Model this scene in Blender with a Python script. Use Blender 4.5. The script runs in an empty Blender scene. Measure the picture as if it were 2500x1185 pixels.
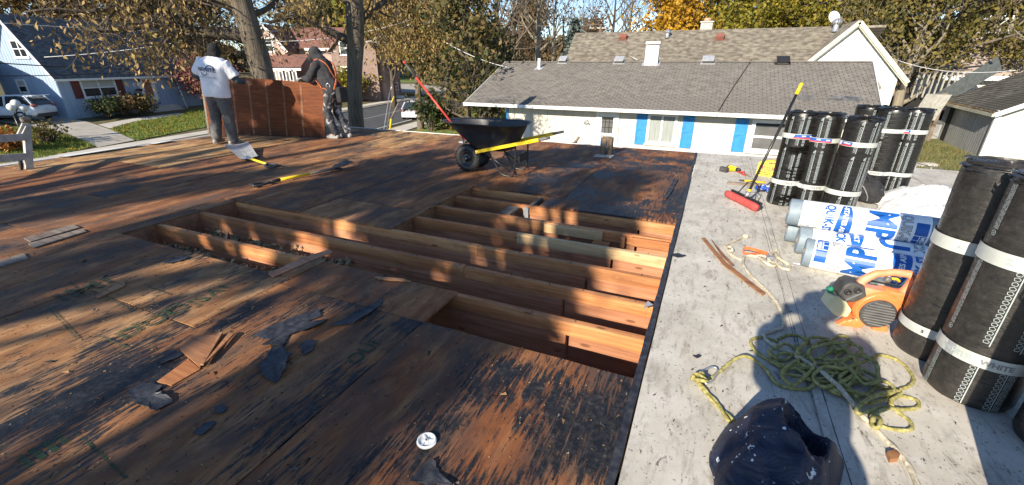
import bpy, bmesh, math, random
import numpy as np
from mathutils import Vector, Matrix, noise

R = math.radians
S = bpy.context.scene
C = S.collection
sin, cos, pi = math.sin, math.cos, math.pi

# ------------------------------------------------------------------ camera, light, exposure
EYE = Vector((0.0, 0.0, 1.5))
FPX = 1050.0                       # focal length in pixels of a 2500 wide frame
PITCH = math.atan(441.0 / FPX)     # camera looks down
YAW = R(24.04)                     # and to the left of the roof's long axis
cam_data = bpy.data.cameras.new('camera')
cam = bpy.data.objects.new('camera', cam_data)
C.objects.link(cam)
cam.location = EYE
cam.rotation_euler = (pi / 2 - PITCH, 0, YAW)
cam_data.sensor_width = 36.0
cam_data.lens = 36.0 * FPX / 2500.0
cam_data.clip_start = 0.02
cam_data.clip_end = 900.0
S.camera = cam

SUN_EL, SUN_AZ = R(26.0), R(13.0)  # shadows run towards (sin az, cos az)
SH = Vector((sin(SUN_AZ), cos(SUN_AZ), 0))
TOSUN = Vector((-sin(SUN_AZ) * cos(SUN_EL), -cos(SUN_AZ) * cos(SUN_EL), sin(SUN_EL)))
world = bpy.data.worlds.new('World')
S.world = world
world.use_nodes = True
wn = world.node_tree.nodes
wl = world.node_tree.links
sky = wn.new('ShaderNodeTexSky')
sky.sky_type = 'NISHITA'
sky.sun_disc = False
sky.sun_elevation = SUN_EL
sky.sun_rotation = pi + SUN_AZ
sky.air_density = 1.0
sky.dust_density = 0.0
sky.altitude = 2000
sky.ozone_density = 2.4
bgn = wn['Background']
bgn.inputs[1].default_value = 0.108
wl.new(sky.outputs[0], bgn.inputs[0])
sun_d = bpy.data.lights.new('sun', 'SUN')
sun_d.energy = 4.9
sun_d.angle = R(0.5)
sun_d.color = (1.0, 0.89, 0.72)
sun = bpy.data.objects.new('sun', sun_d)
C.objects.link(sun)
sun.rotation_euler = (-TOSUN).to_track_quat('-Z', 'Y').to_euler()
S.view_settings.view_transform = 'Standard'
S.view_settings.look = 'None'
S.view_settings.exposure = 0.93
S.view_settings.gamma = 1.0
S.view_settings.use_curve_mapping = False
S.render.engine = 'CYCLES'
S.cycles.max_bounces = 6

# ------------------------------------------------------------------ survey: a pixel of the photograph to a point of the place
def ray(px, py):
 u, v = px - 1250.0, 592.5 - py
 s, c = sin(PITCH), cos(PITCH)
 r, f, z = u, FPX * c + v * s, v * c - FPX * s
 return Vector((r * cos(YAW) - f * sin(YAW), r * sin(YAW) + f * cos(YAW), z))
def AZ(px, py, z=0.0):
 r = ray(px, py); return EYE + r * ((z - EYE.z) / r.z)
def AY(px, py, y):
 r = ray(px, py); return EYE + r * (y / r.y)
def AD(px, py, d):
 r = ray(px, py); return EYE + r * (d / math.hypot(r.x, r.y))

# ------------------------------------------------------------------ builders
class MB:
 """collects faces for ONE mesh object"""
 def __init__(self):
  self.v, self.f, self.mi, self.sm = [], [], [], []
 def add(self, vs, fs, mi=0, sm=False):
  b = len(self.v)
  self.v.extend(tuple(p) for p in vs)
  for q in fs:
   self.f.append(tuple(b + i for i in q)); self.mi.append(mi); self.sm.append(sm)
  return self
 def box(self, x0, x1, y0, y1, z0, z1, F=None, mi=0):
  ps = [(x0, y0, z0), (x1, y0, z0), (x1, y1, z0), (x0, y1, z0), (x0, y0, z1), (x1, y0, z1), (x1, y1, z1), (x0, y1, z1)]
  if F: ps = [F(*p) for p in ps]
  return self.add(ps, [(0, 3, 2, 1), (4, 5, 6, 7), (0, 1, 5, 4), (1, 2, 6, 5), (2, 3, 7, 6), (3, 0, 4, 7)], mi)
 def obox(self, c, ax, ay, az, hx, hy, hz, mi=0):
  c, ax, ay, az = Vector(c), Vector(ax).normalized(), Vector(ay).normalized(), Vector(az).normalized()
  return self.box(-hx, hx, -hy, hy, -hz, hz, lambda a, b, d: c + ax * a + ay * b + az * d, mi)
 def bar(self, p0, p1, w, h, up=(0, 0, 1), mi=0):
  p0, p1 = Vector(p0), Vector(p1); d = (p1 - p0)
  L = d.length; d.normalize(); s = d.cross(Vector(up))
  if s.length < 1e-4: s = d.cross(Vector((1, 0, 0)))
  s.normalize(); u = s.cross(d)
  return self.obox((p0 + p1) / 2, d, s, u, L / 2, w / 2, h / 2, mi)
 def tube(self, pts, rad, n=8, mi=0, cap=True, sm=True, flat=1.0):
  pts = [Vector(p) for p in pts]
  m = len(pts)
  rs = rad if isinstance(rad, (list, tuple)) else [rad] * m
  vs, fs = [], []
  t = (pts[1] - pts[0]).normalized()
  ref = Vector((0, 0, 1)) if abs(t.z) < .9 else Vector((1, 0, 0))
  a = t.cross(ref).normalized()
  for i, p in enumerate(pts):
   t = (pts[min(i + 1, m - 1)] - pts[max(i - 1, 0)])
   if t.length < 1e-9: t = Vector((0, 0, 1))
   t.normalize()
   a = (a - t * a.dot(t))
   if a.length < 1e-6: a = t.orthogonal()
   a.normalize(); b = t.cross(a)
   for k in range(n):
    q = 2 * pi * k / n
    vs.append(p + a * (cos(q) * rs[i]) + b * (sin(q) * rs[i] * flat))
  for i in range(m - 1):
   for k in range(n):
    k2 = (k + 1) % n
    fs.append((i * n + k, i * n + k2, (i + 1) * n + k2, (i + 1) * n + k))
  self.add(vs, fs, mi, sm)
  if cap:
   b = len(self.v) - len(vs)
   self.f.append(tuple(b + k for k in range(n))[::-1]); self.mi.append(mi); self.sm.append(False)
   self.f.append(tuple(b + (m - 1) * n + k for k in range(n))); self.mi.append(mi); self.sm.append(False)
  return self
 def rope(self, pts, r, twist=70.0, n=9, step=.009, mi=0):
  P = spline(pts, step)
  m = len(P); vs, fs = [], []
  t = (P[1] - P[0]).normalized(); a = t.orthogonal().normalized(); s = 0
  for i, p in enumerate(P):
   t = (P[min(i + 1, m - 1)] - P[max(i - 1, 0)]).normalized()
   a = (a - t * a.dot(t)).normalized(); b = t.cross(a)
   if i: s += (P[i] - P[i - 1]).length
   for k in range(n):
    q = 2 * pi * k / n
    rr = r * (1 + .17 * cos(3 * q - s * twist))
    vs.append(p + a * (cos(q) * rr) + b * (sin(q) * rr))
  for i in range(m - 1):
   for k in range(n):
    k2 = (k + 1) % n
    fs.append((i * n + k, i * n + k2, (i + 1) * n + k2, (i + 1) * n + k))
  fs += [tuple(range(n))[::-1], tuple((m - 1) * n + k for k in range(n))]
  return self.add(vs, fs, mi, True)
 def lathe(self, prof, c=(0, 0, 0), ax=(0, 0, 1), n=24, mi=0, sm=True, a0=0, a1=2 * pi):
  c, az = Vector(c), Vector(ax).normalized()
  ux = az.orthogonal().normalized()
  if abs(az.z) > .99: ux = Vector((1, 0, 0))
  uy = az.cross(ux)
  full = abs(a1 - a0 - 2 * pi) < 1e-6
  nn = n if full else n + 1
  vs, fs = [], []
  for (r, z) in prof:
   for k in range(nn):
    q = a0 + (a1 - a0) * k / n
    vs.append(c + ux * (r * cos(q)) + uy * (r * sin(q)) + az * z)
  for i in range(len(prof) - 1):
   for k in range(n):
    k2 = (k + 1) % nn
    fs.append((i * nn + k, i * nn + k2, (i + 1) * nn + k2, (i + 1) * nn + k))
  return self.add(vs, fs, mi, sm)
 def prism(self, poly, F, d0, d1, mi=0):
  """poly: 2D outline; F(u,v,d) maps to space"""
  n = len(poly)
  vs = [F(u, v, d0) for u, v in poly] + [F(u, v, d1) for u, v in poly]
  fs = [tuple(range(n))[::-1], tuple(range(n, 2 * n))] + [(i, (i + 1) % n, n + (i + 1) % n, n + i) for i in range(n)]
  return self.add(vs, fs, mi)
 def ball(self, c, r, n=12, m=8, mi=0):
  rx, ry, rz = r if isinstance(r, (tuple, list)) else (r, r, r)
  c = Vector(c); vs, fs = [], []
  for i in range(m + 1):
   a = pi * i / m
   for k in range(n):
    q = 2 * pi * k / n
    vs.append(c + Vector((rx * sin(a) * cos(q), ry * sin(a) * sin(q), -rz * cos(a))))
  for i in range(m):
   for k in range(n):
    k2 = (k + 1) % n
    fs.append((i * n + k, i * n + k2, (i + 1) * n + k2, (i + 1) * n + k))
  return self.add(vs, fs, mi, True)
 def mesh(self, name):
  me = bpy.data.meshes.new(name)
  me.from_pydata([tuple(p) for p in self.v], [], self.f)
  me.polygons.foreach_set('material_index', self.mi)
  me.polygons.foreach_set('use_smooth', self.sm)
  me.update()
  return me
 def build(self, name, mats, parent=None, label=None, kind=None, weld=False):
  me = self.mesh(name)
  bm = bmesh.new(); bm.from_mesh(me)
  if weld: bmesh.ops.remove_doubles(bm, verts=bm.verts, dist=1e-4)
  bmesh.ops.recalc_face_normals(bm, faces=bm.faces)
  bm.to_mesh(me); bm.free()
  return put(name, me, mats, parent, label, kind)

def put(name, me, mats, parent=None, label=None, kind=None):
 for m in (mats if isinstance(mats, (list, tuple)) else [mats]):
  me.materials.append(m)
 o = bpy.data.objects.new(name, me)
 C.objects.link(o)
 adopt(o, parent)
 if label: o['label'] = label
 if kind: o['kind'] = kind
 return o

def wloc(o):
 return (wloc(o.parent) @ o.matrix_parent_inverse if o.parent is not None else Matrix.Identity(4)) @ o.matrix_basis

def adopt(o, parent):
 """meshes are modelled in world coordinates; keep them there under their Empty"""
 if parent is not None:
  o.parent = parent
  o.matrix_parent_inverse = wloc(parent).inverted()

def tag(o, label, cat, group=None):
 o['label'] = label; o['category'] = cat
 if group: o['group'] = group
 return o

def thing(name, label, cat, loc=(0, 0, 0), group=None):
 o = bpy.data.objects.new(name, None)
 o.empty_display_size = .2
 C.objects.link(o)
 o.location = loc
 return tag(o, label, cat, group)

def share(name, me, parent, M):
 """another object on an existing mesh, placed by a world matrix"""
 o = bpy.data.objects.new(name, me)
 C.objects.link(o)
 if parent is not None:
  o.parent = parent
  o.matrix_parent_inverse = wloc(parent).inverted()
 o.matrix_basis = M
 return o

def copy_tree(root, loc, label, rz=0.0, sc=1.0, group=None):
 r = root.copy(); C.objects.link(r)
 r.location = loc; r.rotation_euler = (0, 0, rz); r.scale = (sc, sc, sc) if not isinstance(sc, tuple) else sc
 r['label'] = label
 if group: r['group'] = group
 for ch in list(root.children):
  c = ch.copy(); C.objects.link(c); c.parent = r; c.matrix_parent_inverse = ch.matrix_parent_inverse.copy()
  for g in list(ch.children):
   d = g.copy(); C.objects.link(d); d.parent = c; d.matrix_parent_inverse = g.matrix_parent_inverse.copy()
 return r

def spline(pts, step=.02):
 P = [Vector(p) for p in pts]
 P = [P[0] * 2 - P[1]] + P + [P[-1] * 2 - P[-2]]
 out = []
 for i in range(1, len(P) - 2):
  p0, p1, p2, p3 = P[i - 1:i + 3]
  n = max(1, int((p2 - p1).length / step))
  for k in range(n):
   t = k / n
   out.append(.5 * ((2 * p1) + (p2 - p0) * t + (2 * p0 - 5 * p1 + 4 * p2 - p3) * t * t + (3 * p1 - p0 - 3 * p2 + p3) * t ** 3))
 out.append(P[-2].copy())
 return out

def npmesh(name, V, nper, sm=False):
 """numpy soup: V (N, nper, 3) separate polygons"""
 V = np.asarray(V, dtype=np.float32)
 n = V.shape[0]
 me = bpy.data.meshes.new(name)
 me.vertices.add(n * nper); me.loops.add(n * nper); me.polygons.add(n)
 me.vertices.foreach_set('co', V.reshape(-1))
 me.loops.foreach_set('vertex_index', np.arange(n * nper, dtype=np.int32))
 me.polygons.foreach_set('loop_start', np.arange(0, n * nper, nper, dtype=np.int32))
 me.polygons.foreach_set('loop_total', np.full(n, nper, dtype=np.int32))
 me.update(calc_edges=True)
 return me

def remesh(mb, voxel, smooth=2, wrinkle=0.0, wscale=9.0, seed=0, aniso=(1, 1, 1)):
 """fuse the closed shapes of a builder into one continuous skin"""
 me = mb.mesh('skin')
 o = bpy.data.objects.new('skin', me); C.objects.link(o)
 m = o.modifiers.new('r', 'REMESH'); m.mode = 'VOXEL'; m.voxel_size = voxel; m.use_smooth_shade = True
 if smooth:
  s = o.modifiers.new('s', 'SMOOTH'); s.iterations = smooth; s.factor = .5
 dg = bpy.context.evaluated_depsgraph_get(); dg.update()
 out = bpy.data.meshes.new_from_object(o.evaluated_get(dg))
 bpy.data.objects.remove(o)
 if wrinkle:
  ax = Vector(aniso)
  for v in out.vertices:
   p = Vector((v.co.x * ax.x, v.co.y * ax.y, v.co.z * ax.z)) * wscale + Vector((seed * 7.3, seed * 3.1, 0))
   v.co += v.normal * (wrinkle * (noise.noise(p) + .5 * noise.noise(p * 2.3)))
  out.update()
 for p in out.polygons: p.use_smooth = True
 return out

_txt = {}
def text2d(s, size, bold=0.0, space=1.0):
 """flat glyph faces of a string: list of 2D points, faces, width"""
 k = (s, size, bold, space)
 if k not in _txt:
  cu = bpy.data.curves.new('t', 'FONT'); cu.body = s; cu.size = size; cu.offset = bold; cu.space_character = space
  cu.resolution_u = 3
  o = bpy.data.objects.new('t', cu); C.objects.link(o)
  dg = bpy.context.evaluated_depsgraph_get(); dg.update()
  me = bpy.data.meshes.new_from_object(o.evaluated_get(dg))
  vs = [(v.co.x, v.co.y) for v in me.vertices]; fs = [tuple(p.vertices) for p in me.polygons]
  bpy.data.objects.remove(o); bpy.data.curves.remove(cu)
  bpy.data.meshes.remove(me)
  w = max(v[0] for v in vs) if vs else 0
  _txt[k] = (vs, fs, w)
 return _txt[k]

def cut2d(vs, fs, step=.02):
 """slice flat faces at steps of x so that they can be wrapped round a cylinder"""
 bm = bmesh.new()
 bv = [bm.verts.new((x, y, 0)) for x, y in vs]
 for f in fs:
  try: bm.faces.new([bv[i] for i in f])
  except ValueError: pass
 if bv:
  x0, x1 = min(v[0] for v in vs), max(v[0] for v in vs)
  k = math.floor(x0 / step) + 1
  while k * step < x1:
   bmesh.ops.bisect_plane(bm, geom=bm.verts[:] + bm.edges[:] + bm.faces[:], plane_co=(k * step, 0, 0), plane_no=(1, 0, 0))
   k += 1
 bm.verts.index_update()
 V = [(v.co.x, v.co.y) for v in bm.verts]; Fs = [tuple(v.index for v in f.verts) for f in bm.faces]
 bm.free()
 return V, Fs

# ------------------------------------------------------------------ materials
class NT:
 def __init__(self, name):
  self.m = bpy.data.materials.new(name); self.m.use_nodes = True
  self.t = self.m.node_tree
  self.b = self.t.nodes['Principled BSDF']
 def n(self, typ, **kw):
  nd = self.t.nodes.new('ShaderNode' + typ)
  for k, v in kw.items():
   if k[0] == 'i' and k[1:].isdigit(): self.set(nd.inputs[int(k[1:])], v)
   elif k.startswith('in_'): self.set(nd.inputs[k[3:].replace('_', ' ')], v)
   else: setattr(nd, k, v)
  return nd
 def set(self, sock, v):
  if hasattr(v, 'is_output') or hasattr(v, 'links'):
   self.t.links.new(v, sock)
  else:
   if isinstance(v, (tuple, list)) and sock.type == 'RGBA' and len(v) == 3: v = (*v, 1)
   sock.default_value = v
 def coord(self, stretch=(1, 1, 1), rot=(0, 0, 0), kind='Object', rnd=0.0):
  tc = self.n('TexCoord')
  mp = self.n('Mapping'); mp.inputs[3].default_value = stretch; mp.inputs[2].default_value = rot
  self.set(mp.inputs[0], tc.outputs[kind])
  if rnd:
   oi = self.n('ObjectInfo'); mm = self.n('Math', operation='MULTIPLY', i0=oi.outputs['Random'], i1=rnd)
   cb = self.n('CombineXYZ', i0=mm.outputs[0], i1=mm.outputs[0], i2=mm.outputs[0])
   self.set(mp.inputs[1], cb.outputs[0])
  return mp.outputs[0]
 def noise(self, co, scale, detail=5, rough=.6, dist=0.0):
  return self.n('TexNoise', in_Vector=co, in_Scale=scale, in_Detail=detail, in_Roughness=rough, in_Distortion=dist).outputs['Fac']
 def ramp(self, fac, stops, interp='LINEAR'):
  r = self.n('ValToRGB', i0=fac); e = r.color_ramp; e.interpolation = interp
  while len(e.elements) < len(stops): e.elements.new(.5)
  for el, (p, c) in zip(e.elements, stops):
   el.position = p
   el.color = (*c, 1) if isinstance(c, (tuple, list)) else (c, c, c, 1)
  return r.outputs[0]
 def mix(self, f, a, b, typ='MIX'):
  x = self.n('MixRGB', blend_type=typ); self.set(x.inputs[0], f); self.set(x.inputs[1], a); self.set(x.inputs[2], b)
  return x.outputs[0]
 def math(self, op, a, b=0.0, c=None):
  x = self.n('Math', operation=op); self.set(x.inputs[0], a); self.set(x.inputs[1], b)
  if c is not None: self.set(x.inputs[2], c)
  return x.outputs[0]
 def attr(self, name):
  return self.n('Attribute', attribute_type='OBJECT', attribute_name=name).outputs['Fac']
 def out(self, col=None, rough=None, bump=None, bs=.3, bd=.01, metal=None, spec=None):
  if col is not None: self.set(self.b.inputs['Base Color'], col)
  if rough is not None: self.set(self.b.inputs['Roughness'], rough)
  if metal is not None: self.set(self.b.inputs['Metallic'], metal)
  if spec is not None: self.set(self.b.inputs['Specular IOR Level'], spec)
  if bump is not None:
   bn = self.n('Bump', in_Strength=bs, in_Distance=bd, in_Height=bump)
   self.set(self.b.inputs['Normal'], bn.outputs[0])
  return self.m

def pm(name, cols, scale=6.0, stretch=(1, 1, 1), rough=.7, bump=0.0, bd=.01, metal=None, lo=.35, hi=.65, detail=5, rnd=0.0, spec=None, vary=0.0, rot=(0, 0, 0)):
 t = NT(name)
 if not isinstance(cols[0], (tuple, list)): cols = [cols, [c * .82 for c in cols]]
 co = t.coord(stretch, rot=rot, rnd=rnd)
 f = t.noise(co, scale, detail)
 k = len(cols)
 c = t.ramp(f, [(lo + (hi - lo) * i / (k - 1), cols[i]) for i in range(k)])
 if vary:
  oi = t.n('ObjectInfo')
  v = t.n('MapRange', i0=oi.outputs['Random'], i1=0.0, i2=1.0, i3=1 - vary, i4=1 + vary)
  h = t.n('HueSaturation', in_Value=v.outputs[0], in_Color=c); c = h.outputs[0]
 return t.out(c, rough, f if bump else None, bump, bd, metal, spec)

def leafmat(name, cols, trans=.25, rough=.6):
 t = NT(name)
 g = t.n('NewGeometry')
 k = len(cols)
 c = t.ramp(g.outputs['Random Per Island'], [(i / (k - 1), cols[i]) for i in range(k)])
 tr = t.n('BsdfTranslucent', i0=c)
 t.set(t.b.inputs['Base Color'], c); t.set(t.b.inputs['Roughness'], rough)
 t.set(t.b.inputs['Specular IOR Level'], .25)
 mx = t.n('MixShader', i0=trans, i1=t.b.outputs[0], i2=tr.outputs[0])
 t.t.links.new(mx.outputs[0], t.t.nodes['Material Output'].inputs[0])
 return t.m

def glassmat(name, col, rough=.08):
 t = NT(name)
 f = t.noise(t.coord(), 2.0, 2)
 return t.out(t.ramp(f, [(.3, col), (.7, [c * 1.5 + .005 for c in col])]), rough, spec=.6)

M = {}
# weathered plywood with tar, per sheet amounts in the custom properties tar and pale
def plywood():
 t = NT('weathered_plywood')
 co = t.coord(rnd=40.0)
 def st(sx, sy, sz=1):
  mp = t.n('Mapping', in_Vector=co); mp.inputs[3].default_value = (sx, sy, sz); return mp.outputs[0]
 low = t.noise(st(1, .7), 1.7, 4, .6)
 mid = t.noise(st(4.2, 1.1), 1.6, 6, .68, .5)
 fine = t.noise(st(60, 7), 1.0, 5, .7, .3)
 hair = t.noise(st(230, 12), 1.0, 3, .6)
 speck = t.noise(co, 38.0, 3, .7)
 base = t.ramp(mid, [(.28, (.105, .036, .015)), (.45, (.215, .074, .028)), (.58, (.33, .130, .050)), (.72, (.46, .225, .095))])
 pale = t.ramp(mid, [(.3, (.25, .11, .042)), (.46, (.43, .235, .095)), (.62, (.62, .41, .205))])
 base = t.mix(t.attr('pale'), base, pale)
 grain = t.ramp(fine, [(.3, .76), (.7, 1.12)])
 base = t.mix(1.0, base, grain, 'MULTIPLY')
 base = t.mix(t.math('MULTIPLY', t.ramp(hair, [(.33, 1.0), (.45, 0.0)]), .22), base, (.06, .028, .014))
 # damp grey stain
 st1 = t.ramp(t.noise(st(1.2, .5), 2.3, 5, .65), [(.46, 0.0), (.62, .8)])
 base = t.mix(st1, base, (.075, .055, .046))
 # tar residue torn along the grain
 a = t.math('MULTIPLY', low, .85)
 a = t.math('ADD', a, t.math('MULTIPLY', fine, .62))
 a = t.math('ADD', a, t.math('MULTIPLY', mid, .25))
 a = t.math('ADD', a, t.math('MULTIPLY', t.attr('tar'), .42))
 m = t.n('MapRange', i0=a, i1=1.04, i2=1.12, i3=0.0, i4=1.0).outputs[0]
 tar = t.ramp(speck, [(.4, (.010, .011, .014)), (.62, (.030, .029, .030)), (.78, (.12, .105, .085))])
 base = t.n('HueSaturation', in_Saturation=1.0, in_Color=base).outputs[0]
 col = t.mix(m, base, tar)
 sp2 = t.ramp(t.noise(co, 90.0, 2, .5), [(.68, 0.0), (.74, .8)])
 col = t.mix(sp2, col, (.05, .035, .025))
 ro = t.mix(m, (.8, .8, .8), (.5, .5, .5))
 h = t.math('ADD', t.math('MULTIPLY', fine, .5), t.math('MULTIPLY', m, .5))
 return t.out(col, ro, h, .55, .006, spec=.3)
M['ply'] = plywood()

def woodmat(name, cols, knots=True, scale=1.0, stretch=(1.2, 30, 30), rough=.65):
 t = NT(name)
 co = t.coord(rnd=30.0)
 def st(v):
  mp = t.n('Mapping', in_Vector=co); mp.inputs[3].default_value = v; return mp.outputs[0]
 g = t.noise(st(stretch), scale, 5, .65, .6)
 b = t.noise(st((1.3, 3, 3)), 1.0, 3, .5)
 f = t.math('ADD', t.math('MULTIPLY', g, .65), t.math('MULTIPLY', b, .35))
 k = len(cols)
 c = t.ramp(f, [(.36 + .28 * i / (k - 1), cols[i]) for i in range(k)])
 oi = t.n('ObjectInfo')
 v = t.n('MapRange', i0=oi.outputs['Random'], i1=0.0, i2=1.0, i3=.78, i4=1.16)
 c = t.n('HueSaturation', in_Value=v.outputs[0], in_Color=c).outputs[0]
 if knots:
  vo = t.n('TexVoronoi', in_Vector=st((3.1, 9, 9)), in_Scale=1.0)
  kn = t.ramp(vo.outputs['Distance'], [(.07, 1.0), (.14, 0.0)])
  c = t.mix(t.math('MULTIPLY', kn, .75), c, (.10, .035, .012))
 c = t.mix(t.ramp(t.noise(st((2, 6, 6)), .9, 5, .7), [(.52, 0.0), (.72, .6)]), c, (.085, .04, .02))
 sp = t.ramp(t.noise(co, 45.0, 2), [(.70, 0.0), (.76, .6)])
 c = t.mix(sp, c, (.04, .02, .01))
 return t.out(c, rough, g, .25, .003)
M['joist'] = woodmat('old_joist_wood', [(.27, .105, .048), (.42, .185, .095), (.53, .265, .15)])
M['sleeper'] = woodmat('sleeper_wood', [(.34, .112, .034), (.49, .197, .070), (.63, .315, .132)])
M['newwood'] = woodmat('pale_wood', [(.55, .33, .15), (.70, .47, .24), (.78, .56, .32)])
M['greywood'] = woodmat('grey_wood', [(.10, .075, .055), (.20, .16, .125), (.28, .24, .19)], False)
M['splinter'] = woodmat('splinter_wood', [(.16, .065, .03), (.33, .15, .065), (.45, .23, .10)], False)

def membrane():
 t = NT('coated_membrane')
 co = t.coord()
 def st(v, r=0):
  mp = t.n('Mapping', in_Vector=co); mp.inputs[3].default_value = v; mp.inputs[2].default_value = (0, 0, r); return mp.outputs[0]
 a = t.noise(st((1, 1, 1)), 2.2, 6, .65)
 c = t.ramp(a, [(.3, (.37, .345, .30)), (.5, (.50, .473, .415)), (.7, (.60, .572, .52))])
 b = t.noise(st((5, 1.4, 1), .6), 3.0, 7, .72, .5)
 c = t.mix(t.ramp(b, [(.51, 0.0), (.68, .7)]), c, (.21, .185, .15))
 d = t.noise(st((14, 5, 1), .5), 2.0, 6, .75, .8)
 c = t.mix(t.ramp(d, [(.585, 0.0), (.66, .75)]), c, (.085, .075, .065))
 f = t.noise(co, 55.0, 3, .65)
 c = t.mix(t.ramp(f, [(.63, 0.0), (.69, .85)]), c, (.06, .05, .042))
 w = t.noise(st((1, 1, 1)), 14.0, 4, .7)
 c = t.mix(t.ramp(w, [(.55, 0.0), (.75, .45)]), c, (.66, .65, .63))
 ru = t.noise(st((1.4, .6, 1)), 1.1, 3, .5)
 c = t.mix(t.ramp(ru, [(.58, 0.0), (.75, .4)]), c, (.34, .235, .15))
 return t.out(c, .75, t.math('ADD', t.math('MULTIPLY', a, .5), t.math('MULTIPLY', w, .2)), .25, .012, spec=.3)
M['memb'] = membrane()

M['seam_crumb'] = pm('seam_shade_and_crumb_black', [(.012, .012, .013), (.03, .03, .03)], 30, rough=.5)
M['felt'] = pm('black_felt', [(.012, .013, .018), (.026, .028, .036), (.05, .05, .055)], 25, rough=.55, bump=.5, bd=.006)
M['black'] = pm('black_rubber', [(.012, .012, .013), (.028, .028, .03)], 20, rough=.55)
M['blackmetal'] = pm('black_metal', [(.012, .012, .013), (.022, .022, .024)], 20, rough=.35)
M['steel'] = pm('galvanised_steel', [(.42, .43, .45), (.62, .63, .65)], 14, rough=.35, metal=.7)
M['alu'] = pm('bare_aluminium', [(.50, .51, .53), (.66, .67, .68)], 9, rough=.4, metal=.5)
M['yellow'] = pm('yellow_plastic', [(.72, .47, .012), (.80, .56, .02)], 8, rough=.4)
M['red'] = pm('red_plastic', [(.42, .03, .02), (.52, .05, .035)], 8, rough=.45)
M['bristle'] = pm('red_bristle', [(.40, .035, .03), (.58, .10, .09)], 60, rough=.8, bump=.6)
M['orange'] = pm('orange_plastic', [(.74, .18, .045), (.82, .25, .085)], 9, rough=.38)
M['orangedusty'] = pm('dusty_orange', [(.78, .20, .06), (.82, .34, .20)], 7, rough=.5)
M['strap'] = pm('orange_strap', [(.50, .10, .025), (.66, .17, .05)], 30, rough=.8)
M['darkgrey'] = pm('dark_plastic', [(.035, .035, .036), (.075, .073, .07)], 18, rough=.6)
M['midgrey'] = pm('grey_plastic', [(.12, .125, .13), (.18, .18, .185)], 12, rough=.5)
M['tank'] = pm('cream_tank', [(.55, .54, .33), (.66, .65, .45)], 6, rough=.35)
M['green'] = pm('green_cap', [(.02, .22, .12), (.03, .30, .17)], 8, rough=.4)
M['white'] = pm('white_paint', [(.70, .70, .69), (.80, .80, .79)], 6, rough=.5)
M['whitevinyl'] = pm('white_vinyl', [(.72, .72, .71), (.79, .79, .78)], 3, rough=.45)
M['blueprint'] = pm('blue_ink', [(.008, .085, .34), (.012, .11, .42)], 9, rough=.4)
M['redprint'] = pm('red_ink', [(.55, .03, .03), (.62, .05, .05)], 9, rough=.4)
M['paleprint'] = pm('pale_ink', [(.30, .35, .36), (.42, .47, .47)], 50, rough=.5)
M['greyprint'] = pm('grey_ink', [(.16, .17, .18), (.24, .25, .26)], 30, rough=.5)
M['greywrap'] = pm('grey_membrane', [(.165, .215, .26), (.225, .275, .315)], 16, rough=.6, bump=.3)
M['whitewrap'] = pm('white_film', [(.76, .77, .78), (.84, .84, .84)], 8, rough=.3)
M['band'] = pm('pale_band', [(.42, .44, .41), (.56, .58, .55)], 7, rough=.35)
M['card'] = pm('cardboard', [(.38, .25, .13), (.48, .34, .19)], 20, rough=.8)
def wrapmat(k=1.0):
 t = NT('black_wrap')
 co = t.coord((1, 1, 1))
 mp = t.n('Mapping', in_Vector=co); mp.inputs[3].default_value = (6, 6, 60)
 ring = t.noise(mp.outputs[0], 1.0, 6, .7, 1.2)
 b = t.noise(co, 26.0, 6, .7)
 sp = t.noise(co, 120.0, 2, .5)
 c = t.ramp(b, [(.35, (.014 * k, .0135 * k, .013 * k)), (.6, (.032 * k, .029 * k, .026 * k)), (.75, (.058 * k, .052 * k, .046 * k))])
 c = t.mix(t.ramp(sp, [(.73, 0.0), (.80, .6)]), c, (.15, .14, .13))
 r = t.ramp(ring, [(.35, .22 * k ** .5), (.65, .55 * k ** .4)])
 h = t.math('ADD', t.math('MULTIPLY', ring, .7), t.math('MULTIPLY', b, .35))
 return t.out(c, r, h, .55, .006, spec=.55)
M['wrap'] = wrapmat()
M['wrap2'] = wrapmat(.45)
M['rope_y'] = pm('yellow_rope_fibre', [(.19, .165, .04), (.31, .275, .085), (.45, .41, .19)], 60, rough=.85)
M['rope_b'] = pm('beige_rope_fibre', [(.30, .26, .19), (.46, .41, .31), (.60, .55, .45)], 60, rough=.85)
def bagmat():
 t = NT('navy_bag_cloth')
 co = t.coord()
 a = t.noise(co, 18, 5)
 c = t.ramp(a, [(.3, (.009, .012, .030)), (.7, (.020, .025, .055))])
 p = t.noise(co, 26, 3, .6)
 c = t.mix(t.ramp(p, [(.665, 0.0), (.68, 1.0)]), c, (.62, .64, .66))
 q = t.noise(t.coord((1, 1, 3)), 60, 2, .5)
 c = t.mix(t.ramp(q, [(.72, 0.0), (.74, .8)]), c, (.45, .47, .5))
 d = t.noise(co, 7, 4, .55, 1.5)
 return t.out(c, .58, t.math('ADD', d, t.math('MULTIPLY', a, .12)), .9, .03)
M['bag'] = bagmat()
M['dkcloth'] = pm('black_cloth', [(.010, .010, .012), (.024, .024, .027)], 20, rough=.85, bump=.3)
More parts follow.
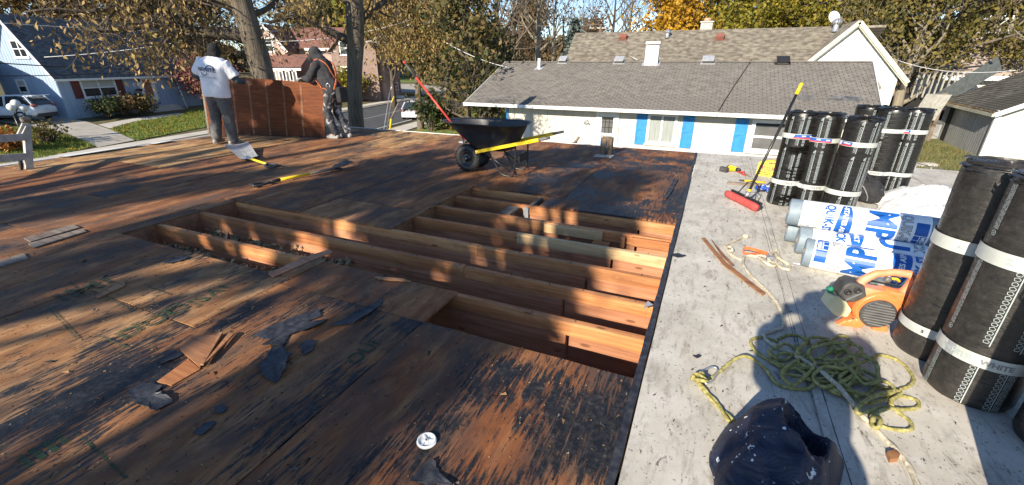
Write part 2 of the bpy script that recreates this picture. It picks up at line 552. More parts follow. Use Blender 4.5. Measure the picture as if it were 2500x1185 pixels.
# ------------------------------------------------------------------ terrain
KERB = [(-27.6, -30), (-27.8, 0), (-28.0, 8.0), (-28.9, 13.0), (-29.9, 19.0), (-31.9, 31.0), (-34.2, 41.0), (-36.0, 52.0), (-40.0, 80.0), (-46, 130)]
def kerb_x(y):
 for (x0, y0), (x1, y1) in zip(KERB, KERB[1:]):
  if y <= y1 or (x1, y1) == KERB[-1]:
   return x0 + (x1 - x0) * (y - y0) / (y1 - y0)
def terrain(x, y):
 s = (kerb_x(y) - x) * .97
 return -3.0 + min(max(s - 2.4, 0) * .07, 2.6)
def GP(px, py, lift=0.0):
 r = ray(px, py).normalized(); t = 4.0
 while t < 260:
  p = EYE + r * t
  if p.z < terrain(p.x, p.y) + lift: break
  t += .05
 return p

def drape(name, poly, lift, m, label=None, step=1.0, kind='structure', parent=None):
 """a thin sheet laid over the terrain inside a world polygon"""
 bm = bmesh.new()
 f = bm.faces.new([bm.verts.new((x, y, 0)) for x, y in poly])
 bmesh.ops.triangulate(bm, faces=[f])
 xs = [p[0] for p in poly]; ys = [p[1] for p in poly]
 x = math.floor(min(xs) / step) * step + step
 while x < max(xs):
  bmesh.ops.bisect_plane(bm, geom=bm.verts[:] + bm.edges[:] + bm.faces[:], plane_co=(x, 0, 0), plane_no=(1, 0, 0)); x += step
 y = math.floor(min(ys) / step) * step + step
 while y < max(ys):
  bmesh.ops.bisect_plane(bm, geom=bm.verts[:] + bm.edges[:] + bm.faces[:], plane_co=(0, y, 0), plane_no=(0, 1, 0)); y += step
 for v in bm.verts: v.co.z = terrain(v.co.x, v.co.y) + lift
 bmesh.ops.recalc_face_normals(bm, faces=bm.faces)
 for f in bm.faces:
  if f.normal.z < 0: f.normal_flip()
 me = bpy.data.meshes.new(name); bm.to_mesh(me); bm.free()
 return put(name, me, m, parent, label, kind)

M['ground'] = pm('leafy_ground', [(.075, .052, .026), (.12, .085, .04), (.10, .105, .035), (.17, .12, .05)], 1.6, rough=.95, bump=.4, bd=.05, detail=9)
M['lawn'] = pm('lawn_grass', [(.085, .125, .022), (.14, .19, .036), (.20, .23, .06)], 3.0, rough=.95, bump=.6, bd=.05, detail=10)
M['yard'] = pm('yard_grass', [(.085, .10, .028), (.14, .145, .045), (.20, .165, .075)], 1.1, rough=.95, bump=.6, bd=.05, detail=10)
M['dirt'] = pm('bare_dirt', [(.13, .085, .045), (.20, .14, .08)], 2.5, rough=.95, bump=.4, detail=9)
M['asphalt'] = pm('asphalt', [(.050, .053, .060), (.072, .075, .082)], 1.5, rough=.85, bump=.2, detail=10)
M['concrete'] = pm('concrete', [(.44, .415, .36), (.56, .53, .47)], .9, rough=.85, bump=.15, detail=9)
M['oldconcrete'] = pm('worn_concrete', [(.33, .305, .26), (.44, .415, .37)], 1.2, rough=.88, bump=.15, detail=9)

def ground_mesh():
 xs = sorted(set([-400, -300, -220, -160] + [-120 + 2 * i for i in range(60)] + [0, 10, 30, 80, 200, 400]))
 ys = sorted(set([-200, -100, -60] + [-30 + 3 * i for i in range(60)] + [160, 200, 260, 400]))
 vs = [(x, y, terrain(x, y)) for y in ys for x in xs]
 n = len(xs)
 fs = [(j * n + i, j * n + i + 1, (j + 1) * n + i + 1, (j + 1) * n + i) for j in range(len(ys) - 1) for i in range(n - 1)]
 me = bpy.data.meshes.new('ground'); me.from_pydata(vs, [], fs)
 o = put('ground', me, M['ground']); o['kind'] = 'structure'
ground_mesh()

def band(off0, off1, ya, yb, n=60):
 """polygon between two offsets from the far kerb line (towards us positive)"""
 A = [(kerb_x(ya + (yb - ya) * i / n) + off0, ya + (yb - ya) * i / n) for i in range(n + 1)]
 B = [(kerb_x(ya + (yb - ya) * i / n) + off1, ya + (yb - ya) * i / n) for i in range(n + 1)]
 return A, B
def ribbon(name, off0, off1, ya, yb, z, m, thick=0.0, n=70):
 A, B = band(off0, off1, ya, yb, n)
 mb = MB()
 vs = [(x, y, terrain(x, y) + z) for x, y in A] + [(x, y, terrain(x, y) + z) for x, y in B]
 k = n + 1
 fs = [(i, i + 1, k + i + 1, k + i) for i in range(n)]
 mb.add(vs, fs)
 if thick:
  v2 = [(x, y, zz - thick) for x, y, zz in vs[k:]]
  mb.add(vs[k:] + v2, [(i, i + 1, k + i + 1, k + i) for i in range(n)])
  v3 = [(x, y, zz - thick) for x, y, zz in vs[:k]]
  mb.add(vs[:k] + v3, [(i, i + 1, k + i + 1, k + i) for i in range(n)])
 return mb.build(name, m, None, None, 'structure')
ribbon('street', 0.15, 9.2, -25, 110, .012, M['asphalt'])
ribbon('street_centre_line', 4.6, 4.72, -25, 110, .02, M['oldconcrete'])
ribbon('kerb', 0.0, .15, -25, 110, .12, M['concrete'], .14)
ribbon('kerb_near', 9.2, 9.38, -25, 30, .12, M['concrete'], .14)
ribbon('grass_verge', -.62, 0.0, -25, 110, .06, M['dirt'])
ribbon('sidewalk', -2.0, -.62, -25, 110, .10, M['concrete'], .1)
ribbon('sidewalk_near', 10.0, 11.5, -25, 34, .06, M['concrete'], .06)

# lawns and drives beyond the street
def px_poly(pts): return [(GP(*q).x, GP(*q).y) for q in pts]
drape('driveway', px_poly([(240, 362), (330, 345), (268, 318), (215, 300), (150, 287), (60, 287), (0, 285), (0, 300), (90, 312), (165, 328)]), .055, M['oldconcrete'])
drape('front_path', px_poly([(268, 316), (330, 299), (440, 285), (452, 279), (430, 279), (330, 291), (240, 307)]), .06, M['concrete'], step=.8)
drape('lawn', px_poly([(268, 318), (335, 345), (505, 312), (510, 270), (470, 270), (452, 281), (330, 300)]), .05, M['lawn'])
drape('lawn_by_street', px_poly([(0, 312), (90, 318), (160, 332), (235, 358), (120, 388), (0, 408)]), .05, M['lawn'])
drape('side_street', px_poly([(915, 224), (1090, 232), (1090, 216), (1015, 206), (915, 205)]), .06, M['oldconcrete'])
drape('garage_lawn', px_poly([(900, 203), (1030, 204), (1030, 187), (930, 185), (900, 186)]), .08, M['lawn'])
drape('leafy_bank', px_poly([(880, 247), (1012, 229), (1090, 232), (1015, 222), (915, 224), (880, 232)]), .05, pm('fallen_leaf_litter', [(.12, .075, .02), (.26, .16, .03), (.36, .25, .06)], 4, rough=.95, bump=.5, detail=10))
drape('near_lawn', [(-17.2, 20), (-22, 36), (-20, 42), (-10, 40), (-9, 22), (-9.2, 12), (-15, 12)], .05, M['lawn'])
drape('back_yard', [(6.0, 9.0), (6.0, 24), (12, 60), (40, 60), (40, 9)], .05, M['yard'])
drape('trodden_strip', [(6.2, 17.5), (6.2, 20.3), (16, 24.0), (16, 21.2)], .06, M['dirt'])

# ------------------------------------------------------------------ the flat roof we stand on
roof = thing('flat_roof_building', 'low flat roof being torn off, brown plywood and open joists beside a white coated half', 'building', (-3.5, 3.0, -3.0))
ZT = 0.0
XL, XR, YN, YF = -9.95, -.14, -3.4, 8.40
HOLES = [(-2.69, -.14, 3.10, 4.38), (-2.69, -1.62, 4.38, 4.80), (-4.93, -.14, 2.70, 3.10), (-4.93, -2.84, 1.95, 2.70), (-2.84, -.14, 2.29, 2.70), (-1.44, -.14, 1.87, 2.29)]
def cut_rects(r, holes):
 out = [r]
 for hx0, hx1, hy0, hy1 in holes:
  nxt = []
  for x0, x1, y0, y1 in out:
   if hx1 <= x0 or hx0 >= x1 or hy1 <= y0 or hy0 >= y1: nxt.append((x0, x1, y0, y1)); continue
   if y0 < hy0: nxt.append((x0, x1, y0, hy0))
   if hy1 < y1: nxt.append((x0, x1, hy1, y1))
   a, b = max(y0, hy0), min(y1, hy1)
   if x0 < hx0: nxt.append((x0, hx0, a, b))
   if hx1 < x1: nxt.append((hx1, x1, a, b))
  out = nxt
 return out
rng = random.Random(4)
xsplit = [-.14, -1.44, -2.69, -3.91, -5.13, -6.35, -7.57, -8.79, XL]
stag = [-.15, -.58, -1.2, .25, -.8, .1, -1.1, .4]
for i in range(8):
 x1, x0 = xsplit[i], xsplit[i + 1]
 y = YN
 cuts = [YN] + [stag[i] + 2.44 * k for k in range(-1, 5) if YN + .3 < stag[i] + 2.44 * k < YF - .3] + [YF]
 for a, b in zip(cuts, cuts[1:]):
  for (p, q, r_, s_) in cut_rects((x0, x1, a, b), HOLES):
   if q - p < .02 or s_ - r_ < .02: continue
   g = .004
   dz = rng.uniform(-.0035, .0035)
   mb = MB()
   # sawn sheet with a slightly ragged outline
   n1, n2 = max(2, int((q - p) / .12)), max(2, int((s_ - r_) / .12))
   out = [(p + g + (q - p - 2 * g) * k / n1, r_ + g) for k in range(n1)] + [(q - g, r_ + g + (s_ - r_ - 2 * g) * k / n2) for k in range(n2)]
   out += [(q - g - (q - p - 2 * g) * k / n1, s_ - g) for k in range(n1)] + [(p + g, s_ - g - (s_ - r_ - 2 * g) * k / n2) for k in range(n2)]
   out = [(u + rng.uniform(-.003, .003), v + rng.uniform(-.003, .003)) for u, v in out]
   mb.prism(out, lambda u, v, d: (u, v, d), -.018 + dz, dz)
   o = mb.build('plywood_sheet', M['ply'], roof)
   cx, cy = (p + q) / 2, (r_ + s_) / 2
   tar, pale = rng.uniform(-.1, .3), rng.uniform(0, .35)
   if i == 0 and cy < 1.9: tar, pale = .50, .05
   elif i == 1 and cy < 2.0: tar, pale = .52, .2
   elif i == 2 and cy < 2.6: tar, pale = .34, .5
   elif i in (3, 4) and cy < 2: tar, pale = .34, .22
   elif i == 0 and cy > 4: tar, pale = .55, .10
   elif i == 1 and cy > 4: tar, pale = .40, .15
   elif i in (2, 3) and cy > 4: tar, pale = .32, .15
   if cx < -5.2 and cy > 3.0: pale, tar = rng.choice([.15, .4, .8, .95]), rng.uniform(.08, .38)
   o['tar'] = tar; o['pale'] = pale
   if tar > .48: o['label'] = 'sheet black with tar residue'

# joists, each with the sleeper nailed on top
YJ = [1.86, 2.28, 2.70, 3.12, 3.54, 3.96, 4.38, 4.80]
JX = {1.86: (-1.7, -.15), 2.28: (-4.98, -.15), 2.70: (-4.98, -.15), 3.12: (-4.98, -.15), 3.54: (-3.0, -.15), 3.96: (-3.0, -.15), 4.38: (-3.0, -.15), 4.80: (-3.0, -.15)}
joint = {1.86: [], 2.28: [], 2.70: [-1.62], 3.12: [-1.72], 3.54: [-1.52], 3.96: [-1.38], 4.38: [], 4.80: []}
butt = {1.86: -.55, 2.28: -.62, 2.70: -.78, 3.12: -.72, 3.54: -.60, 3.96: -.46, 4.38: -.50, 4.80: -1.0}
for y in YJ:
 x0, x1 = JX[y]
 bx = butt[y]
 segs = [(x0, bx - .012), (bx + .012, x1)] if y not in (4.80,) else [(x0, x1)]
 jm = []
 for a, b in segs:
  mb = MB(); dy = rng.uniform(-.006, .006)
  mb.box(a, b, y - .020 + dy, y + .020 + dy, -.375, -.118)
  jm.append(mb.build('joist', M['joist'], roof))
 xs = [x0] + [j for j in joint[y]] + [x1]
 for a, b in zip(xs, xs[1:]):
  mb = MB(); t = rng.uniform(-.004, .004); dy = rng.uniform(-.004, .006)
  if y == 2.70 and b == x1: t = -.006
  mb.box(a + .002, b - .002, y - .024 + dy, y + .022 + dy, -.116, -.020 + t)
  m = M['sleeper']
  if (y == 3.54 and b == x1): m = M['newwood']
  if y == 2.70: m = M['sleeper']
  o = mb.build('sleeper', m, jm[0])
mb = MB(); mb.box(-1.38, -.78, 3.90, 3.932, -.116, -.028); mb.build('blocking', M['newwood'], roof, 'short pale scab board nailed beside a joist')
mb = MB(); mb.box(-.60, -.56, 3.875, 3.930, -.14, -.035); mb.build('blocking', M['splinter'], roof)
mb = MB(); mb.box(-.50, -.16, 3.90, 3.932, -.116, -.03); mb.build('blocking', M['sleeper'], roof)
mb = MB(); mb.box(-1.76, -1.72, 4.40, 4.78, -.15, -.03); mb.build('blocking', M['greywood'], roof, 'dark cross block')
mb = MB(); mb.box(-1.79, -1.73, 4.33, 4.352, -.30, -.03); mb.build('blocking', pm('grey_block', [(.22, .24, .25), (.30, .32, .33)], 9), roof, 'grey upright block')
mb = MB(); mb.box(-1.95, -1.83, 4.05, 4.30, -.05, -.025); mb.build('blocking', M['greywood'], roof)
mb = MB(); mb.box(-.86, -.70, 3.62, 3.92, -.16, -.12); mb.build('blocking', M['sleeper'], roof)
nb_ = MB(); rn = random.Random(3)
for y in YJ:
 x = JX[y][0] + .1
 while x < JX[y][1]:
  yy = y + rn.uniform(-.015, .015); h = rn.choice([.004, .010, .022]); s = .0035
  nb_.add([(x - s, yy - s, -.022), (x + s, yy - s, -.022), (x + s, yy + s, -.022), (x - s, yy + s, -.022), (x + rn.uniform(-.01, .01), yy, -.018 + h)], [(0, 1, 4), (1, 2, 4), (2, 3, 4), (3, 0, 4)])
  x += rn.uniform(.08, .26)
for i in range(8):
 for x in (xsplit[i] - .012, xsplit[i] + .012, (xsplit[i] + xsplit[i + 1]) / 2):
  for k in range(55):
   y = YN + .15 * k + rn.uniform(-.02, .02); s = .0042
   if y < 0 or y > YF - .05 or x > -.16 or any(a < x < b and c < y < d for a, b, c, d in HOLES): continue
   nb_.add([(x + s * cos(q * 1.257), y + s * sin(q * 1.257), .0058) for q in range(5)], [(0, 1, 2, 3, 4)])
nb_.build('nails', M['black'], roof, kind='stuff')
# headers that close the bays
mb = MB(); mb.box(-4.985, -4.945, 1.5, 3.16, -.375, -.02); mb.build('header_board', M['joist'], roof)
mb = MB(); mb.box(-2.76, -2.715, 3.15, 4.82, -.375, -.02); mb.build('header_board', M['splinter'], roof)
mb = MB(); mb.box(-.148, -.110, 1.6, 4.9, -.375, -.02); mb.build('header_board', M['joist'], roof)
mb = MB(); mb.box(-9.9, 0.0, 1.0, 5.6, -.46, -.43); mb.build('ceiling_board', pm('old_ceiling_board', [(.045, .03, .02), (.09, .06, .04)], 7), roof)
# loose insulation in the left bays
def fluff():
 n = 1700; V = []
 r = random.Random(8); mb = MB()
 for k in range(n):
  bay = r.choice([(1.97, 2.26), (2.32, 2.68)])
  x = r.uniform(-4.9, -2.8); y = r.uniform(*bay)
  z = -.27 + r.uniform(0, .07) + .08 * noise.noise(Vector((x * 2, y * 5, 0)))
  s = r.uniform(.010, .034)
  mb.add([(x + r.uniform(-s, s), y + r.uniform(-s, s), z + r.uniform(-s, s)) for _ in range(5)], [(0, 1, 2), (0, 2, 3), (0, 3, 4), (0, 4, 1), (1, 2, 3), (1, 3, 4)])
 mb.box(-4.93, -2.6, 1.9, 2.69, -.44, -.29)
 return mb
fluff().build('insulation', pm('blown_insulation', [(.26, .22, .12), (.42, .37, .22), (.50, .46, .33)], 30, rough=.95), roof, kind='stuff')
for (a, b) in [((-4.9, 2.30, -.22), (-4.35, 2.03, -.25)), ((-4.55, 2.68, -.2), (-4.15, 2.36, -.24))]:
 mb = MB(); mb.bar(a, b, .02, .02); mb.build('conduit', M['steel'], roof)

# white coated half
mx = [(-.108, .665, 0.0), (.665, 1.70, .004), (1.70, 2.72, 0.0), (2.72, 4.6, .004)]
for k, (a, b, dz) in enumerate(mx):
 mb = MB()
 poly = []
 for i in range(30): poly.append((a + .004 + .004 * noise.noise(Vector((a, i * .7, 1))), YN + (8.40 - YN) * i / 29))
 for i in range(30): poly.append((b + .004 * noise.noise(Vector((b, -i * .7, 3))), 8.40 - (8.40 - YN) * i / 29))
 if k == 0: poly = [(u + (.006 * noise.noise(Vector((v * 6, 0, 5))) if u < 0 else 0), v) for u, v in poly]
 mb.prism(poly, lambda u, v, d: (u, v, d), -.02 + dz, .004 + dz)
 mb.build('membrane_sheet', M['memb'], roof)
def seam(x, ya, yb, seed, w=.0022):
 mb = MB(); n = int((yb - ya) / .05)
 L = []
 for i in range(n + 1):
  y = ya + (yb - ya) * i / n
  L.append((x + .012 * noise.noise(Vector((seed, y * 1.3, 0))), y, w * (.5 + 1.1 * abs(noise.noise(Vector((seed + 9, y * 4, 0)))))))
 vs = [(a - c, y, .0094) for a, y, c in L] + [(a + c, y, .0094) for a, y, c in L]
 k = n + 1
 mb.add(vs, [(i, i + 1, k + i + 1, k + i) for i in range(n)])
 return mb
for x, ya, yb, sd in [(.655, .6, 3.75, 2), (.64, 3.95, 4.6, 3), (.715, .4, 8.3, 4), (.585, 6.4, 8.3, 6), (1.72, -2, 8.3, 8), (2.74, 3, 8.3, 11)]:
 seam(x, ya, yb, sd).build('seam_line', M['seam_crumb'], roof)  # thin black strips stand in for the shade inside each seam crevice
mb = MB()
poly = [(-.148 + .008 * noise.noise(Vector((y * 5, 2, 0))), y) for y in np.linspace(YN, 8.38, 90)] + [(-.112 + .006 * noise.noise(Vector((y * 6, 7, 0))), y) for y in np.linspace(8.38, YN, 90)]
mb.prism(poly, lambda u, v, d: (u, v, d), -.012, .0075)
mb.build('torn_felt_edge', M['felt'], roof)
# walls and edges
M['roofwall'] = pm('roof_wall_siding', [(.42, .41, .38), (.5, .49, .46)], 2)
for a in [(-9.8, -9.6, YN, 8.3), (4.3, 4.5, YN, 8.3), (-9.6, 4.3, 8.1, 8.3), (-9.6, 4.3, YN, YN + .2)]:
 mb = MB(); mb.box(*a, -3.0, -.47); mb.build('wall', M['roofwall'], roof)
mb = MB(); mb.box(-9.99, -9.955, YN, 8.44, -.22, .012); mb.build('fascia', M['white'], roof)
mb = MB(); mb.box(-9.95, 4.6, 8.405, 8.44, -.22, .005); mb.build('fascia', M['white'], roof)
mb = MB(); mb.box(4.605, 4.64, YN, 8.44, -.22, .012); mb.build('fascia', M['white'], roof)
for ya, yb in [(3.5, 4.7), (4.85, 5.3)]:
 mb = MB(); mb.add([(-9.99, ya, .02), (-9.80, ya + .05, .03), (-9.82, yb, .045), (-10.0, yb - .05, .02)], [(0, 1, 2, 3)]); mb.prism([(-9.98, ya + .1), (-9.9, ya), (-9.87, yb - .1), (-9.97, yb)], lambda u, v, d: (u, v, d), .014, .03)
 mb.build('metal_flashing', M['white'], roof)
def ragged(c, rx, ry, rot, seed, n=26, rough=.35):
 out = []
 for i in range(n):
  q = 2 * pi * i / n
  k = 1 + rough * noise.noise(Vector((cos(q) * 1.7 + seed * 5.1, sin(q) * 1.7, seed))) + rough * .6 * noise.noise(Vector((cos(q) * 5 + seed, sin(q) * 5, seed * 2)))
  x, y = rx * cos(q) * k, ry * sin(q) * k
  out.append((c[0] + x * cos(rot) - y * sin(rot), c[1] + x * sin(rot) + y * cos(rot)))
 return out
def scrap(poly, z0, th, curl, seed, m, name, label, cat, group=None):
 """a torn flat piece with lifted, curled edges"""
 cx = sum(p[0] for p in poly) / len(poly); cy = sum(p[1] for p in poly) / len(poly)
 rings = [0.0, .35, .7, 1.0]; n = len(poly)
 vs = []; fs = []
 for side in (0, 1):
  for r_ in rings[1:]:
   for (x, y) in poly:
    px_, py_ = cx + (x - cx) * r_, cy + (y - cy) * r_
    h = curl * (r_ ** 2) * max(0, .35 + noise.noise(Vector((px_ * 7, py_ * 7, seed)))) + curl * .25 * abs(noise.noise(Vector((px_ * 14, py_ * 14, seed + 3))))
    vs.append((px_, py_, z0 + h + (th if side else 0)))
 k = len(rings) - 1
 ctr0 = len(vs); vs.append((cx, cy, z0 + curl * .1)); vs.append((cx, cy, z0 + th + curl * .1))
 for side in (0, 1):
  b = side * k * n
  for j in range(k - 1):
   for i in range(n):
    i2 = (i + 1) % n
    fs.append((b + j * n + i, b + j * n + i2, b + (j + 1) * n + i2, b + (j + 1) * n + i))
  for i in range(n): fs.append((ctr0 + side, b + i, b + (i + 1) % n))
 for i in range(n):
  i2 = (i + 1) % n
  fs.append(((k - 1) * n + i, (k - 1) * n + i2, k * n + (k - 1) * n + i2, k * n + (k - 1) * n + i))
 mb = MB(); mb.add(vs, fs, 0, False)
 o = mb.build(name, m)
 tag(o, label, cat, group)
 return o
def pxs(pts, z=0.0): return [(AZ(a, b, z).x, AZ(a, b, z).y) for a, b in pts]
def dense(poly, step=.03, jit=.008, seed=1):
 r = random.Random(seed); out = []
 for i in range(len(poly)):
  a, b = poly[i], poly[(i + 1) % len(poly)]
  n = max(1, int(math.hypot(b[0] - a[0], b[1] - a[1]) / step))
  for k in range(n):
   t = k / n
   out.append((a[0] + (b[0] - a[0]) * t + r.uniform(-jit, jit), a[1] + (b[1] - a[1]) * t + r.uniform(-jit, jit)))
 return out
SC = [
 ([(622, 822), (660, 800), (720, 778), (780, 760), (785, 775), (740, 792), (800, 782), (770, 805), (700, 822), (690, 848), (640, 852), (660, 836)], .022, 'large forked strip of torn black felt lying on the brown plywood'),
 ([(662, 848), (690, 842), (696, 862), (712, 868), (700, 905), (672, 940), (640, 920), (634, 895), (655, 870)], .02, 'glossy curled piece of torn felt just below the forked strip'),
 ([(312, 962), (350, 936), (400, 945), (385, 962), (425, 985), (380, 1010), (330, 990)], .018, 'two-lobed black felt scrap near the left front of the deck'),
 ([(805, 800), (850, 775), (900, 752), (935, 730), (930, 748), (895, 775), (860, 795)], .012, 'bluish pointed sliver of felt right of the forked strip'),
 ([(730, 850), (752, 832), (770, 838), (765, 858), (742, 872)], .008, 'small ragged felt flake between the forked strip and the hole'),
 ([(385, 885), (425, 858), (432, 870), (455, 850), (460, 858), (430, 880), (400, 893)], .012, 'leaf shaped felt flake with a stalk touching the broken veneer'),
 ([(520, 1000), (545, 992), (556, 1005), (535, 1015)], .006, 'tiny round felt chip below the broken veneer'),
 ([(475, 1060), (500, 1040), (530, 1030), (525, 1045), (492, 1066)], .006, 'narrow felt chip at the bottom left of the deck'),
 ([(1000, 1185), (1020, 1150), (1060, 1128), (1075, 1160), (1100, 1190)], .03, 'crumpled felt piece cut by the bottom edge below the white plate'),
 ([(400, 645), (425, 632), (462, 629), (455, 637), (420, 645)], .01, 'flat dark felt flake in front of the left bay'),
 ([(1622, 485), (1630, 465), (1648, 438), (1655, 441), (1640, 470), (1627, 488)], .02, 'long felt sliver on the tarred sheet near the white edge'),
 ([(1632, 625), (1655, 622), (1674, 628), (1655, 632)], .012, 'small black chip lying over the white edge'),
 ([(1690, 872), (1705, 869), (1713, 874), (1700, 879)], .006, 'little dark crumb of felt on the white membrane'),
]
for k, (pts, curl, lab) in enumerate(SC):
 scrap(dense(pxs(pts), .016, .0065, k), .006, .004, curl, k, M['felt'], 'felt_scrap', lab, 'roofing scrap', 'torn felt scraps')
# broken veneer and slivers of wood
def plank(pts, z0, z1, m, name, lab, cat, group=None, tilt=0):
 mb = MB(); P = pxs(pts)
 mb.prism(P, lambda u, v, d: (u, v, d + tilt * (u - P[0][0])), z0, z1)
 return tag(mb.build(name, m), lab, cat, group)
plank([(385, 935), (460, 880), (490, 905), (420, 945)], .005, .010, M['sleeper'], 'veneer_piece', 'sunlit orange strip of veneer beside the two-lobed felt scrap', 'wood scrap', 'loose wood scraps')
plank([(440, 858), (470, 825), (545, 822), (490, 902)], .008, .016, M['splinter'], 'veneer_piece', 'brown broken veneer sheet below the stencilled lettering', 'wood scrap', 'loose wood scraps')
plank([(492, 900), (540, 822), (546, 822), (500, 900)], .020, .030, M['splinter'], 'veneer_piece', 'thin lath lying on the broken veneer sheet', 'wood scrap', 'loose wood scraps')
plank([(503, 896), (562, 822), (575, 824), (512, 890)], .020, .030, M['splinter'], 'veneer_piece', 'second thin lath right of the first on the broken veneer', 'wood scrap', 'loose wood scraps')
plank([(235, 728), (300, 690), (308, 700), (240, 732)], .006, .014, M['splinter'], 'veneer_piece', 'lifted reddish veneer tongue left of the stencil', 'wood scrap', 'loose wood scraps')
plank([(655, 672), (738, 632), (806, 612), (812, 618), (745, 645), (668, 680)], .004, .012, M['joist'], 'veneer_piece', 'thin reddish board along the near right edge of the left bay', 'wood scrap', 'loose wood scraps')
plank([(915, 678), (985, 684), (1003, 690), (925, 685)], .004, .012, M['splinter'], 'veneer_piece', 'thin splinter lying in front of the long joist', 'wood scrap', 'loose wood scraps')
plank([(1712, 586), (1720, 586), (1770, 645), (1868, 722), (1860, 726), (1765, 652)], .012, .022, M['splinter'], 'wood_strip', 'longer of two brown wooden strips on the white membrane', 'wood scrap', 'loose wood scraps')
plank([(1735, 592), (1741, 600), (1766, 630), (1790, 655), (1784, 656), (1758, 630)], .024, .032, M['splinter'], 'wood_strip', 'shorter split strip crossing the long brown one on the membrane', 'wood scrap', 'loose wood scraps')
for pts, lab in [([(60, 585), (178, 552), (196, 558), (75, 594)], 'upper of two bare greyish boards exposed at the far left of the deck'),
                 ([(70, 598), (200, 562), (212, 568), (82, 608)], 'lower of two bare greyish boards exposed at the far left of the deck'),
                 ([(0, 640), (60, 622), (70, 634), (0, 655)], 'short pale board end at the left edge of the deck')]:
 plank(pts, .004, .014, M['greywood'], 'old_board', lab, 'wood scrap', 'loose wood scraps')
plank([(1455, 377), (1500, 380), (1492, 386), (1448, 384)], .004, .008, M['memb'], 'flashing_collar', 'pale torn flashing round the wooden vent post', 'flashing')
plank([(2160, 1115), (2178, 1110), (2192, 1120), (2188, 1132), (2168, 1134)], .005, .030, M['splinter'], 'stone', 'small square brown stone on the membrane by the rope end', 'stone')
# granules and splinters that nobody could count
def crumbs():
 r = random.Random(11); V = []
 def tri(x, y, z, s, q, el):
  a = Vector((cos(q), sin(q), 0)) * s * el; b = Vector((-sin(q), cos(q), 0)) * s
  p = Vector((x, y, z)); u = Vector((0, 0, s * .8))
  V.append([p - a - b, p + a - b, p + a * .7 + b + u]); V.append([p + a - b, p - a + b, p - a * .3 + u])
 for k in range(5200):
  x = r.uniform(-5.4, -.16) if r.random() < .75 else r.uniform(-9.8, -.16)
  y = r.uniform(.2, 8.2) if r.random() < .5 else r.uniform(.2, 2.4)
  if any(a < x < b and c < y < d for a, b, c, d in HOLES): continue
  big = r.random() < .05
  tri(x, y, .005, r.uniform(.004, .009) if big else r.uniform(.0018, .005), r.uniform(0, pi), r.uniform(1, 4) if big else 1.4)
 return npmesh('debris', np.array([[list(p) for p in t] for t in V]), 3)
o = put('debris', crumbs(), leafmat('debris_mix', [(.02, .02, .022), (.03, .028, .026), (.12, .06, .03), (.4, .25, .12), (.05, .04, .035), (.3, .28, .25)], 0.0, .8), None, 'scattered granules, chips and splinters over the bare plywood', 'stuff')
def crumbs2():
 r = random.Random(12); V = []
 for k in range(500):
  x, y = r.uniform(-.1, 2.4), r.uniform(.6, 7.5)
  s = r.uniform(.0015, .006) * (2 if r.random() < .06 else 1); q = r.uniform(0, pi)
  a = Vector((cos(q), sin(q), 0)) * s * r.uniform(1, 3); b = Vector((-sin(q), cos(q), 0)) * s; p = Vector((x, y, .010))
  V.append([p - a - b, p + a - b * .4, p + a * .6 + b + Vector((0, 0, s))])
 return npmesh('debris', np.array([[list(p) for p in t] for t in V]), 3)
put('debris', crumbs2(), M['seam_crumb'], None, 'black crumbs scattered over the white membrane', 'stuff')
# mill stencils printed on the plywood (read upside down from here)
def stencil(s, px, py, size, rot, z=.0065, flip=1):
 vs, fs, w = text2d(s, size, .004)
 p = AZ(px, py); mb = MB()
 ca, sa = cos(rot), sin(rot)
 mb.add([(p.x + x * ca - y * sa, p.y + x * sa + y * ca, z) for x, y in vs], fs)
 mb.build('stencil_print', M['stencil'], roof)
def stencilmat():
 t = NT('worn_green_ink')
 co = t.coord()
 mp = t.n('Mapping', in_Vector=co); mp.inputs[3].default_value = (60, 9, 1)
 a = t.noise(mp.outputs[0], 1.0, 4, .7)
 t.set(t.b.inputs['Base Color'], (.022, .055, .026, 1)); t.set(t.b.inputs['Roughness'], .8)
 tr = t.n('BsdfTransparent')
 fac = t.ramp(a, [(.43, 1.0), (.60, 0.0)])
 mx = t.n('MixShader'); t.set(mx.inputs[0], fac); t.set(mx.inputs[1], tr.outputs[0]); t.set(mx.inputs[2], t.b.outputs[0])
 t.t.links.new(mx.outputs[0], t.t.nodes['Material Output'].inputs[0])
 return t.m
M['stencil'] = stencilmat()
stencil('DOOJSAI', 302, 832, .17, pi / 2 + .02)
stencil('SSOOOC', 330, 800, .07, pi / 2 + .02)
stencil('IMI', 150, 740, .26, pi / 2)
stencil('OUI', 868, 893, .12, pi / 2)
stencil('IIII', 60, 1150, .16, pi / 2)
for (a, b) in [((118, 752), (190, 828)), ((240, 822), (318, 852)), ((170, 690), (190, 706)), ((360, 700), (420, 722)), ((190, 1060), (310, 1170)), ((262, 730), (325, 760))]:
 p, q = AZ(*a), AZ(*b); mb = MB(); d = (q - p).normalized(); n_ = Vector((-d.y, d.x, 0)) * .006
 mb.add([(v.x, v.y, .0065) for v in (p - n_, q - n_, q + n_, p + n_)], [(0, 1, 2, 3)]); mb.build('stencil_print', M['stencil'], roof)
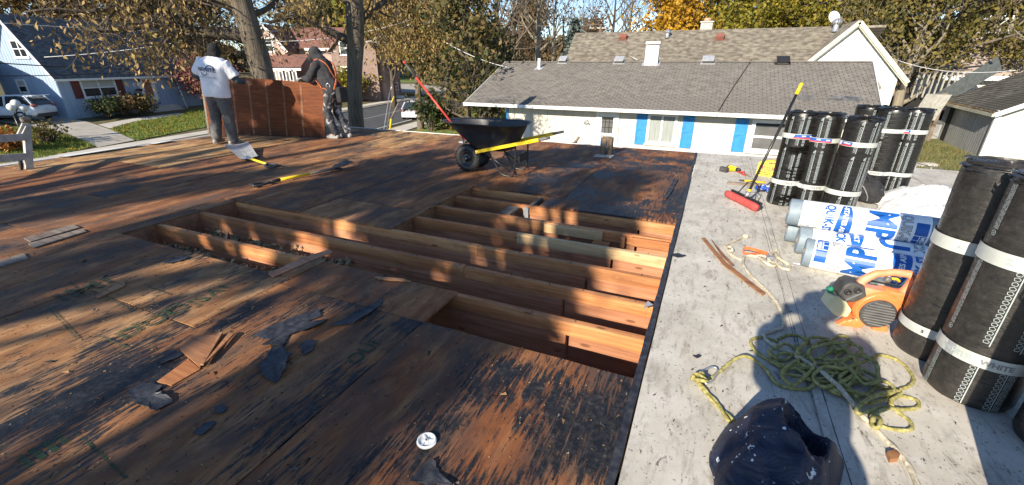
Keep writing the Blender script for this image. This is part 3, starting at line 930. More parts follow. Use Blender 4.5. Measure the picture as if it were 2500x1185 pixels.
# white stress plate
pp = AZ(1042, 1080)
t_ = thing('insulation_plate', 'round white insulation plate lying on the tarred plywood in front', 'fastener plate', (pp.x, pp.y, 0))
mb = MB(); mb.lathe([(0, .004), (.0, .012), (.010, .014), (.012, .009), (.030, .008), (.034, .014), (.040, .014), (.043, .004), (.043, .0045)], (pp.x, pp.y, .002), n=40)
mb.build('disc', M['whitevinyl'], t_)
for q in (.4, 2.5, 4.6):
 mb = MB(); mb.bar((pp.x + .010 * cos(q), pp.y + .010 * sin(q), .0125), (pp.x + .033 * cos(q), pp.y + .033 * sin(q), .0125), .006, .005); mb.build('rib', M['whitevinyl'], t_)
mb = MB(); mb.lathe([(0, .0), (.003, .0), (.003, .002), (0, .002)], (pp.x, pp.y, .0165), n=10); mb.build('hole', M['black'], t_)
# ------------------------------------------------------------------ black roofing rolls
def cylmap(c, r, rot=0.0, lean=(0, 0)):
 def F(u, z, d=0.0):      # u: arc length round the roll, increasing to the right as seen from outside
  q = rot + u / r
  return (c[0] + (r + d) * cos(q) + lean[0] * z, c[1] + (r + d) * sin(q) + lean[1] * z, c[2] + z)
 return F
def put2d(mb, vs, fs, G, mi=0):
 mb.add([G(x, y) for x, y in vs], fs, mi)
def strip2(x0, x1, y0, y1, n=1):
 xs = [x0 + (x1 - x0) * i / n for i in range(n + 1)]
 return [(x, y0) for x in xs] + [(x, y1) for x in xs], [(i, i + 1, n + 2 + i, n + 1 + i) for i in range(n)]
def ring2(cx, cy, r0, r1, n=16, a0=0, a1=2 * pi):
 vs = [(cx + r0 * cos(a0 + (a1 - a0) * i / n), cy + r0 * sin(a0 + (a1 - a0) * i / n)) for i in range(n + 1)] + [(cx + r1 * cos(a0 + (a1 - a0) * i / n), cy + r1 * sin(a0 + (a1 - a0) * i / n)) for i in range(n + 1)]
 return vs, [(i, i + 1, n + 2 + i, n + 1 + i) for i in range(n)]
def line2(x0, y0, x1, y1, w):
 d = math.hypot(x1 - x0, y1 - y0) or 1; nx, ny = -(y1 - y0) / d * w / 2, (x1 - x0) / d * w / 2
 return [(x0 - nx, y0 - ny), (x1 - nx, y1 - ny), (x1 + nx, y1 + ny), (x0 + nx, y0 + ny)], [(0, 1, 2, 3)]
def roll_print(c, r, h, cols, seed, lean, rot):
 F = cylmap(c, r, rot, lean); mb = MB(); rg = random.Random(seed)
 def A(vf): put2d(mb, vf[0], vf[1], lambda x, y: F(x, min(max(y, .012), h - .03), .0016))
 for (u0, kind, zs) in cols:
  for (z0, L) in zs:
   if kind == 'text':
    A(ring2(u0, z0 + L - .012, .010, .0125)); A(ring2(u0, z0 + .012, .010, .0125))
    for cy in (z0 + L - .012, z0 + .012):
     A(line2(u0 - .006, cy - .005, u0 + .006, cy + .005, .003)); A(line2(u0 - .006, cy + .004, u0 + .003, cy - .006, .0025))
    for k in range(5):
     x = u0 - .011 + .0055 * k; y = z0 + .030
     while y < z0 + L - .03:
      l = rg.uniform(.012, .05)
      A(line2(x, y, x, min(y + l, z0 + L - .03), .0022)); y += l + .004
   else:
    n = int((L - .05) / .022)
    for k in range(n):
     y = z0 + .012 + k * .022
     P = [(u0 - .008, y), (u0 + .006, y), (u0 + .009, y + .010), (u0, y + .017), (u0 - .010, y + .010)]
     for i in range(5):
      a, b = P[i], P[(i + 1) % 5]; A(line2(*a, *b, .0022))
    A(line2(u0 + .015, z0, u0 + .015, z0 + L, .004))
    y = z0 + L - .032
    P = [(u0 - .004, y), (u0 + .010, y + .004), (u0 + .012, y + .030), (u0 - .002, y + .018)]
    for i in range(4): A(line2(*P[i], *P[(i + 1) % 4], .0026))
    A(line2(u0, y + .004, u0 + .008, y + .02, .0026)); A(line2(u0 + .006, y + .004, u0 + .002, y + .016, .0026))
 return mb
def band_on(roll, c, r, z, w, rot, lean, text, seal, blue=None):
 F = cylmap(c, r, rot, lean)
 mb = MB(); vs, fs = strip2(0, 2 * pi * r, z - w / 2, z + w / 2, 40)
 mb.add([F(x, y, .003) for x, y in vs], fs, 0, True)
 b = mb.build('band', M['band'], roll)
 if text:
  for (u, s, sz, m) in text:
   vs, fs, ww = text2d(s, sz, .0015)
   vs, fs = cut2d([(x - ww / 2 + u, y) for x, y in vs], fs, .02)
   mb = MB(); mb.add([F(x, z - sz * .36 + y, .0042) for x, y in vs], fs)
   mb.build('lettering', m, b)
 if blue:
  u0, u1 = blue
  mb = MB(); vs, fs = strip2(u0, u1, z - w * .15, z + w * .42, 10); mb.add([F(x, y, .004) for x, y in vs], fs); mb.build('label_print', M['blueprint'], b)
  mb = MB(); vs, fs = strip2(u0, u1, z - w * .42, z - w * .15, 10); mb.add([F(x, y, .004) for x, y in vs], fs); mb.build('label_print', M['redprint'], b)
  mb = MB(); mb.add([F(x, y, .005) for x, y in [(u0, z + w * .42), (u0 + .03, z + w * .42), (u0 + .02, z - w * .2), (u0, z - w * .42)]], [(0, 1, 2, 3)])
  um = (u0 + u1) / 2
  for k in range(3):
   vs, fs = ring2(um - .012 + .012 * k, z + w * .15, .003, .0065, 8); mb.add([F(x, y, .005) for x, y in vs], fs)
  vs, fs = strip2(u1 - .05, u1 - .018, z, z + w * .2, 2); mb.add([F(x, y, .005) for x, y in vs], fs)
  mb.build('label_print', M['whitewrap'], b, kind='stuff')
 if seal is not None:
  mb = MB(); vs, fs = strip2(seal, seal + .04, z - w * .5, z + w * .5, 3); mb.add([F(x, y, .0036) for x, y in vs], fs); mb.build('seal', M['alu'], b)
 return b
def black_roll(px, py, r, h, label, seed, cols, bands, lean=(0, 0), torn=False):
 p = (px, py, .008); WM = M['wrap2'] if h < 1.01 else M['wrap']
 t = thing('roofing_roll', label, 'roofing roll', p, 'black membrane rolls standing on the roof')
 mb = MB(); n = 48; m = 40; rg = random.Random(seed)
 vs = []; fs = []
 for j in range(m + 1):
  z = h * j / m
  for i in range(n):
   q = 2 * pi * i / n
   k = .990 + .020 * noise.noise(Vector((cos(q) * 2 + seed, sin(q) * 2, z * 5))) + .006 * noise.noise(Vector((q * 2, z * 55, seed)))
   e = min(z, h - z)
   if e < .018: k *= 1 - .07 * (1 - e / .018) ** 2
   vs.append((p[0] + r * k * cos(q) + lean[0] * z, p[1] + r * k * sin(q) + lean[1] * z, p[2] + z))
 for j in range(m):
  for i in range(n): fs.append((j * n + i, j * n + (i + 1) % n, (j + 1) * n + (i + 1) % n, (j + 1) * n + i))
 mb.add(vs, fs, 0, True)
 mb.build('body', WM, t)
 # coiled end
 mb = MB(); pr = []
 k = 0; rr = r * .95
 while rr > .02:
  pr += [(rr, .004 + .006 * rg.random()), (rr - .004, -.004 + .006 * rg.random())]; rr -= .012
 pr.append((.018, -.01)); pr.append((.0, -.02))
 vs = []; fs = []
 for (q_, z_) in pr:
  for i in range(36):
   a = 2 * pi * i / 36
   zz = h + p[2] + z_ + .006 * noise.noise(Vector((cos(a) * 2, sin(a) * 2, q_ * 30 + seed)))
   vs.append((p[0] + q_ * cos(a) + lean[0] * h, p[1] + q_ * sin(a) + lean[1] * h, zz))
 for j in range(len(pr) - 1):
  for i in range(36): fs.append((j * 36 + i, j * 36 + (i + 1) % 36, (j + 1) * 36 + (i + 1) % 36, (j + 1) * 36 + i))
 mb.add(vs, fs, 0, False); mb.build('coiled_end', WM, t)
 # crumpled film at the rim
 mb = MB()
 for k in range(26):
  a = rg.uniform(0, 2 * pi); l = rg.uniform(.02, .06)
  c0 = Vector((p[0] + r * cos(a) + lean[0] * h, p[1] + r * sin(a) + lean[1] * h, p[2] + h + rg.uniform(-.03, .006)))
  s_ = Vector((-sin(a), cos(a), 0)); u_ = Vector((cos(a) * .25, sin(a) * .25, rg.uniform(-.3, .5)))
  mb.add([c0 - s_ * l, c0 + s_ * l, c0 + s_ * l * .6 + u_ * .03, c0 - s_ * l * .5 + u_ * .035], [(0, 1, 2, 3)])
 mb.build('film_rim', WM, t, kind='stuff')
 rot = math.atan2(-p[1], -p[0]) # facing the camera
 if cols:
  roll_print(p, r, h, cols, seed, lean, rot).build('print', M['paleprint'], t)
 for (z, w, text, seal, blue) in bands:
  band_on(t, p, r + .002, z, w, rot, lean, text, seal, blue)
 if torn:
  mb = MB()
  for k in range(60):
   a = rot + rg.uniform(-.2, 1.3); z = rg.choice([.05, .10, .34, .42, .60, .64]) + rg.uniform(-.03, .03)
   c0 = Vector((p[0] + (r + .004) * cos(a), p[1] + (r + .004) * sin(a), p[2] + z)); s_ = Vector((-sin(a), cos(a), 0))
   mb.add([c0 - s_ * .05, c0 + s_ * .05 + Vector((0, 0, rg.uniform(-.01, .01))), c0 + s_ * .04 + Vector((cos(a) * .02, sin(a) * .02, .014)), c0 - s_ * .05 + Vector((cos(a) * .012, sin(a) * .012, .018))], [(0, 1, 2, 3)])
  mb.build('torn_film', WM, t, kind='stuff')
 return t
Z3 = [(-.12, .36), (.30, .34), (.67, .30)]
g_ = M['greyprint']
black_roll(.885, 5.58, .148, 1.0, 'torn black roll standing leftmost, beside the broom handle', 1, [(-.10, 'arrow', Z3), (-.0, 'arrow', Z3), (.06, 'text', Z3)],
           [(.765, .05, None, None, (-.06, .16)), (.265, .05, [(.02, 'WHITE', .03, g_)], .09, None)], (.018, .01), torn=True)
black_roll(1.13, 5.54, .148, 1.0, 'middle black roll of the front three, its blue label facing us', 2, [(-.05, 'arrow', Z3), (.02, 'text', Z3)],
           [(.745, .046, None, None, (-.15, .08)), (.25, .046, [(.05, 'WHITE', .03, g_)], -.09, None)], (-.012, .008))
black_roll(1.36, 5.32, .148, 1.0, 'right black roll of the front three with a torn lower film', 3, [(-.01, 'arrow', Z3), (.09, 'arrow', Z3), (.14, 'text', Z3)],
           [(.755, .046, None, .04, (-.17, -.04)), (.27, .05, None, .06, None)], (.014, -.012))
black_roll(1.76, 6.75, .148, 1.0, 'black roll at the back left of the rear three, mostly hidden', 4, [(.05, 'text', Z3)], [(.75, .045, None, None, (-.1, .12)), (.3, .05, None, .05, None)])
black_roll(1.93, 6.50, .148, 1.0, 'middle black roll of the rear three with print on its left side', 5, [(-.04, 'text', Z3)], [(.76, .045, None, .08, (-.2, -.12)), (.27, .044, [(.0, 'WHITE', .03, g_)], .06, None)])
black_roll(2.14, 6.52, .148, 1.0, 'rightmost black roll of the rear three, its blue label on the left', 6, [(-.06, 'arrow', Z3), (.0, 'arrow', Z3), (.06, 'text', Z3)], [(.76, .045, None, None, (-.12, .0)), (.27, .044, None, .02, None)])
ZA = [(-.12, .40), (.33, .42), (.80, .30)]
black_roll(1.325, 2.775, .165, 1.05, 'large black roll behind the printed one, its pale band reading A', 7, [],
           [(.17, .05, [(-.05, '2', .022, M['black'])], None, (.0, .10)), (.66, .065, [(-.045, 'A', .045, M['paleprint']), (.085, 'WHITE', .038, M['black'])], None, None)])
black_roll(1.362, 2.445, .165, 1.06, 'large printed black roll in front with a pale band reading WHITE', 8, [(-.16, 'text', ZA), (-.01, 'arrow', ZA), (.085, 'arrow', ZA), (.12, 'text', ZA)],
           [(.25, .06, [(-.085, 'WHITE', .035, M['paleprint']), (.055, 'WHITE', .034, g_)], -.13, None), (.72, .065, [(-.05, 'Z', .036, M['paleprint'])], None, (.02, .2))])
black_roll(1.255, 1.376, .16, 1.05, 'black roll past the right edge, its shadow lying beside the printed roll', 10, [], [])
black_roll(1.568, 2.167, .15, 1.05, 'shaded black roll cut off by the right edge of the picture', 9, [(-.05, 'arrow', ZA), (.04, 'text', ZA)], [(.3, .06, None, None, None)])

# ------------------------------------------------------------------ white rolls lying down
def white_roll(p0, p1, r, phase, label, flip=False):
 """p0: the end with the small printed squares"""
 p0, p1 = Vector(p0), Vector(p1)
 L = (p1 - p0).length; ax = (p1 - p0).normalized()
 t = thing('white_roll', label, 'membrane roll', ((p0 + p1) / 2).to_tuple(), 'white printed rolls lying in a stack')
 up = Vector((0, 0, 1)); side = ax.cross(up).normalized(); up = side.cross(ax)
 def F(s, th, d=0.0):
  q = th
  return p0 + ax * s + (up * cos(q) + side * sin(q)) * (r + d)
 def surf(s0, s1, m, name, d, n=48, k=8, parent=t):
  mb = MB(); vs = []; fs = []
  for j in range(k + 1):
   for i in range(n):
    s = s0 + (s1 - s0) * j / k
    vs.append(F(s, 2 * pi * i / n, d + .0012 * noise.noise(Vector((i * .6, s * 9, phase)))))
  for j in range(k):
   for i in range(n): fs.append((j * n + i, j * n + (i + 1) % n, (j + 1) * n + (i + 1) % n, (j + 1) * n + i))
  mb.add(vs, fs, 0, True); return mb.build(name, m, parent)
 e0, e1 = .05, .085
 surf(0, L, M['greywrap'], 'body', 0.0)
 w = surf(e0, L - e1, M['whitewrap'], 'wrapper', .002)
 for s, sg in ((0, -1), (L, 1)):
  mb = MB(); pr = [(r, 0), (r * .93, .006), (r * .8, .003), (r * .6, .006), (r * .42, .002), (.032, .004), (.030, -.02), (0, -.02)]
  vs = []; n = 36
  for a, z in pr:
   for i in range(n):
    q = 2 * pi * i / n
    vs.append(p0 + ax * (s + sg * (z + .005 * noise.noise(Vector((cos(q) * 2, sin(q) * 2, a * 30 + phase))))) + (up * cos(q) + side * sin(q)) * a)
  mb.add(vs, [(j * n + i, j * n + (i + 1) % n, (j + 1) * n + (i + 1) % n, (j + 1) * n + i) for j in range(len(pr) - 1) for i in range(n)])
  mb.build('end_face', M['greywrap'], t)
  mb = MB(); mb.lathe([(.030, .0), (.030, .008), (.020, .008), (.020, -.015)], p0 + ax * (s - sg * .002), ax * sg, 16); mb.build('core', M['card'], t)
 sgn = -1
 def pr2(vs, fs, m, name, d=.0036):
  vs, fs = cut2d(vs, fs, .018)
  mb = MB(); mb.add([F(y, phase + sgn * x / r, d) for x, y in vs], fs); mb.build(name, m, w)
 def rect(x0, x1, y0, y1): return [(x0, y0), (x1, y0), (x1, y1), (x0, y1)], [(0, 1, 2, 3)]
 B, K = M['blueprint'], M['greyprint']
 def text(s, size, y, x0, m, bold=.0, name='lettering', sx=1.0):
  vs, fs, ww = text2d(s, size, bold)
  pr2([(x0 + x * sx, y + size * .72 - v) for x, v in vs], fs, m, name)
 # y is measured along the roll from the logo end, x round it
 y = e0 + .012
 for x0, x1, y0, y1 in [(-.10, -.005, y, y + .075), (.0, .035, y + .042, y + .075), (.04, .075, y + .042, y + .075), (.08, .17, y, y + .075), (.0, .075, y, y + .036)]:
  vs, fs = rect(x0, x1, y0, y1); pr2(vs, fs, B, 'logo_square')
 vs, fs, ww = text2d('MSA', .034, .001); vs = [(.004 + a, y + .03 - b) for a, b in vs]
 vs, fs = cut2d(vs, fs, .018); mb = MB(); mb.add([F(b, phase + sgn * a / r, .005) for a, b in vs], fs); mb.build('lettering', M['whitewrap'], w)
 y += .095
 for dx, dy, m, d in ((0, 0, K, .0036),):
  vs, fs, ww = text2d('QUIK-STICK', .082, .004); vs1, fs1 = cut2d([(-.16 + a * .82, y + .06 - b) for a, b in vs], fs, .018)
  mb = MB(); mb.add([F(b, phase + sgn * a / r, .0034) for a, b in vs1], fs1); mb.build('lettering', K, w)
  vs, fs, ww = text2d('QUIK-STICK', .082, -.0015); vs1, fs1 = cut2d([(-.16 + a * .82, y + .06 - b) for a, b in vs], fs, .018)
  mb = MB(); mb.add([F(b, phase + sgn * a / r, .0048) for a, b in vs1], fs1); mb.build('lettering', M['whitewrap'], w)
 y += .085
 text('MPU', .245, y, -.17, B, .009, sx=.78)
 y += .30
 # oval band
 n = 16; P = []
 for i in range(n + 1):
  x = -.17 + .42 * i / n; b = .028 * (1 - ((i / n - .5) * 2) ** 2)
  P.append((x, y - b))
 for i in range(n, -1, -1):
  x = -.17 + .42 * i / n; b = .028 * (1 - ((i / n - .5) * 2) ** 2)
  P.append((x, y + .05 + b))
 pr2(P, [tuple(range(len(P)))], B, 'oval_print')
 vs, fs, ww = text2d('-STATES ASPHALT', .045, .0015); vs1, fs1 = cut2d([(-.16 + a, y + .041 - b) for a, b in vs], fs, .018)
 mb = MB(); mb.add([F(b, phase + sgn * a / r, .005) for a, b in vs1], fs1); mb.build('lettering', M['whitewrap'], w)
 y += .095
 text('QUIK-STICK', .085, y, -.16, B, .004, sx=.82)
 y += .095
 text('MULTI-PURPOSE', .034, y, -.15, K, .0); text('PEEL AND STICK', .026, y + .055, -.12, K); text('2 SQUARE ROLL', .026, y + .10, -.12, K); text('SELF ADHERING', .014, y + .13, -.1, K)
 return t
RW = .112
# back roll rests on two lower ones
white_roll((1.685, 4.06, .312), (.745, 4.19, .312), RW, -1.71, 'top white roll of the stack, reading MPU near its right end')
white_roll((1.72, 4.17, .117), (.79, 4.31, .117), RW, -1.9, 'lowest rear white roll, only its grey left end showing under the top roll')
white_roll((1.77, 3.96, .117), (.835, 4.045, .117), RW, 1.0, 'middle white roll squeezed between the top roll and the front roll')
white_roll((.845, 3.775, .117), (1.76, 3.62, .117), RW, .84, 'front white roll on the membrane with the blue squares at its left end')

# ------------------------------------------------------------------ leaf blower
def blower():
 b0 = Vector((1.055, 2.93, 0))
 t = thing('leaf_blower', 'orange leaf blower with a dark round grille standing beside the big rolls', 'leaf blower', b0)
 az = Vector((0, 0, 1)); ax = Vector((cos(.12), sin(.12), 0)); ay = Vector((ax.y, -ax.x, 0))  # ay points to the camera
 def F(u, v, d): return b0 + ax * u + az * v + ay * d
 c = (0.02, .135)
 mb = MB(); n = 40; P = []
 for i in range(n + 1):                      # snail shell growing towards the outlet
  q = -.35 * pi + 1.75 * pi * i / n
  rr = .118 + .022 * (1 - i / n)
  P.append((c[0] + rr * cos(pi - q) * 1.0, c[1] + rr * sin(q)))
 P = [(c[0] + (.112 + .02 * max(0, cos(2 * pi * i / 44 - .6))) * cos(2 * pi * i / 44), c[1] + (.112 + .02 * max(0, cos(2 * pi * i / 44 - .6))) * sin(2 * pi * i / 44)) for i in range(44)]
 for d0, d1, k in [(-.06, .035, 1.0), (.035, .05, .93)]:
  mb.prism([(c[0] + (u - c[0]) * k, c[1] + (v - c[1]) * k) for u, v in P], F, d0, d1)
 mb.tube([F(c[0] + .02, c[1] + .085, -.012), F(.12, c[1] + .075, -.012), F(.20, c[1] + .055, -.012)], [.058, .056, .050], 18)
 mb.prism([(-.10, 0), (-.03, .0), (0, .05), (-.09, .06)], F, -.05, .05)
 mb.prism([(.03, 0), (.115, 0), (.10, .06), (.05, .06)], F, -.06, .05)
 mb.prism([(-.155, .0), (-.10, .0), (-.085, .05), (-.115, .045)], F, .0, .05)
 me = remesh(mb, .006, 4)
 put('housing', me, M['orange'], t)
 mb = MB(); P2 = [(c[0] - .04 + .03 * cos(q), c[1] + .10) for q in (0,)]
 mb.tube([F(-.085, .255, -.01), F(-.07, .305, -.01), F(-.02, .352, -.01), (F(.06, .372, -.01)), F(.135, .372, -.01), F(.168, .345, -.01), F(.160, .29, -.01), F(.145, .25, -.01)], [.024, .026, .023, .022, .024, .028, .028, .03], 14)
 mb.prism([(-.12, .20), (.16, .215), (.17, .262), (.02, .262), (-.06, .27), (-.10, .29)], F, -.045, .03)
 me = remesh(mb, .0055, 4); put('handle', me, M['orangedusty'], t)
 mb = MB(); mb.tube([F(.03, .33, -.01), F(.055, .318, -.01)], [.016, .02], 12); mb.build('trigger', M['midgrey'], t)
 mb = MB(); mb.tube([F(.06, .332, -.01), F(.09, .332, -.01), F(.105, .318, -.01)], .008, 10); mb.build('throttle_lever', M['yellow'], t)
 mb = MB(); mb.lathe([(.092, 0), (.092, .006), (.082, .010), (.0, .006)], F(c[0] + .008, c[1] - .012, .052), ay, 36)
 gr = mb.build('grille', M['darkgrey'], t)
 for k in range(9):
  v = -.068 + k * .017; w = math.sqrt(max(0, .080 ** 2 - v * v))
  mb = MB(); mb.bar(F(c[0] + .008 - w, c[1] - .012 + v + .006, .066), F(c[0] + .008 + w, c[1] - .012 + v - .004, .066), .005, .007); mb.build('slat', M['midgrey'], gr)
 mb = MB(); mb.prism([(-.195, .205), (-.175, .275), (-.145, .30), (-.075, .285), (-.05, .22), (-.09, .175), (-.15, .17)], F, -.07, .045)
 me = remesh(mb, .006, 4); put('engine_cover', me, M['darkgrey'], t)
 for u in (-.152, -.108):
  mb = MB(); mb.lathe([(.018, 0), (.018, .012), (.010, .012), (.010, .004), (0, .004)], F(u, .238 + (u + .15) * .4, .044), ay, 16); mb.build('knob', M['black'], t)
 mb = MB(); mb.bar(F(-.15, .185, .050), F(-.085, .245, .050), .010, .010); mb.build('trim_strip', M['midgrey'], t)
 mb = MB(); mb.prism([(-.235, .12), (-.215, .195), (-.155, .19), (-.09, .11), (-.10, .055), (-.17, .06)], F, -.06, .03)
 me = remesh(mb, .006, 5); put('fuel_tank', me, M['tank'], t)
 mb = MB(); mb.lathe([(0, .03), (.018, .03), (.020, 0), (0, 0)], F(-.212, .20, -.01), az + ax * -.6, 14); mb.build('fuel_cap', M['green'], t)
 mb = MB(); mb.tube([F(.19, c[1] + .06, -.012), F(.34, c[1] + .02, -.012)], [.046, .040], 18); mb.build('nozzle', pm('dark_red_nozzle', [(.10, .025, .02), (.16, .05, .04)], 9, rough=.5), t)
 for u, v in ((-.10, .19), (.13, .21), (-.075, .06), (.145, .10)):
  mb = MB(); mb.lathe([(0, .006), (.007, .006), (.007, 0)], F(u, v, .036), ay, 8); mb.build('screw', M['darkgrey'], t)
blower()

# ------------------------------------------------------------------ ropes
def pz(px, py, z): return AZ(px, py, z)
t_ = None
mb = MB()
mb.rope([pz(2245, 1200, .012), pz(2225, 1150, .012), pz(2195, 1108, .012), pz(2150, 1062, .012), pz(2110, 1020, .02), pz(2070, 970, .05), pz(2030, 928, .06), pz(1985, 895, .05), pz(1930, 862, .03), pz(1880, 838, .016), pz(1865, 818, .013), pz(1888, 808, .013), pz(1912, 798, .013), pz(1910, 768, .013), pz(1893, 735, .013), pz(1868, 706, .013), pz(1845, 685, .013), pz(1822, 660, .013), pz(1814, 642, .013), pz(1820, 626, .014), pz(1850, 628, .02), pz(1866, 640, .03), pz(1880, 648, .02), pz(1892, 648, .014), pz(1882, 636, .02), pz(1866, 626, .03), pz(1848, 624, .016)], .0115, 60)
mb.rope([pz(1812, 636, .012), pz(1795, 628, .012), pz(1778, 615, .012), pz(1774, 604, .02), pz(1785, 604, .03), pz(1788, 613, .02), pz(1778, 612, .012), pz(1770, 603, .012), pz(1776, 596, .012), pz(1795, 588, .012), pz(1812, 579, .012)], .0115, 60)
mb.rope([pz(1876, 640, .012), pz(1886, 618, .014), pz(1898, 612, .02), pz(1900, 622, .014), pz(1894, 640, .012), pz(1908, 654, .012), pz(1925, 658, .012), pz(1928, 648, .012), pz(1915, 640, .02), pz(1898, 628, .03), pz(1892, 618, .02)], .0115, 60)
mb.ball(pz(1820, 577, .02), (.03, .026, .02), 10, 8)
lf = mb.build('lifeline_rope', M['rope_b'])
tag(lf, 'beige twisted rope snaking over the membrane and under the yellow heap', 'rope')
g = thing('rope_grab', 'orange leather lanyard strap with a steel rope grab knotted in the beige rope', 'rope grab', AZ(1845, 615))
P0, P1 = pz(1816, 612, .03), pz(1872, 620, .02)
mb = MB()
path = spline([pz(1872, 622, .010), pz(1845, 622, .012), pz(1820, 621, .016), pz(1813, 613, .035), pz(1820, 607, .05), pz(1845, 612, .05), pz(1874, 621, .03)], .01)
vs = []; fs = []
for i, p in enumerate(path):
 vs += [p + Vector((0, 0, -.010)), p + Vector((0, 0, .016))]
for i in range(len(path) - 1): fs.append((2 * i, 2 * i + 1, 2 * i + 3, 2 * i + 2))
vs2 = [v + Vector((.003, .004, 0)) for v in vs]
mb.add(vs, fs); mb.add(vs2, fs)
mb.build('strap', M['strap'], g)
mb = MB(); mb.obox(pz(1880, 630, .03), (1, .3, 0), (-.3, 1, 0), (0, 0, 1), .03, .018, .014); mb.tube([pz(1868, 622, .03), pz(1885, 638, .03), pz(1890, 628, .04)], .006, 8); mb.build('grab_body', M['steel'], g)
mb = MB(); mb.tube(spline([pz(1915, 640, .012), pz(1935, 642, .012), pz(1958, 647, .012), pz(1958, 650, .012), pz(1935, 648, .012), pz(1915, 643, .012)], .01), .0045, 8); mb.build('snap_hook', M['steel'], g)
# the yellow heap
rg = random.Random(21)
mb = MB()
def loop(px, py, a, b, rot, n=9, z=.015, jit=.2, turns=1.0, ph=0.0):
 c = AZ(px, py); out = []
 for i in range(int(n * turns) + 1):
  q = ph + 2 * pi * i / n
  x, y = a * cos(q) * (1 + rg.uniform(-jit, jit)), b * sin(q) * (1 + rg.uniform(-jit, jit))
  out.append(Vector((c.x + x * cos(rot) - y * sin(rot), c.y + x * sin(rot) + y * cos(rot), z + rg.uniform(0, .03))))
 return out
path = [pz(1735, 925, .01), pz(1760, 905, .012), pz(1790, 880, .03), pz(1815, 870, .04), pz(1840, 878, .03), pz(1868, 900, .02)]
path += [pz(1895, 935, .015), pz(1930, 948, .015), pz(1975, 948, .015), pz(1985, 925, .03), pz(1940, 900, .03), pz(1890, 885, .02), pz(1845, 858, .015), pz(1834, 832, .012), pz(1862, 824, .012), pz(1900, 835, .02)]
mb.rope(path, .0085, 95)
path = [pz(1900, 828, .012), pz(1925, 818, .012), pz(1960, 824, .014), pz(1978, 845, .03), pz(1960, 872, .04), pz(1930, 890, .05), pz(1910, 915, .04), pz(1935, 940, .03), pz(1970, 915, .05), pz(1990, 890, .06), pz(1975, 860, .05), pz(2010, 832, .04), pz(2045, 842, .05), pz(2080, 870, .05), pz(2090, 905, .05), pz(2060, 930, .06), pz(2010, 945, .04), pz(1985, 920, .05), pz(2015, 895, .07), pz(2060, 900, .07), pz(2105, 885, .05), pz(2150, 868, .025), pz(2195, 882, .012), pz(2226, 915, .012), pz(2225, 938, .012), pz(2190, 952, .013), pz(2150, 945, .03), pz(2110, 925, .05), pz(2075, 900, .06)]
mb.rope(path, .0085, 95)
path = [pz(2075, 900, .06), pz(2050, 925, .06), pz(2080, 955, .05), pz(2110, 985, .04), pz(2160, 975, .03), pz(2200, 968, .013), pz(2238, 978, .012), pz(2240, 995, .012), pz(2200, 1000, .02), pz(2150, 995, .05), pz(2100, 1010, .05), pz(2090, 1000, .06), pz(2120, 975, .07), pz(2155, 960, .06), pz(2190, 955, .04), pz(2200, 962, .04), pz(2175, 980, .04), pz(2190, 1005, .012), pz(2222, 1030, .012), pz(2224, 1048, .012), pz(2190, 1050, .012), pz(2150, 1040, .012), pz(2128, 1020, .03), pz(2135, 1010, .05), pz(2150, 1025, .05), pz(2142, 1045, .04), pz(2128, 1035, .03), pz(2140, 1010, .05), pz(2170, 995, .06)]
mb.rope(path, .0085, 95)
for (px, py, a, b, rot) in [(1935, 895, .11, .05, .4), (1985, 865, .14, .05, 1.0), (2030, 880, .16, .06, .7), (2060, 915, .15, .05, 1.3), (2000, 910, .13, .06, .2), (2080, 945, .16, .06, .9), (2110, 965, .12, .05, .5), (2045, 855, .10, .04, 1.1), (1965, 925, .10, .04, .1), (2100, 925, .14, .07, 1.5), (1910, 870, .09, .04, .8), (2020, 930, .17, .04, .5)]:
 mb.rope(loop(px, py, a, b, rot, 8, rg.uniform(.012, .05), .25, 1.3, rg.uniform(0, 6)), .0085, 95)
# strands back to the knot and on to the bag
mb.rope([pz(1700, 930, .012), pz(1720, 955, .012), pz(1745, 985, .012), pz(1775, 1012, .012), pz(1795, 1030, .02)], .0085, 95)
mb.rope([pz(1708, 936, .02), pz(1730, 962, .014), pz(1752, 985, .012), pz(1770, 1015, .02), pz(1780, 1030, .02)], .0085, 95)
for k in range(3):
 mb.rope(loop(1705 + 8 * (k % 2), 936 + 4 * k, .035, .022, .5 + k, 7, .014 + .01 * k, .2, 1.2), .0085, 95)
tag(mb.build('rope_heap', M['rope_y']), 'tangled heap of yellow rope in the shadow in front of the big rolls', 'rope')
mb = MB(); c = AZ(1732, 918)
mb.tube(spline([pz(1718, 930, .02), pz(1708, 915, .025), pz(1720, 903, .02), pz(1742, 896, .02), pz(1752, 905, .015), pz(1740, 930, .014), pz(1725, 938, .014), pz(1718, 930, .02)], .01), .0052, 10)
tag(mb.build('carabiner', M['steel']), 'steel carabiner clipped into the knot of the yellow rope', 'carabiner')

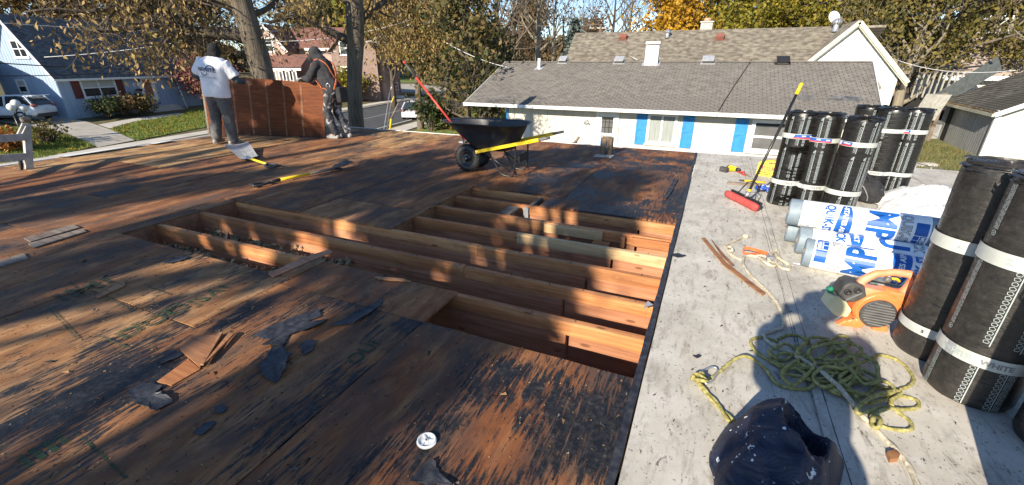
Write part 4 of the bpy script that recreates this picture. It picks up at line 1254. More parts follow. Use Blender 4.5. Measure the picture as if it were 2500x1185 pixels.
# ------------------------------------------------------------------ navy sack
def sack():
 c = Vector((.505, 1.60, 0))
 t = thing('tool_bag', 'dark navy paint-spattered bag slumped open at the bottom edge', 'bag', c)
 foot = [AZ(a, b, .05) for a, b in [(1738, 1120), (1748, 1062), (1800, 1022), (1850, 995), (1890, 984), (1935, 1012), (1975, 1050), (2025, 1085), (2066, 1112), (2058, 1165), (2040, 1250), (1960, 1330), (1860, 1330), (1770, 1270)]]
 foot = spline(foot + foot[:1], .03); cx = sum(p.x for p in foot) / len(foot); cy = sum(p.y for p in foot) / len(foot)
 m = len(foot); K = 34; mo = AZ(1950, 1085, .1); pk = AZ(1880, 1010, .2)
 vs = [(cx, cy, 0)]; fs = []
 def hz(x, y, d):
  h = .20 * (1 - (1 - d) ** 2.6) ** .8
  h *= .80 + .45 * math.exp(-((x - pk.x) ** 2 + (y - pk.y) ** 2) / .02) - .9 * max(0, x - mo.x - .02)
  p = Vector((x * 5.5, y * 5.5, 1.7))
  f = 1 - 2.6 * abs(noise.noise(p)); g = 1 - 2.6 * abs(noise.noise(p * 2.1 + Vector((4, 1, 0))))
  h += min(1, d * 3) * (.030 * f + .016 * g)
  e = math.hypot((x - mo.x) / .085, (y - mo.y) / .12)
  k = min(1, max(0, (e - .75) / .3)); k = k * k * (3 - 2 * k)
  return max(.006, h * k + (1 - k) * (.025 + .015 * f))
 for j in range(1, K + 1):
  for p in foot:
   u = j / K; w = 1 + .05 * noise.noise(Vector((p.x * 9, p.y * 9, 3))) * u
   x, y = cx + (p.x - cx) * u * w, cy + (p.y - cy) * u * w
   vs.append((x, y, .010 + hz(x, y, 1 - u) if j < K else .008))
 vs[0] = (cx, cy, .01 + hz(cx, cy, 1))
 for i in range(m): fs.append((0, 1 + i, 1 + (i + 1) % m))
 for j in range(K - 1):
  for i in range(m): fs.append((1 + j * m + i, 1 + j * m + (i + 1) % m, 1 + (j + 1) * m + (i + 1) % m, 1 + (j + 1) * m + i))
 mb = MB(); mb.add(vs, fs, 0, True); mb.build('sack', M['bag'], t)
 mb = MB(); n = 20; vs = []
 for i in range(n + 1):
  q = 2 * pi * i / n
  for r_, z in ((.068, .05), (.03, .045)): vs.append((mo.x + r_ * cos(q), mo.y + r_ * 1.35 * sin(q), z + .012 * noise.noise(Vector((cos(q) * 2, sin(q) * 2, r_ * 30)))))
 mb.add(vs, [(2 * i, 2 * i + 2, 2 * i + 3, 2 * i + 1) for i in range(n)] + [tuple(2 * i + 1 for i in range(n))]); mb.build('lining', M['dkcloth'], t)
 mb = MB(); mb.bar(mo + Vector((-.05, .03, -.02)), mo + Vector((.03, .0, -.02)), .03, .012); mb.build('green_strap', M['green'], t)
sack()

# ------------------------------------------------------------------ broom
def broom():
 a, b = AZ(1775, 472, .05), AZ(1848, 508, .05)
 mid = (a + b) / 2; d = (b - a).normalized(); nrm = Vector((-d.y, d.x, 0))
 t = thing('push_broom', 'push broom with red bristles and long black handle leaning on the black rolls', 'broom', (mid.x, mid.y, 0))
 mb = MB(); rg = random.Random(5); n = 22; L = (b - a).length / 2
 vs = []; fs = []
 for i in range(n + 1):
  s = -L + 2 * L * i / n; e = .85 + .15 * min(1, min(i, n - i) / 2)
  for k in range(10):
   q = 2 * pi * k / 10
   vs.append(mid + d * s + nrm * (.040 * cos(q) * e) + Vector((0, 0, -.004 + .044 * sin(q) * e + .003 * rg.random())))
 for i in range(n):
  for k in range(10): fs.append((i * 10 + k, i * 10 + (k + 1) % 10, (i + 1) * 10 + (k + 1) % 10, (i + 1) * 10 + k))
 fs += [tuple(range(10)), tuple(n * 10 + k for k in range(10))]
 mb.add(vs, fs, 0, True); mb.build('brush', M['bristle'], t)
 mb = MB(); mb.obox(mid + nrm * .05 + Vector((0, 0, .02)), d, nrm, (0, 0, 1), L * .97, .012, .03); mb.build('block', M['black'], t)
 hb = mid + nrm * .06 + Vector((.0, 0, .06)); top = EYE + ray(1958, 203) * (5.80 / ray(1958, 203).y)
 g0 = hb + (top - hb) * .90
 mb = MB(); mb.tube([hb, g0], .0145, 12); mb.build('handle', M['blackmetal'], t)
 mb = MB(); mb.tube([g0, g0 + (top - g0) * .9, top], [.019, .019, .012], 12); mb.build('grip', M['yellow'], t)
 s1 = hb + (top - hb) * .03
 mb = MB(); mb.tube([hb - (top - hb) * .02, s1], .022, 12); mb.build('socket', M['steel'], t)
 mb = MB(); mb.tube([s1, s1 + (top - hb) * .02], .019, 12); mb.build('collar', M['yellow'], t)
 for s in (-.55, .55):
  mb = MB(); mb.tube([hb + (top - hb) * .13, hb + (top - hb) * .10 + d * s * L * .6 + nrm * .01, mid + d * s * L + nrm * .05 + Vector((0, 0, .04))], .006, 8); mb.build('brace', M['blackmetal'], t)
broom()

# ------------------------------------------------------------------ small tools by the rolls
def drill():
 p = AZ(1792, 420)
 t = thing('cordless_drill', 'yellow and black cordless drill lying on the white membrane', 'drill', p)
 d = Vector((.8, -.6, 0)); s = Vector((.6, .8, 0))
 mb = MB(); mb.tube([p + d * -.09 + Vector((0, 0, .05)), p + d * .03 + Vector((0, 0, .045))], [.038, .034], 14); mb.bar(p + d * -.04 + Vector((0, 0, .04)), p + d * -.06 - s * .13 + Vector((0, 0, .035)), .04, .05)
 put('body', remesh(mb, .007, 3), M['yellow'], t)
 mb = MB(); mb.tube([p + d * .03 + Vector((0, 0, .045)), p + d * .075 + Vector((0, 0, .045)), p + d * .10 + Vector((0, 0, .045))], [.026, .024, .012], 12); mb.build('chuck', M['black'], t)
 mb = MB(); mb.obox(p + d * -.065 - s * .15 + Vector((0, 0, .04)), d, s, (0, 0, 1), .055, .03, .035); mb.build('battery', M['darkgrey'], t)
 mb = MB(); mb.tube([p + d * -.11 + Vector((0, 0, .05)), p + d * -.09 + Vector((0, 0, .05))], [.03, .04], 12); mb.build('rear_cap', M['black'], t)
drill()
def snips():
 p = AZ(1812, 424); t = thing('tin_snips', 'red handled snips lying beside the cordless drill', 'snips', p)
 a = AZ(1800, 419, .015); 
 for k, (q, w) in enumerate([(AZ(1818, 421, .015), .02), (AZ(1818, 428, .015), .02)]):
  mb = MB(); mb.tube(spline([a, (a + q) / 2 + Vector((0, .01 * (k * 2 - 1), .006)), q], .02), .011, 8); mb.build('handle', M['red'], t)
 mb = MB(); mb.tube([AZ(1818, 425, .015), AZ(1832, 431, .012)], [.016, .008], 8, flat=.5); mb.build('blade', M['greywood'], t)
snips()
mb = MB(); a, b = AZ(1805, 440, .02), AZ(1868, 446, .02)
t_ = thing('pry_bar', 'yellow handled tear-off bar lying on the membrane behind the broom handle', 'pry bar', (a + b) / 2)
mb.tube([a + (b - a) * .2, b], .018, 10, flat=.7); mb.build('handle', M['yellow'], t_)
mb = MB(); mb.tube([a, a + (b - a) * .22], .011, 8); mb.build('shaft', M['darkgrey'], t_)
mb = MB(); a, b = AZ(1776, 447, .02), AZ(1862, 453, .02)
tag(mb.bar(a, b, .035, .03).build('wood_stick', M['greywood']), 'weathered stick lying just in front of the yellow tear-off bar', 'stick')
def hbag():
 c = AZ(1862, 432); t = thing('trash_bag_box', 'yellow box reading HUS in red, half hidden behind the leftmost roll', 'box', c)
 d = Vector((.93, -.36, 0)); s = Vector((.36, .93, 0)); mb = MB()
 F = lambda u, v, w: c + d * u + Vector((0, 0, v)) + s * (w + .25 * v)
 mb.prism([(-.10, .0), (.16, -.0), (.17, .20), (.06, .235), (-.03, .21), (-.10, .19)], F, .0, .10)
 mb.build('carton', M['yellow'], t)
 for txt, sz, u, v, m in [('HUSKY', .085, -.085, .09, M['redprint']), ('CONTRACTOR', .024, -.085, .055, M['black']), ('CLEAN-UP BAGS', .020, -.085, .03, M['black'])]:
  vs, fs, w = text2d(txt, sz, .0015); mb = MB(); mb.add([F(u + x, v + y, -.003) for x, y in vs], fs); mb.build('lettering', m, t)
 mb = MB(); mb.add([F(x, y, -.003) for x, y in [(.02, .19), (.06, .21), (.075, .195), (.11, .215), (.10, .185), (.04, .18)]], [(0, 1, 2, 3, 4, 5)]); mb.build('logo', M['redprint'], t)
hbag()
def bluepack():
 c = AZ(1862, 470); mb = MB(); rg = random.Random(3)
 for k in range(7): mb.ball(c + Vector((rg.uniform(-.06, .08), rg.uniform(-.05, .06), .03 + rg.uniform(0, .05))), (rg.uniform(.03, .06), rg.uniform(.03, .05), rg.uniform(.02, .04)))
 o = put('wrapper', remesh(mb, .012, 2, .006, 30), pm('blue_white_film', [(.01, .05, .34), (.015, .08, .42), (.6, .62, .66)], 16, rough=.35, lo=.4, hi=.66))
 tag(o, 'crumpled blue printed wrapper at the foot of the leftmost black roll', 'wrapper')
bluepack()
def backpack():
 c = AZ(2085, 488); t = thing('backpack', 'black backpack slumped between the front and rear black rolls', 'backpack', c)
 mb = MB()
 mb.ball(c + Vector((-.05, .05, .16)), (.20, .16, .20)); mb.ball(c + Vector((.08, -.02, .13)), (.16, .15, .15)); mb.ball(c + Vector((-.12, .10, .30)), (.13, .12, .14)); mb.ball(c + Vector((.13, -.06, .07)), (.13, .12, .09)); mb.ball(c + Vector((-.15, .12, .40)), (.07, .06, .09))
 put('pack', remesh(mb, .015, 4, .014, 12, 4), M['dkcloth'], t)
 mb = MB(); mb.tube(spline([c + Vector((-.05, -.12, .22)), c + Vector((.0, -.16, .20)), c + Vector((.06, -.18, .10)), c + Vector((.07, -.18, .04))], .02), .007, 8); mb.build('zip', M['midgrey'], t)
 mb = MB(); mb.ball(c + Vector((.16, -.05, .17)), (.085, .07, .02)); mb.build('patch', M['bag'], t)
 mb = MB(); mb.tube(spline([c + Vector((-.16, .05, .45)), c + Vector((-.08, -.03, .40)), c + Vector((.02, -.08, .32)), c + Vector((.1, -.1, .2))], .02), .018, 8, flat=.35); mb.build('strap', M['dkcloth'], t)
backpack()
def harness():
 c = AZ(2172, 498); mb = MB(); rg = random.Random(9)
 for k in range(9):
  a = rg.uniform(0, 6.3); P = [c + Vector((rg.uniform(-.16, .18), rg.uniform(-.10, .10), .02 + rg.uniform(0, .08))) for _ in range(5)]
  mb.tube(spline(P, .02), .014, 8, flat=.4)
 tag(mb.build('harness_straps', M['bag']), 'heap of dark navy harness straps behind the top white roll', 'harness')
harness()
def plastic():
 t = thing('plastic_sheet', 'big crumpled white plastic sheet heaped behind the white rolls', 'plastic sheet', (2.25, 5.6, 0))
 vs = []; fs = []; nx, ny = 70, 60
 for j in range(ny + 1):
  for i in range(nx + 1):
   u, v = i / nx * 2 - 1, j / ny * 2 - 1
   d = math.hypot(u, v)
   x = 2.55 + .74 * u + .07 * noise.noise(Vector((u * 3, v * 3, 1))); y = 5.70 + .90 * v + .07 * noise.noise(Vector((u * 3, v * 3, 7)))
   h = max(0, 1 - d ** 2.2) ** .7
   f = noise.noise(Vector((u * 1.6 + 3, v * 1.6, 2)))
   r1 = 1 - abs(noise.noise(Vector((u * 3.2, v * 3.2, 9)))) * 2
   r2 = 1 - abs(noise.noise(Vector((u * 7.5 + v * 3, v * 6, 4)))) * 2
   z = .012 + h * (.17 + .10 * f + .07 * r1 + .035 * r2) + .012 * max(0, r2)
   if d > .95: z = .012 + .012 * max(0, r2)
   vs.append((x, y, z))
 for j in range(ny):
  for i in range(nx):
   q = [(i, j), (i + 1, j), (i + 1, j + 1), (i, j + 1)]
   if max(math.hypot(a / nx * 2 - 1, b / ny * 2 - 1) for a, b in q) > 1.02 + .1 * noise.noise(Vector((i * .2, j * .2, 3))): continue
   fs.append(tuple(b * (nx + 1) + a for a, b in q))
 mb = MB(); mb.add(vs, fs, 0, True); mb.build('sheet', M['whitevinyl'], t)
 c = Vector((2.66, 5.25, .14)); mb = MB(); mb.ball(c, (.22, .16, .13)); mb.ball(c + Vector((.15, -.05, -.02)), (.15, .12, .1))
 o = put('red_jacket', remesh(mb, .014, 2, .02, 9, 2), pm('red_cloth', [(.38, .025, .02), (.52, .06, .045)], 14, rough=.7))
 tag(o, 'bright red cloth bundle lying on the crumpled white plastic', 'cloth')
plastic()
# ------------------------------------------------------------------ wheelbarrow
def wheelbarrow():
 t = thing('wheelbarrow', 'black poly wheelbarrow with two wheels and yellow handles on the deck', 'wheelbarrow', (-2.9, 5.65, 0))
 yc = 5.66
 for y in (yc - .17, yc + .17):
  c = (-3.16, y, .20)
  mb = MB(); n = 36; prof = []
  for k in range(14):
   q = 2 * pi * k / 14; prof.append((.145 + .052 * cos(q), .047 * sin(q)))
  mb.lathe(prof + [prof[0]], c, (0, 1, 0), n); 
  w = mb.build('wheel', M['black'], t)
  mb = MB(); mb.lathe([(.103, -.03), (.09, -.034), (.082, -.015), (.045, -.012), (.035, -.035), (.014, -.037), (.012, -.05), (0, -.05)], c, (0, 1, 0), 28); mb.lathe([(.103, .03), (.09, .034), (.05, .012), (0, .012)], c, (0, 1, 0), 28)
  mb.build('rim', M['blackmetal'], w)
  mb = MB(); mb.lathe([(0, -.062), (.010, -.062), (.010, -.045)], c, (0, 1, 0), 12); mb.build('axle_nut', M['steel'], w)
  mb = MB()
  for k in range(26):
   q = 2 * pi * k / 26; mb.obox((c[0] + .197 * cos(q), y, c[2] + .197 * sin(q)), (-sin(q), 0, cos(q)), (0, 1, 0), (cos(q), 0, sin(q)), .010, .036, .004)
  mb.build('tread', M['black'], w)
 mb = MB(); mb.tube([(-3.16, yc - .24, .20), (-3.16, yc + .24, .20)], .011, 10); mb.build('axle', M['steel'], t)
 # tub
 def ringp(x0, x1, yh, z, k=28, pw=3.2, taper=0.0):
  out = []
  for i in range(k):
   q = 2 * pi * i / k
   cx, sx = cos(q), sin(q)
   e = lambda v: math.copysign(abs(v) ** (2 / pw), v)
   x = (x0 + x1) / 2 + (x1 - x0) / 2 * e(cx)
   y = yc + yh * e(sx) * (1 - taper * (1 - (e(cx) + 1) / 2))
   out.append((x, y, z + .055 * ((x - x0) / (x1 - x0) - .5) * -1 * 0))
  return out
 rings = [ringp(-3.56, -2.32, .375, .70, taper=.25), ringp(-3.60, -2.28, .40, .715, taper=.22), ringp(-3.60, -2.28, .40, .700, taper=.22), ringp(-3.52, -2.33, .365, .690, taper=.25), ringp(-3.36, -2.39, .33, .56, taper=.25), ringp(-3.15, -2.47, .29, .40, taper=.22), ringp(-3.05, -2.53, .26, .345, taper=.2), ringp(-2.9, -2.65, .12, .335)]
 inner = [ringp(-3.54, -2.34, .36, .698, taper=.25), ringp(-3.34, -2.41, .32, .57, taper=.25), ringp(-3.13, -2.49, .28, .41, taper=.22), ringp(-2.9, -2.6, .15, .36)]
 mb = MB(); k = 28
 for R_ in (rings, inner):
  vs = [p for r in R_ for p in r]
  fs = [(j * k + i, j * k + (i + 1) % k, (j + 1) * k + (i + 1) % k, (j + 1) * k + i) for j in range(len(R_) - 1) for i in range(k)]
  fs.append(tuple((len(R_) - 1) * k + i for i in range(k)))
  mb.add(vs, fs, 0, True)
 mb.build('tub', pm('black_poly', [(.016, .017, .020), (.030, .031, .035)], 14, rough=.42, bump=.05), t)
 # handles
 for y, yy in ((yc - .24, yc - .36), (yc + .24, yc + .20)):
  A, B = Vector((-2.98, y, .315)), Vector((-1.98, yy, .57)); D = B + (B - A) * .15
  mb = MB(); mb.bar(A, B, .034, .044); mb.tube([B - (B - A) * .16, B], .025, 10); h = mb.build('handle', M['yellow'], t)
  mb = MB(); mb.tube([B, D], [.020, .018], 12); mb.build('grip', M['midgrey'], h)
  mb = MB(); mb.lathe([(0, .008), (.012, .008), (.012, 0)], A + Vector((.03, -.02 if y < yc else .02, .005)), (0, -1 if y < yc else 1, 0), 8); mb.build('bolt', M['steel'], h)
 # legs
 for y in (yc - .235, yc + .22):
  mb = MB(); mb.tube(spline([(-2.80, y, .34), (-2.70, y, .20), (-2.60, y, .05), (-2.52, y, .014), (-2.42, y, .02), (-2.38, y, .10), (-2.37, y, .25), (-2.37, y, .44)], .03), .0125, 10); mb.build('leg', M['blackmetal'], t)
  mb = MB(); mb.tube([(-2.62, y, .10), (-2.44, y, .06)] if False else [(-2.86, y, .33), (-2.44, y, .07)], .010, 8); mb.build('brace', M['blackmetal'], t)
 mb = MB(); mb.tube([(-2.37, yc - .235, .30), (-2.37, yc + .22, .30)], .010, 8); mb.tube([(-2.38, yc - .235, .16), (-2.38, yc + .22, .16)], .010, 8); mb.box(-2.376, -2.364, yc - .10, yc + .22, .18, .29); mb.build('crossbar', M['blackmetal'], t)
 for y in (yc - .16, yc + .16):
  mb = MB(); mb.tube([(-3.16, y * 0 + y, .20), (-2.95, y, .33)], .012, 8); mb.tube([(-3.20, y, .28), (-3.24, y, .50)], .010, 8); mb.build('strut', M['blackmetal'], t)
 # the red handled tool leaning out of the tub
 a, b = Vector((-3.30, 5.66, .43)), EYE + ray(985, 150) * (7.0 / math.hypot(ray(985, 150).x, ray(985, 150).y))
 s = thing('red_handled_rake', 'long red handled tool leaning out of the wheelbarrow', 'long tool', a)
 g0 = a + (b - a) * .80; g1 = a + (b - a) * .97
 mb = MB(); mb.tube([a, g0], .0155, 10); mb.build('handle', M['red'], s)
 mb = MB(); mb.tube([g0, g1], .018, 10); mb.build('grip', M['darkgrey'], s)
 mb = MB(); mb.tube([g1, b], [.019, .016], 10); mb.build('end_cap', M['red'], s)
 mb = MB(); mb.obox(a + Vector((.02, 0, -.02)), (1, 0, 0), (0, 1, 0), (0, 0, 1), .05, .12, .012); mb.build('head', M['steel'], s)
wheelbarrow()
# ------------------------------------------------------------------ scoop shovel and tear-off tool on the deck
def shovel():
 p = AZ(600, 370); t = thing('scoop_shovel', 'grey scoop shovel lying on the deck behind the first worker', 'shovel', p)
 # blade corners on the deck, from the photograph
 c = [AZ(546, 352, .14), AZ(606, 346, .13), AZ(632, 385, .03), AZ(592, 394, .02)]
 n = 12; vs = []; fs = []
 for j in range(n + 1):
  for i in range(n + 1):
   u, v = i / n, j / n
   a = c[0].lerp(c[1], u); b = c[3].lerp(c[2], u)
   q = a.lerp(b, v)
   q.z += -.03 * sin(pi * u) * (1 - .4 * v) + .012 * math.exp(-((u - .5) / .06) ** 2) * v + .010 * (math.exp(-((u - .28) / .05) ** 2) + math.exp(-((u - .72) / .05) ** 2)) * v
   if v > .85: q.z += .03 * (v - .85) / .15
   vs.append(q)
 for j in range(n):
  for i in range(n): fs.append((j * (n + 1) + i, j * (n + 1) + i + 1, (j + 1) * (n + 1) + i + 1, (j + 1) * (n + 1) + i))
 mb = MB(); mb.add(vs, fs, 0, True); mb.add([(x, y, z - .004) for x, y, z in vs], fs, 0, True); mb.build('blade', M['alu'], t)
 a, b = AZ(612, 388, .055), AZ(652, 401, .05)
 mb = MB(); mb.tube([a, b], .019, 10); mb.build('shaft', M['yellow'], t)
 mb = MB(); mb.tube([a - (b - a) * .25, a + (b - a) * .05], [.028, .022], 10); mb.build('socket', M['alu'], t)
 d = (b - a).normalized(); s = Vector((-d.y, d.x, 0)); e = b + d * .26
 mb = MB(); mb.tube([b, b + d * .04], .022, 10); mb.tube(spline([b + d * .02, b + s * .07 + d * .08, e + s * .075], .02), .017, 8); mb.tube(spline([b + d * .02, b - s * .07 + d * .08, e - s * .075], .02), .017, 8); mb.tube([e + s * .085, e - s * .085], .019, 8)
 mb.build('grip', M['darkgrey'], t)
shovel()
def tearoff():
 a, b = AZ(618, 453, .03), AZ(815, 412, .05); t = thing('tear_off_spade', 'long shingle removing spade with black grip lying across the dark deck', 'tear-off tool', (a + b) / 2)
 d = (b - a).normalized(); s = Vector((-d.y, d.x, 0))
 mb = MB(); mb.tube([a + d * .32, a + d * .75], .020, 10); mb.build('handle', M['yellow'], t)
 mb = MB(); mb.tube([a + d * .74, b], .018, 10); mb.build('shaft', M['greywood'], t)
 mb = MB(); mb.tube([a + d * .2, a + d * .34], .023, 10); mb.tube(spline([a + d * .22, a + s * .06 + d * .12, a + s * .06], .02), .016, 8); mb.tube(spline([a + d * .22, a - s * .06 + d * .12, a - s * .06], .02), .016, 8); mb.tube([a + s * .07, a - s * .07], .018, 8); mb.build('grip', M['black'], t)
 mb = MB(); c = b + d * .14; mb.prism([(-.14, -.03), (-.14, .03), (-.06, .10), (.14, .11), (.14, -.11), (-.06, -.10)], lambda u, v, w: c + d * u + s * v + Vector((0, 0, w + .04 + u * .15)), -.003, .003); mb.tube([b - d * .05, b + d * .06], .022, 8); mb.obox(b + d * .08 - Vector((0, 0, .02)), d, s, (0, 0, 1), .04, .05, .012); mb.build('blade', M['darkgrey'], t)
tearoff()
# ------------------------------------------------------------------ vent post and pipe
p = AZ(1480, 377)
t_ = thing('vent_post', 'short square wood-clad vent post standing on the deck near the house', 'vent post', (p.x, p.y, 0))
for k, (dx, dy, w, d) in enumerate([(-.045, -.075, .10, .02), (.055, -.07, .06, .02), (-.085, .0, .02, .13), (.085, .0, .02, .13), (0, .075, .19, .02)]):
 mb = MB(); h = [.29, .26, .28, .27, .29][k]
 mb.box(p.x + dx - w / 2, p.x + dx + w / 2, p.y + dy - d / 2, p.y + dy + d / 2, .002, h); mb.build('board', woodmat('weathered_post%d' % k, [(.05, .032, .022), (.12, .075, .045), (.20, .15, .10)], False, stretch=(14, 14, 1.5)), t_)
mb = MB(); mb.tube([(p.x, p.y, .0), (p.x, p.y, .24)], .05, 12); mb.build('pipe', M['steel'], t_)
p = AZ(1407, 350)
t_ = thing('bent_pipe', 'little bent metal pipe stub at the far edge of the deck', 'pipe', (p.x, p.y, 0))
mb = MB(); mb.tube([(p.x - .03, p.y, .0), (p.x + .0, p.y, .05), (p.x + .05, p.y, .125)], [.03, .027, .024], 10); mb.build('stub', M['greywood'], t_)
mb = MB(); mb.lathe([(.06, 0), (.06, .006), (.03, .01)], (p.x - .03, p.y, .001), n=14); mb.build('flange', M['darkgrey'], t_)
p = AZ(1582, 752)
mb = MB(); mb.add([(p.x - .03, p.y - .02, .0), (p.x + .02, p.y - .015, .03), (p.x + .03, p.y + .03, .01), (p.x - .01, p.y + .035, .03)], [(0, 1, 2, 3)]); mb.add([(p.x - .03, p.y - .02, .003), (p.x + .02, p.y - .015, .033), (p.x + .03, p.y + .03, .013), (p.x - .01, p.y + .035, .033)], [(0, 1, 2, 3)])
tag(mb.build('metal_scrap', M['steel']), 'folded bit of bluish metal on the end of the long joist', 'metal scrap')
# ------------------------------------------------------------------ people
def capsule(mb, p0, p1, r0, r1, n=12, fl=1.0):
 p0, p1 = Vector(p0), Vector(p1); d = p1 - p0
 pts, rs = [], []
 L = d.length; u = d.normalized() if L > 1e-6 else Vector((0, 0, 1))
 for k in range(5):
  a = pi / 2 * k / 4; pts.append(p0 - u * r0 * cos(a)); rs.append(max(r0 * sin(a), r0 * .04))
 for k in range(1, 4): pts.append(p0 + d * k / 4); rs.append(r0 + (r1 - r0) * k / 4)
 for k in range(5):
  a = pi / 2 * k / 4; pts.append(p1 + u * r1 * sin(a)); rs.append(max(r1 * cos(a), r1 * .04))
 mb.tube(pts, rs, n, flat=fl)
def hand(mb, wrist, d, palm, side, curl=.6, s=1.0):
 """palm, five unequal bent fingers, thumb from the side of the palm. d: pointing, palm: the way the palm faces"""
 w, d, p = Vector(wrist), Vector(d).normalized(), Vector(palm).normalized()
 x = d.cross(p).normalized() * side
 for k in range(4):
  o = (k - 1.5) * .020 * s
  capsule(mb, w + x * o * .7, w + d * .085 * s + x * o, .014 * s, .0125 * s, 8)
  L = (.040, .046, .043, .034)[k] * s
  b = w + d * .088 * s + x * o; dd = d
  for j in range(3):
   ang = curl * (.5 + .35 * j); dd = (d * cos(ang) + p * sin(ang)); e = b + dd * L * (1, .7, .55)[j]
   capsule(mb, b, e, (.0100 - .001 * j) * s, (.0095 - .001 * j) * s, 7); b = e
 b = w + d * .025 * s - x * .028 * s; e = b + (d * .6 - x * .6 + p * .35).normalized() * .042 * s; f = e + (d * .8 - x * .1 + p * .6).normalized() * .032 * s
 capsule(mb, b, e, .0125 * s, .0105 * s, 8); capsule(mb, e, f, .0105 * s, .009 * s, 8)
def world_of(loc, rz, lean=0.0):
 Mx = Matrix.Translation(Vector(loc)) @ Matrix.Rotation(rz, 4, 'Z') @ Matrix.Rotation(lean, 4, 'Y')
 return lambda *p: Mx @ Vector(p)
M['skin'] = pm('skin_tone', [(.42, .25, .17), (.52, .32, .23)], 30, rough=.55)
def clothmat(name, cols, scale=14, rough=.85, spots=None, thr=.60):
 t = NT(name); co = t.coord(); f = t.noise(co, scale, 6, .65)
 c = t.ramp(f, [(.35, cols[0]), (.65, cols[1])])
 if spots:
  g = t.noise(co, 7.0, 7, .72, .6); c = t.mix(t.ramp(g, [(thr, 0.0), (thr + .05, .85)]), c, spots)
 return t.out(c, rough, f, .3, .01)
M['tee'] = clothmat('white_tee', [(.66, .68, .74), (.76, .77, .80)], 6)
M['jeans'] = clothmat('charcoal_trousers', [(.075, .075, .078), (.12, .118, .115)], 9, .85, (.34, .34, .36), .60)
M['paintjeans'] = clothmat('paint_stained_trousers', [(.020, .020, .024), (.045, .044, .05)], 8, .75, (.42, .42, .44), .53)
M['hoodie'] = clothmat('dark_hoodie', [(.020, .020, .024), (.036, .036, .042)], 18, .95)
M['undershirt'] = clothmat('slate_sleeve', [(.030, .055, .075), (.05, .08, .10)], 16)
M['beanie'] = clothmat('black_knit', [(.006, .006, .007), (.014, .014, .015)], 40, .95)
M['shoe'] = pm('grey_shoe', [(.20, .20, .20), (.34, .34, .33)], 20, rough=.7)
M['glove'] = pm('grey_glove', [(.10, .10, .10), (.36, .36, .35)], 18, rough=.8)

def head(mb, c, f, s=1.0):
 """skull with a face: eye sockets, nose, lips, chin, ears. f: where it looks"""
 c, f = Vector(c), Vector(f).normalized(); up = Vector((0, 0, 1)); up = (up - f * up.dot(f)).normalized(); x = f.cross(up)
 mb.ball(c + up * .02 - f * .01, (.078 * s, .092 * s, .108 * s) if abs(f.y) > .5 else (.092 * s, .078 * s, .108 * s), 16, 12)
 capsule(mb, c - up * .02 + f * .025, c - up * .075 + f * .045, .062 * s, .034 * s)      # jaw
 capsule(mb, c + up * .015 + f * .085, c - up * .025 + f * .105, .010 * s, .014 * s, 8)  # nose
 capsule(mb, c - up * .052 + f * .078 - x * .02, c - up * .052 + f * .078 + x * .02, .008, .008, 8)
 for e in (-1, 1):
  capsule(mb, c + up * .03 + f * .076 + x * e * .016, c + up * .032 + f * .068 + x * e * .045, .010, .009, 8)
  mb.ball(c + x * e * .080 - f * .01 + up * .0, (.012, .018, .030), 8, 6)
def eyes(t, c, f):
 c, f = Vector(c), Vector(f).normalized(); up = Vector((0, 0, 1)); up = (up - f * up.dot(f)).normalized(); x = f.cross(up)
 mb = MB()
 for e in (-1, 1): mb.ball(c + up * .012 + f * .079 + x * e * .031, .011, 10, 8)
 mb.build('eyes', M['darkgrey'], t)
def shoe(mb, F, x, y, rz=0.0, L=.29, up=0.0):
 d = Vector((sin(rz), cos(rz), 0)); b = Vector((x, y, 0))
 for s0, z0, r in [(-.07, .052, .045), (.0, .055, .045), (.06, .05, .046), (.13, .038, .040)]:
  q = b + d * s0
  capsule(mb, F(q.x, q.y, z0 + up), F(q.x + d.x * .04, q.y + d.y * .04, z0 - .006 + up), r, r * .95, 10, 1.0)
 q0, q1 = b + d * -.09, b + d * .17
 mb.bar(F(q0.x, q0.y, .018 + up), F(q1.x, q1.y, .018 + up), .085, .03)

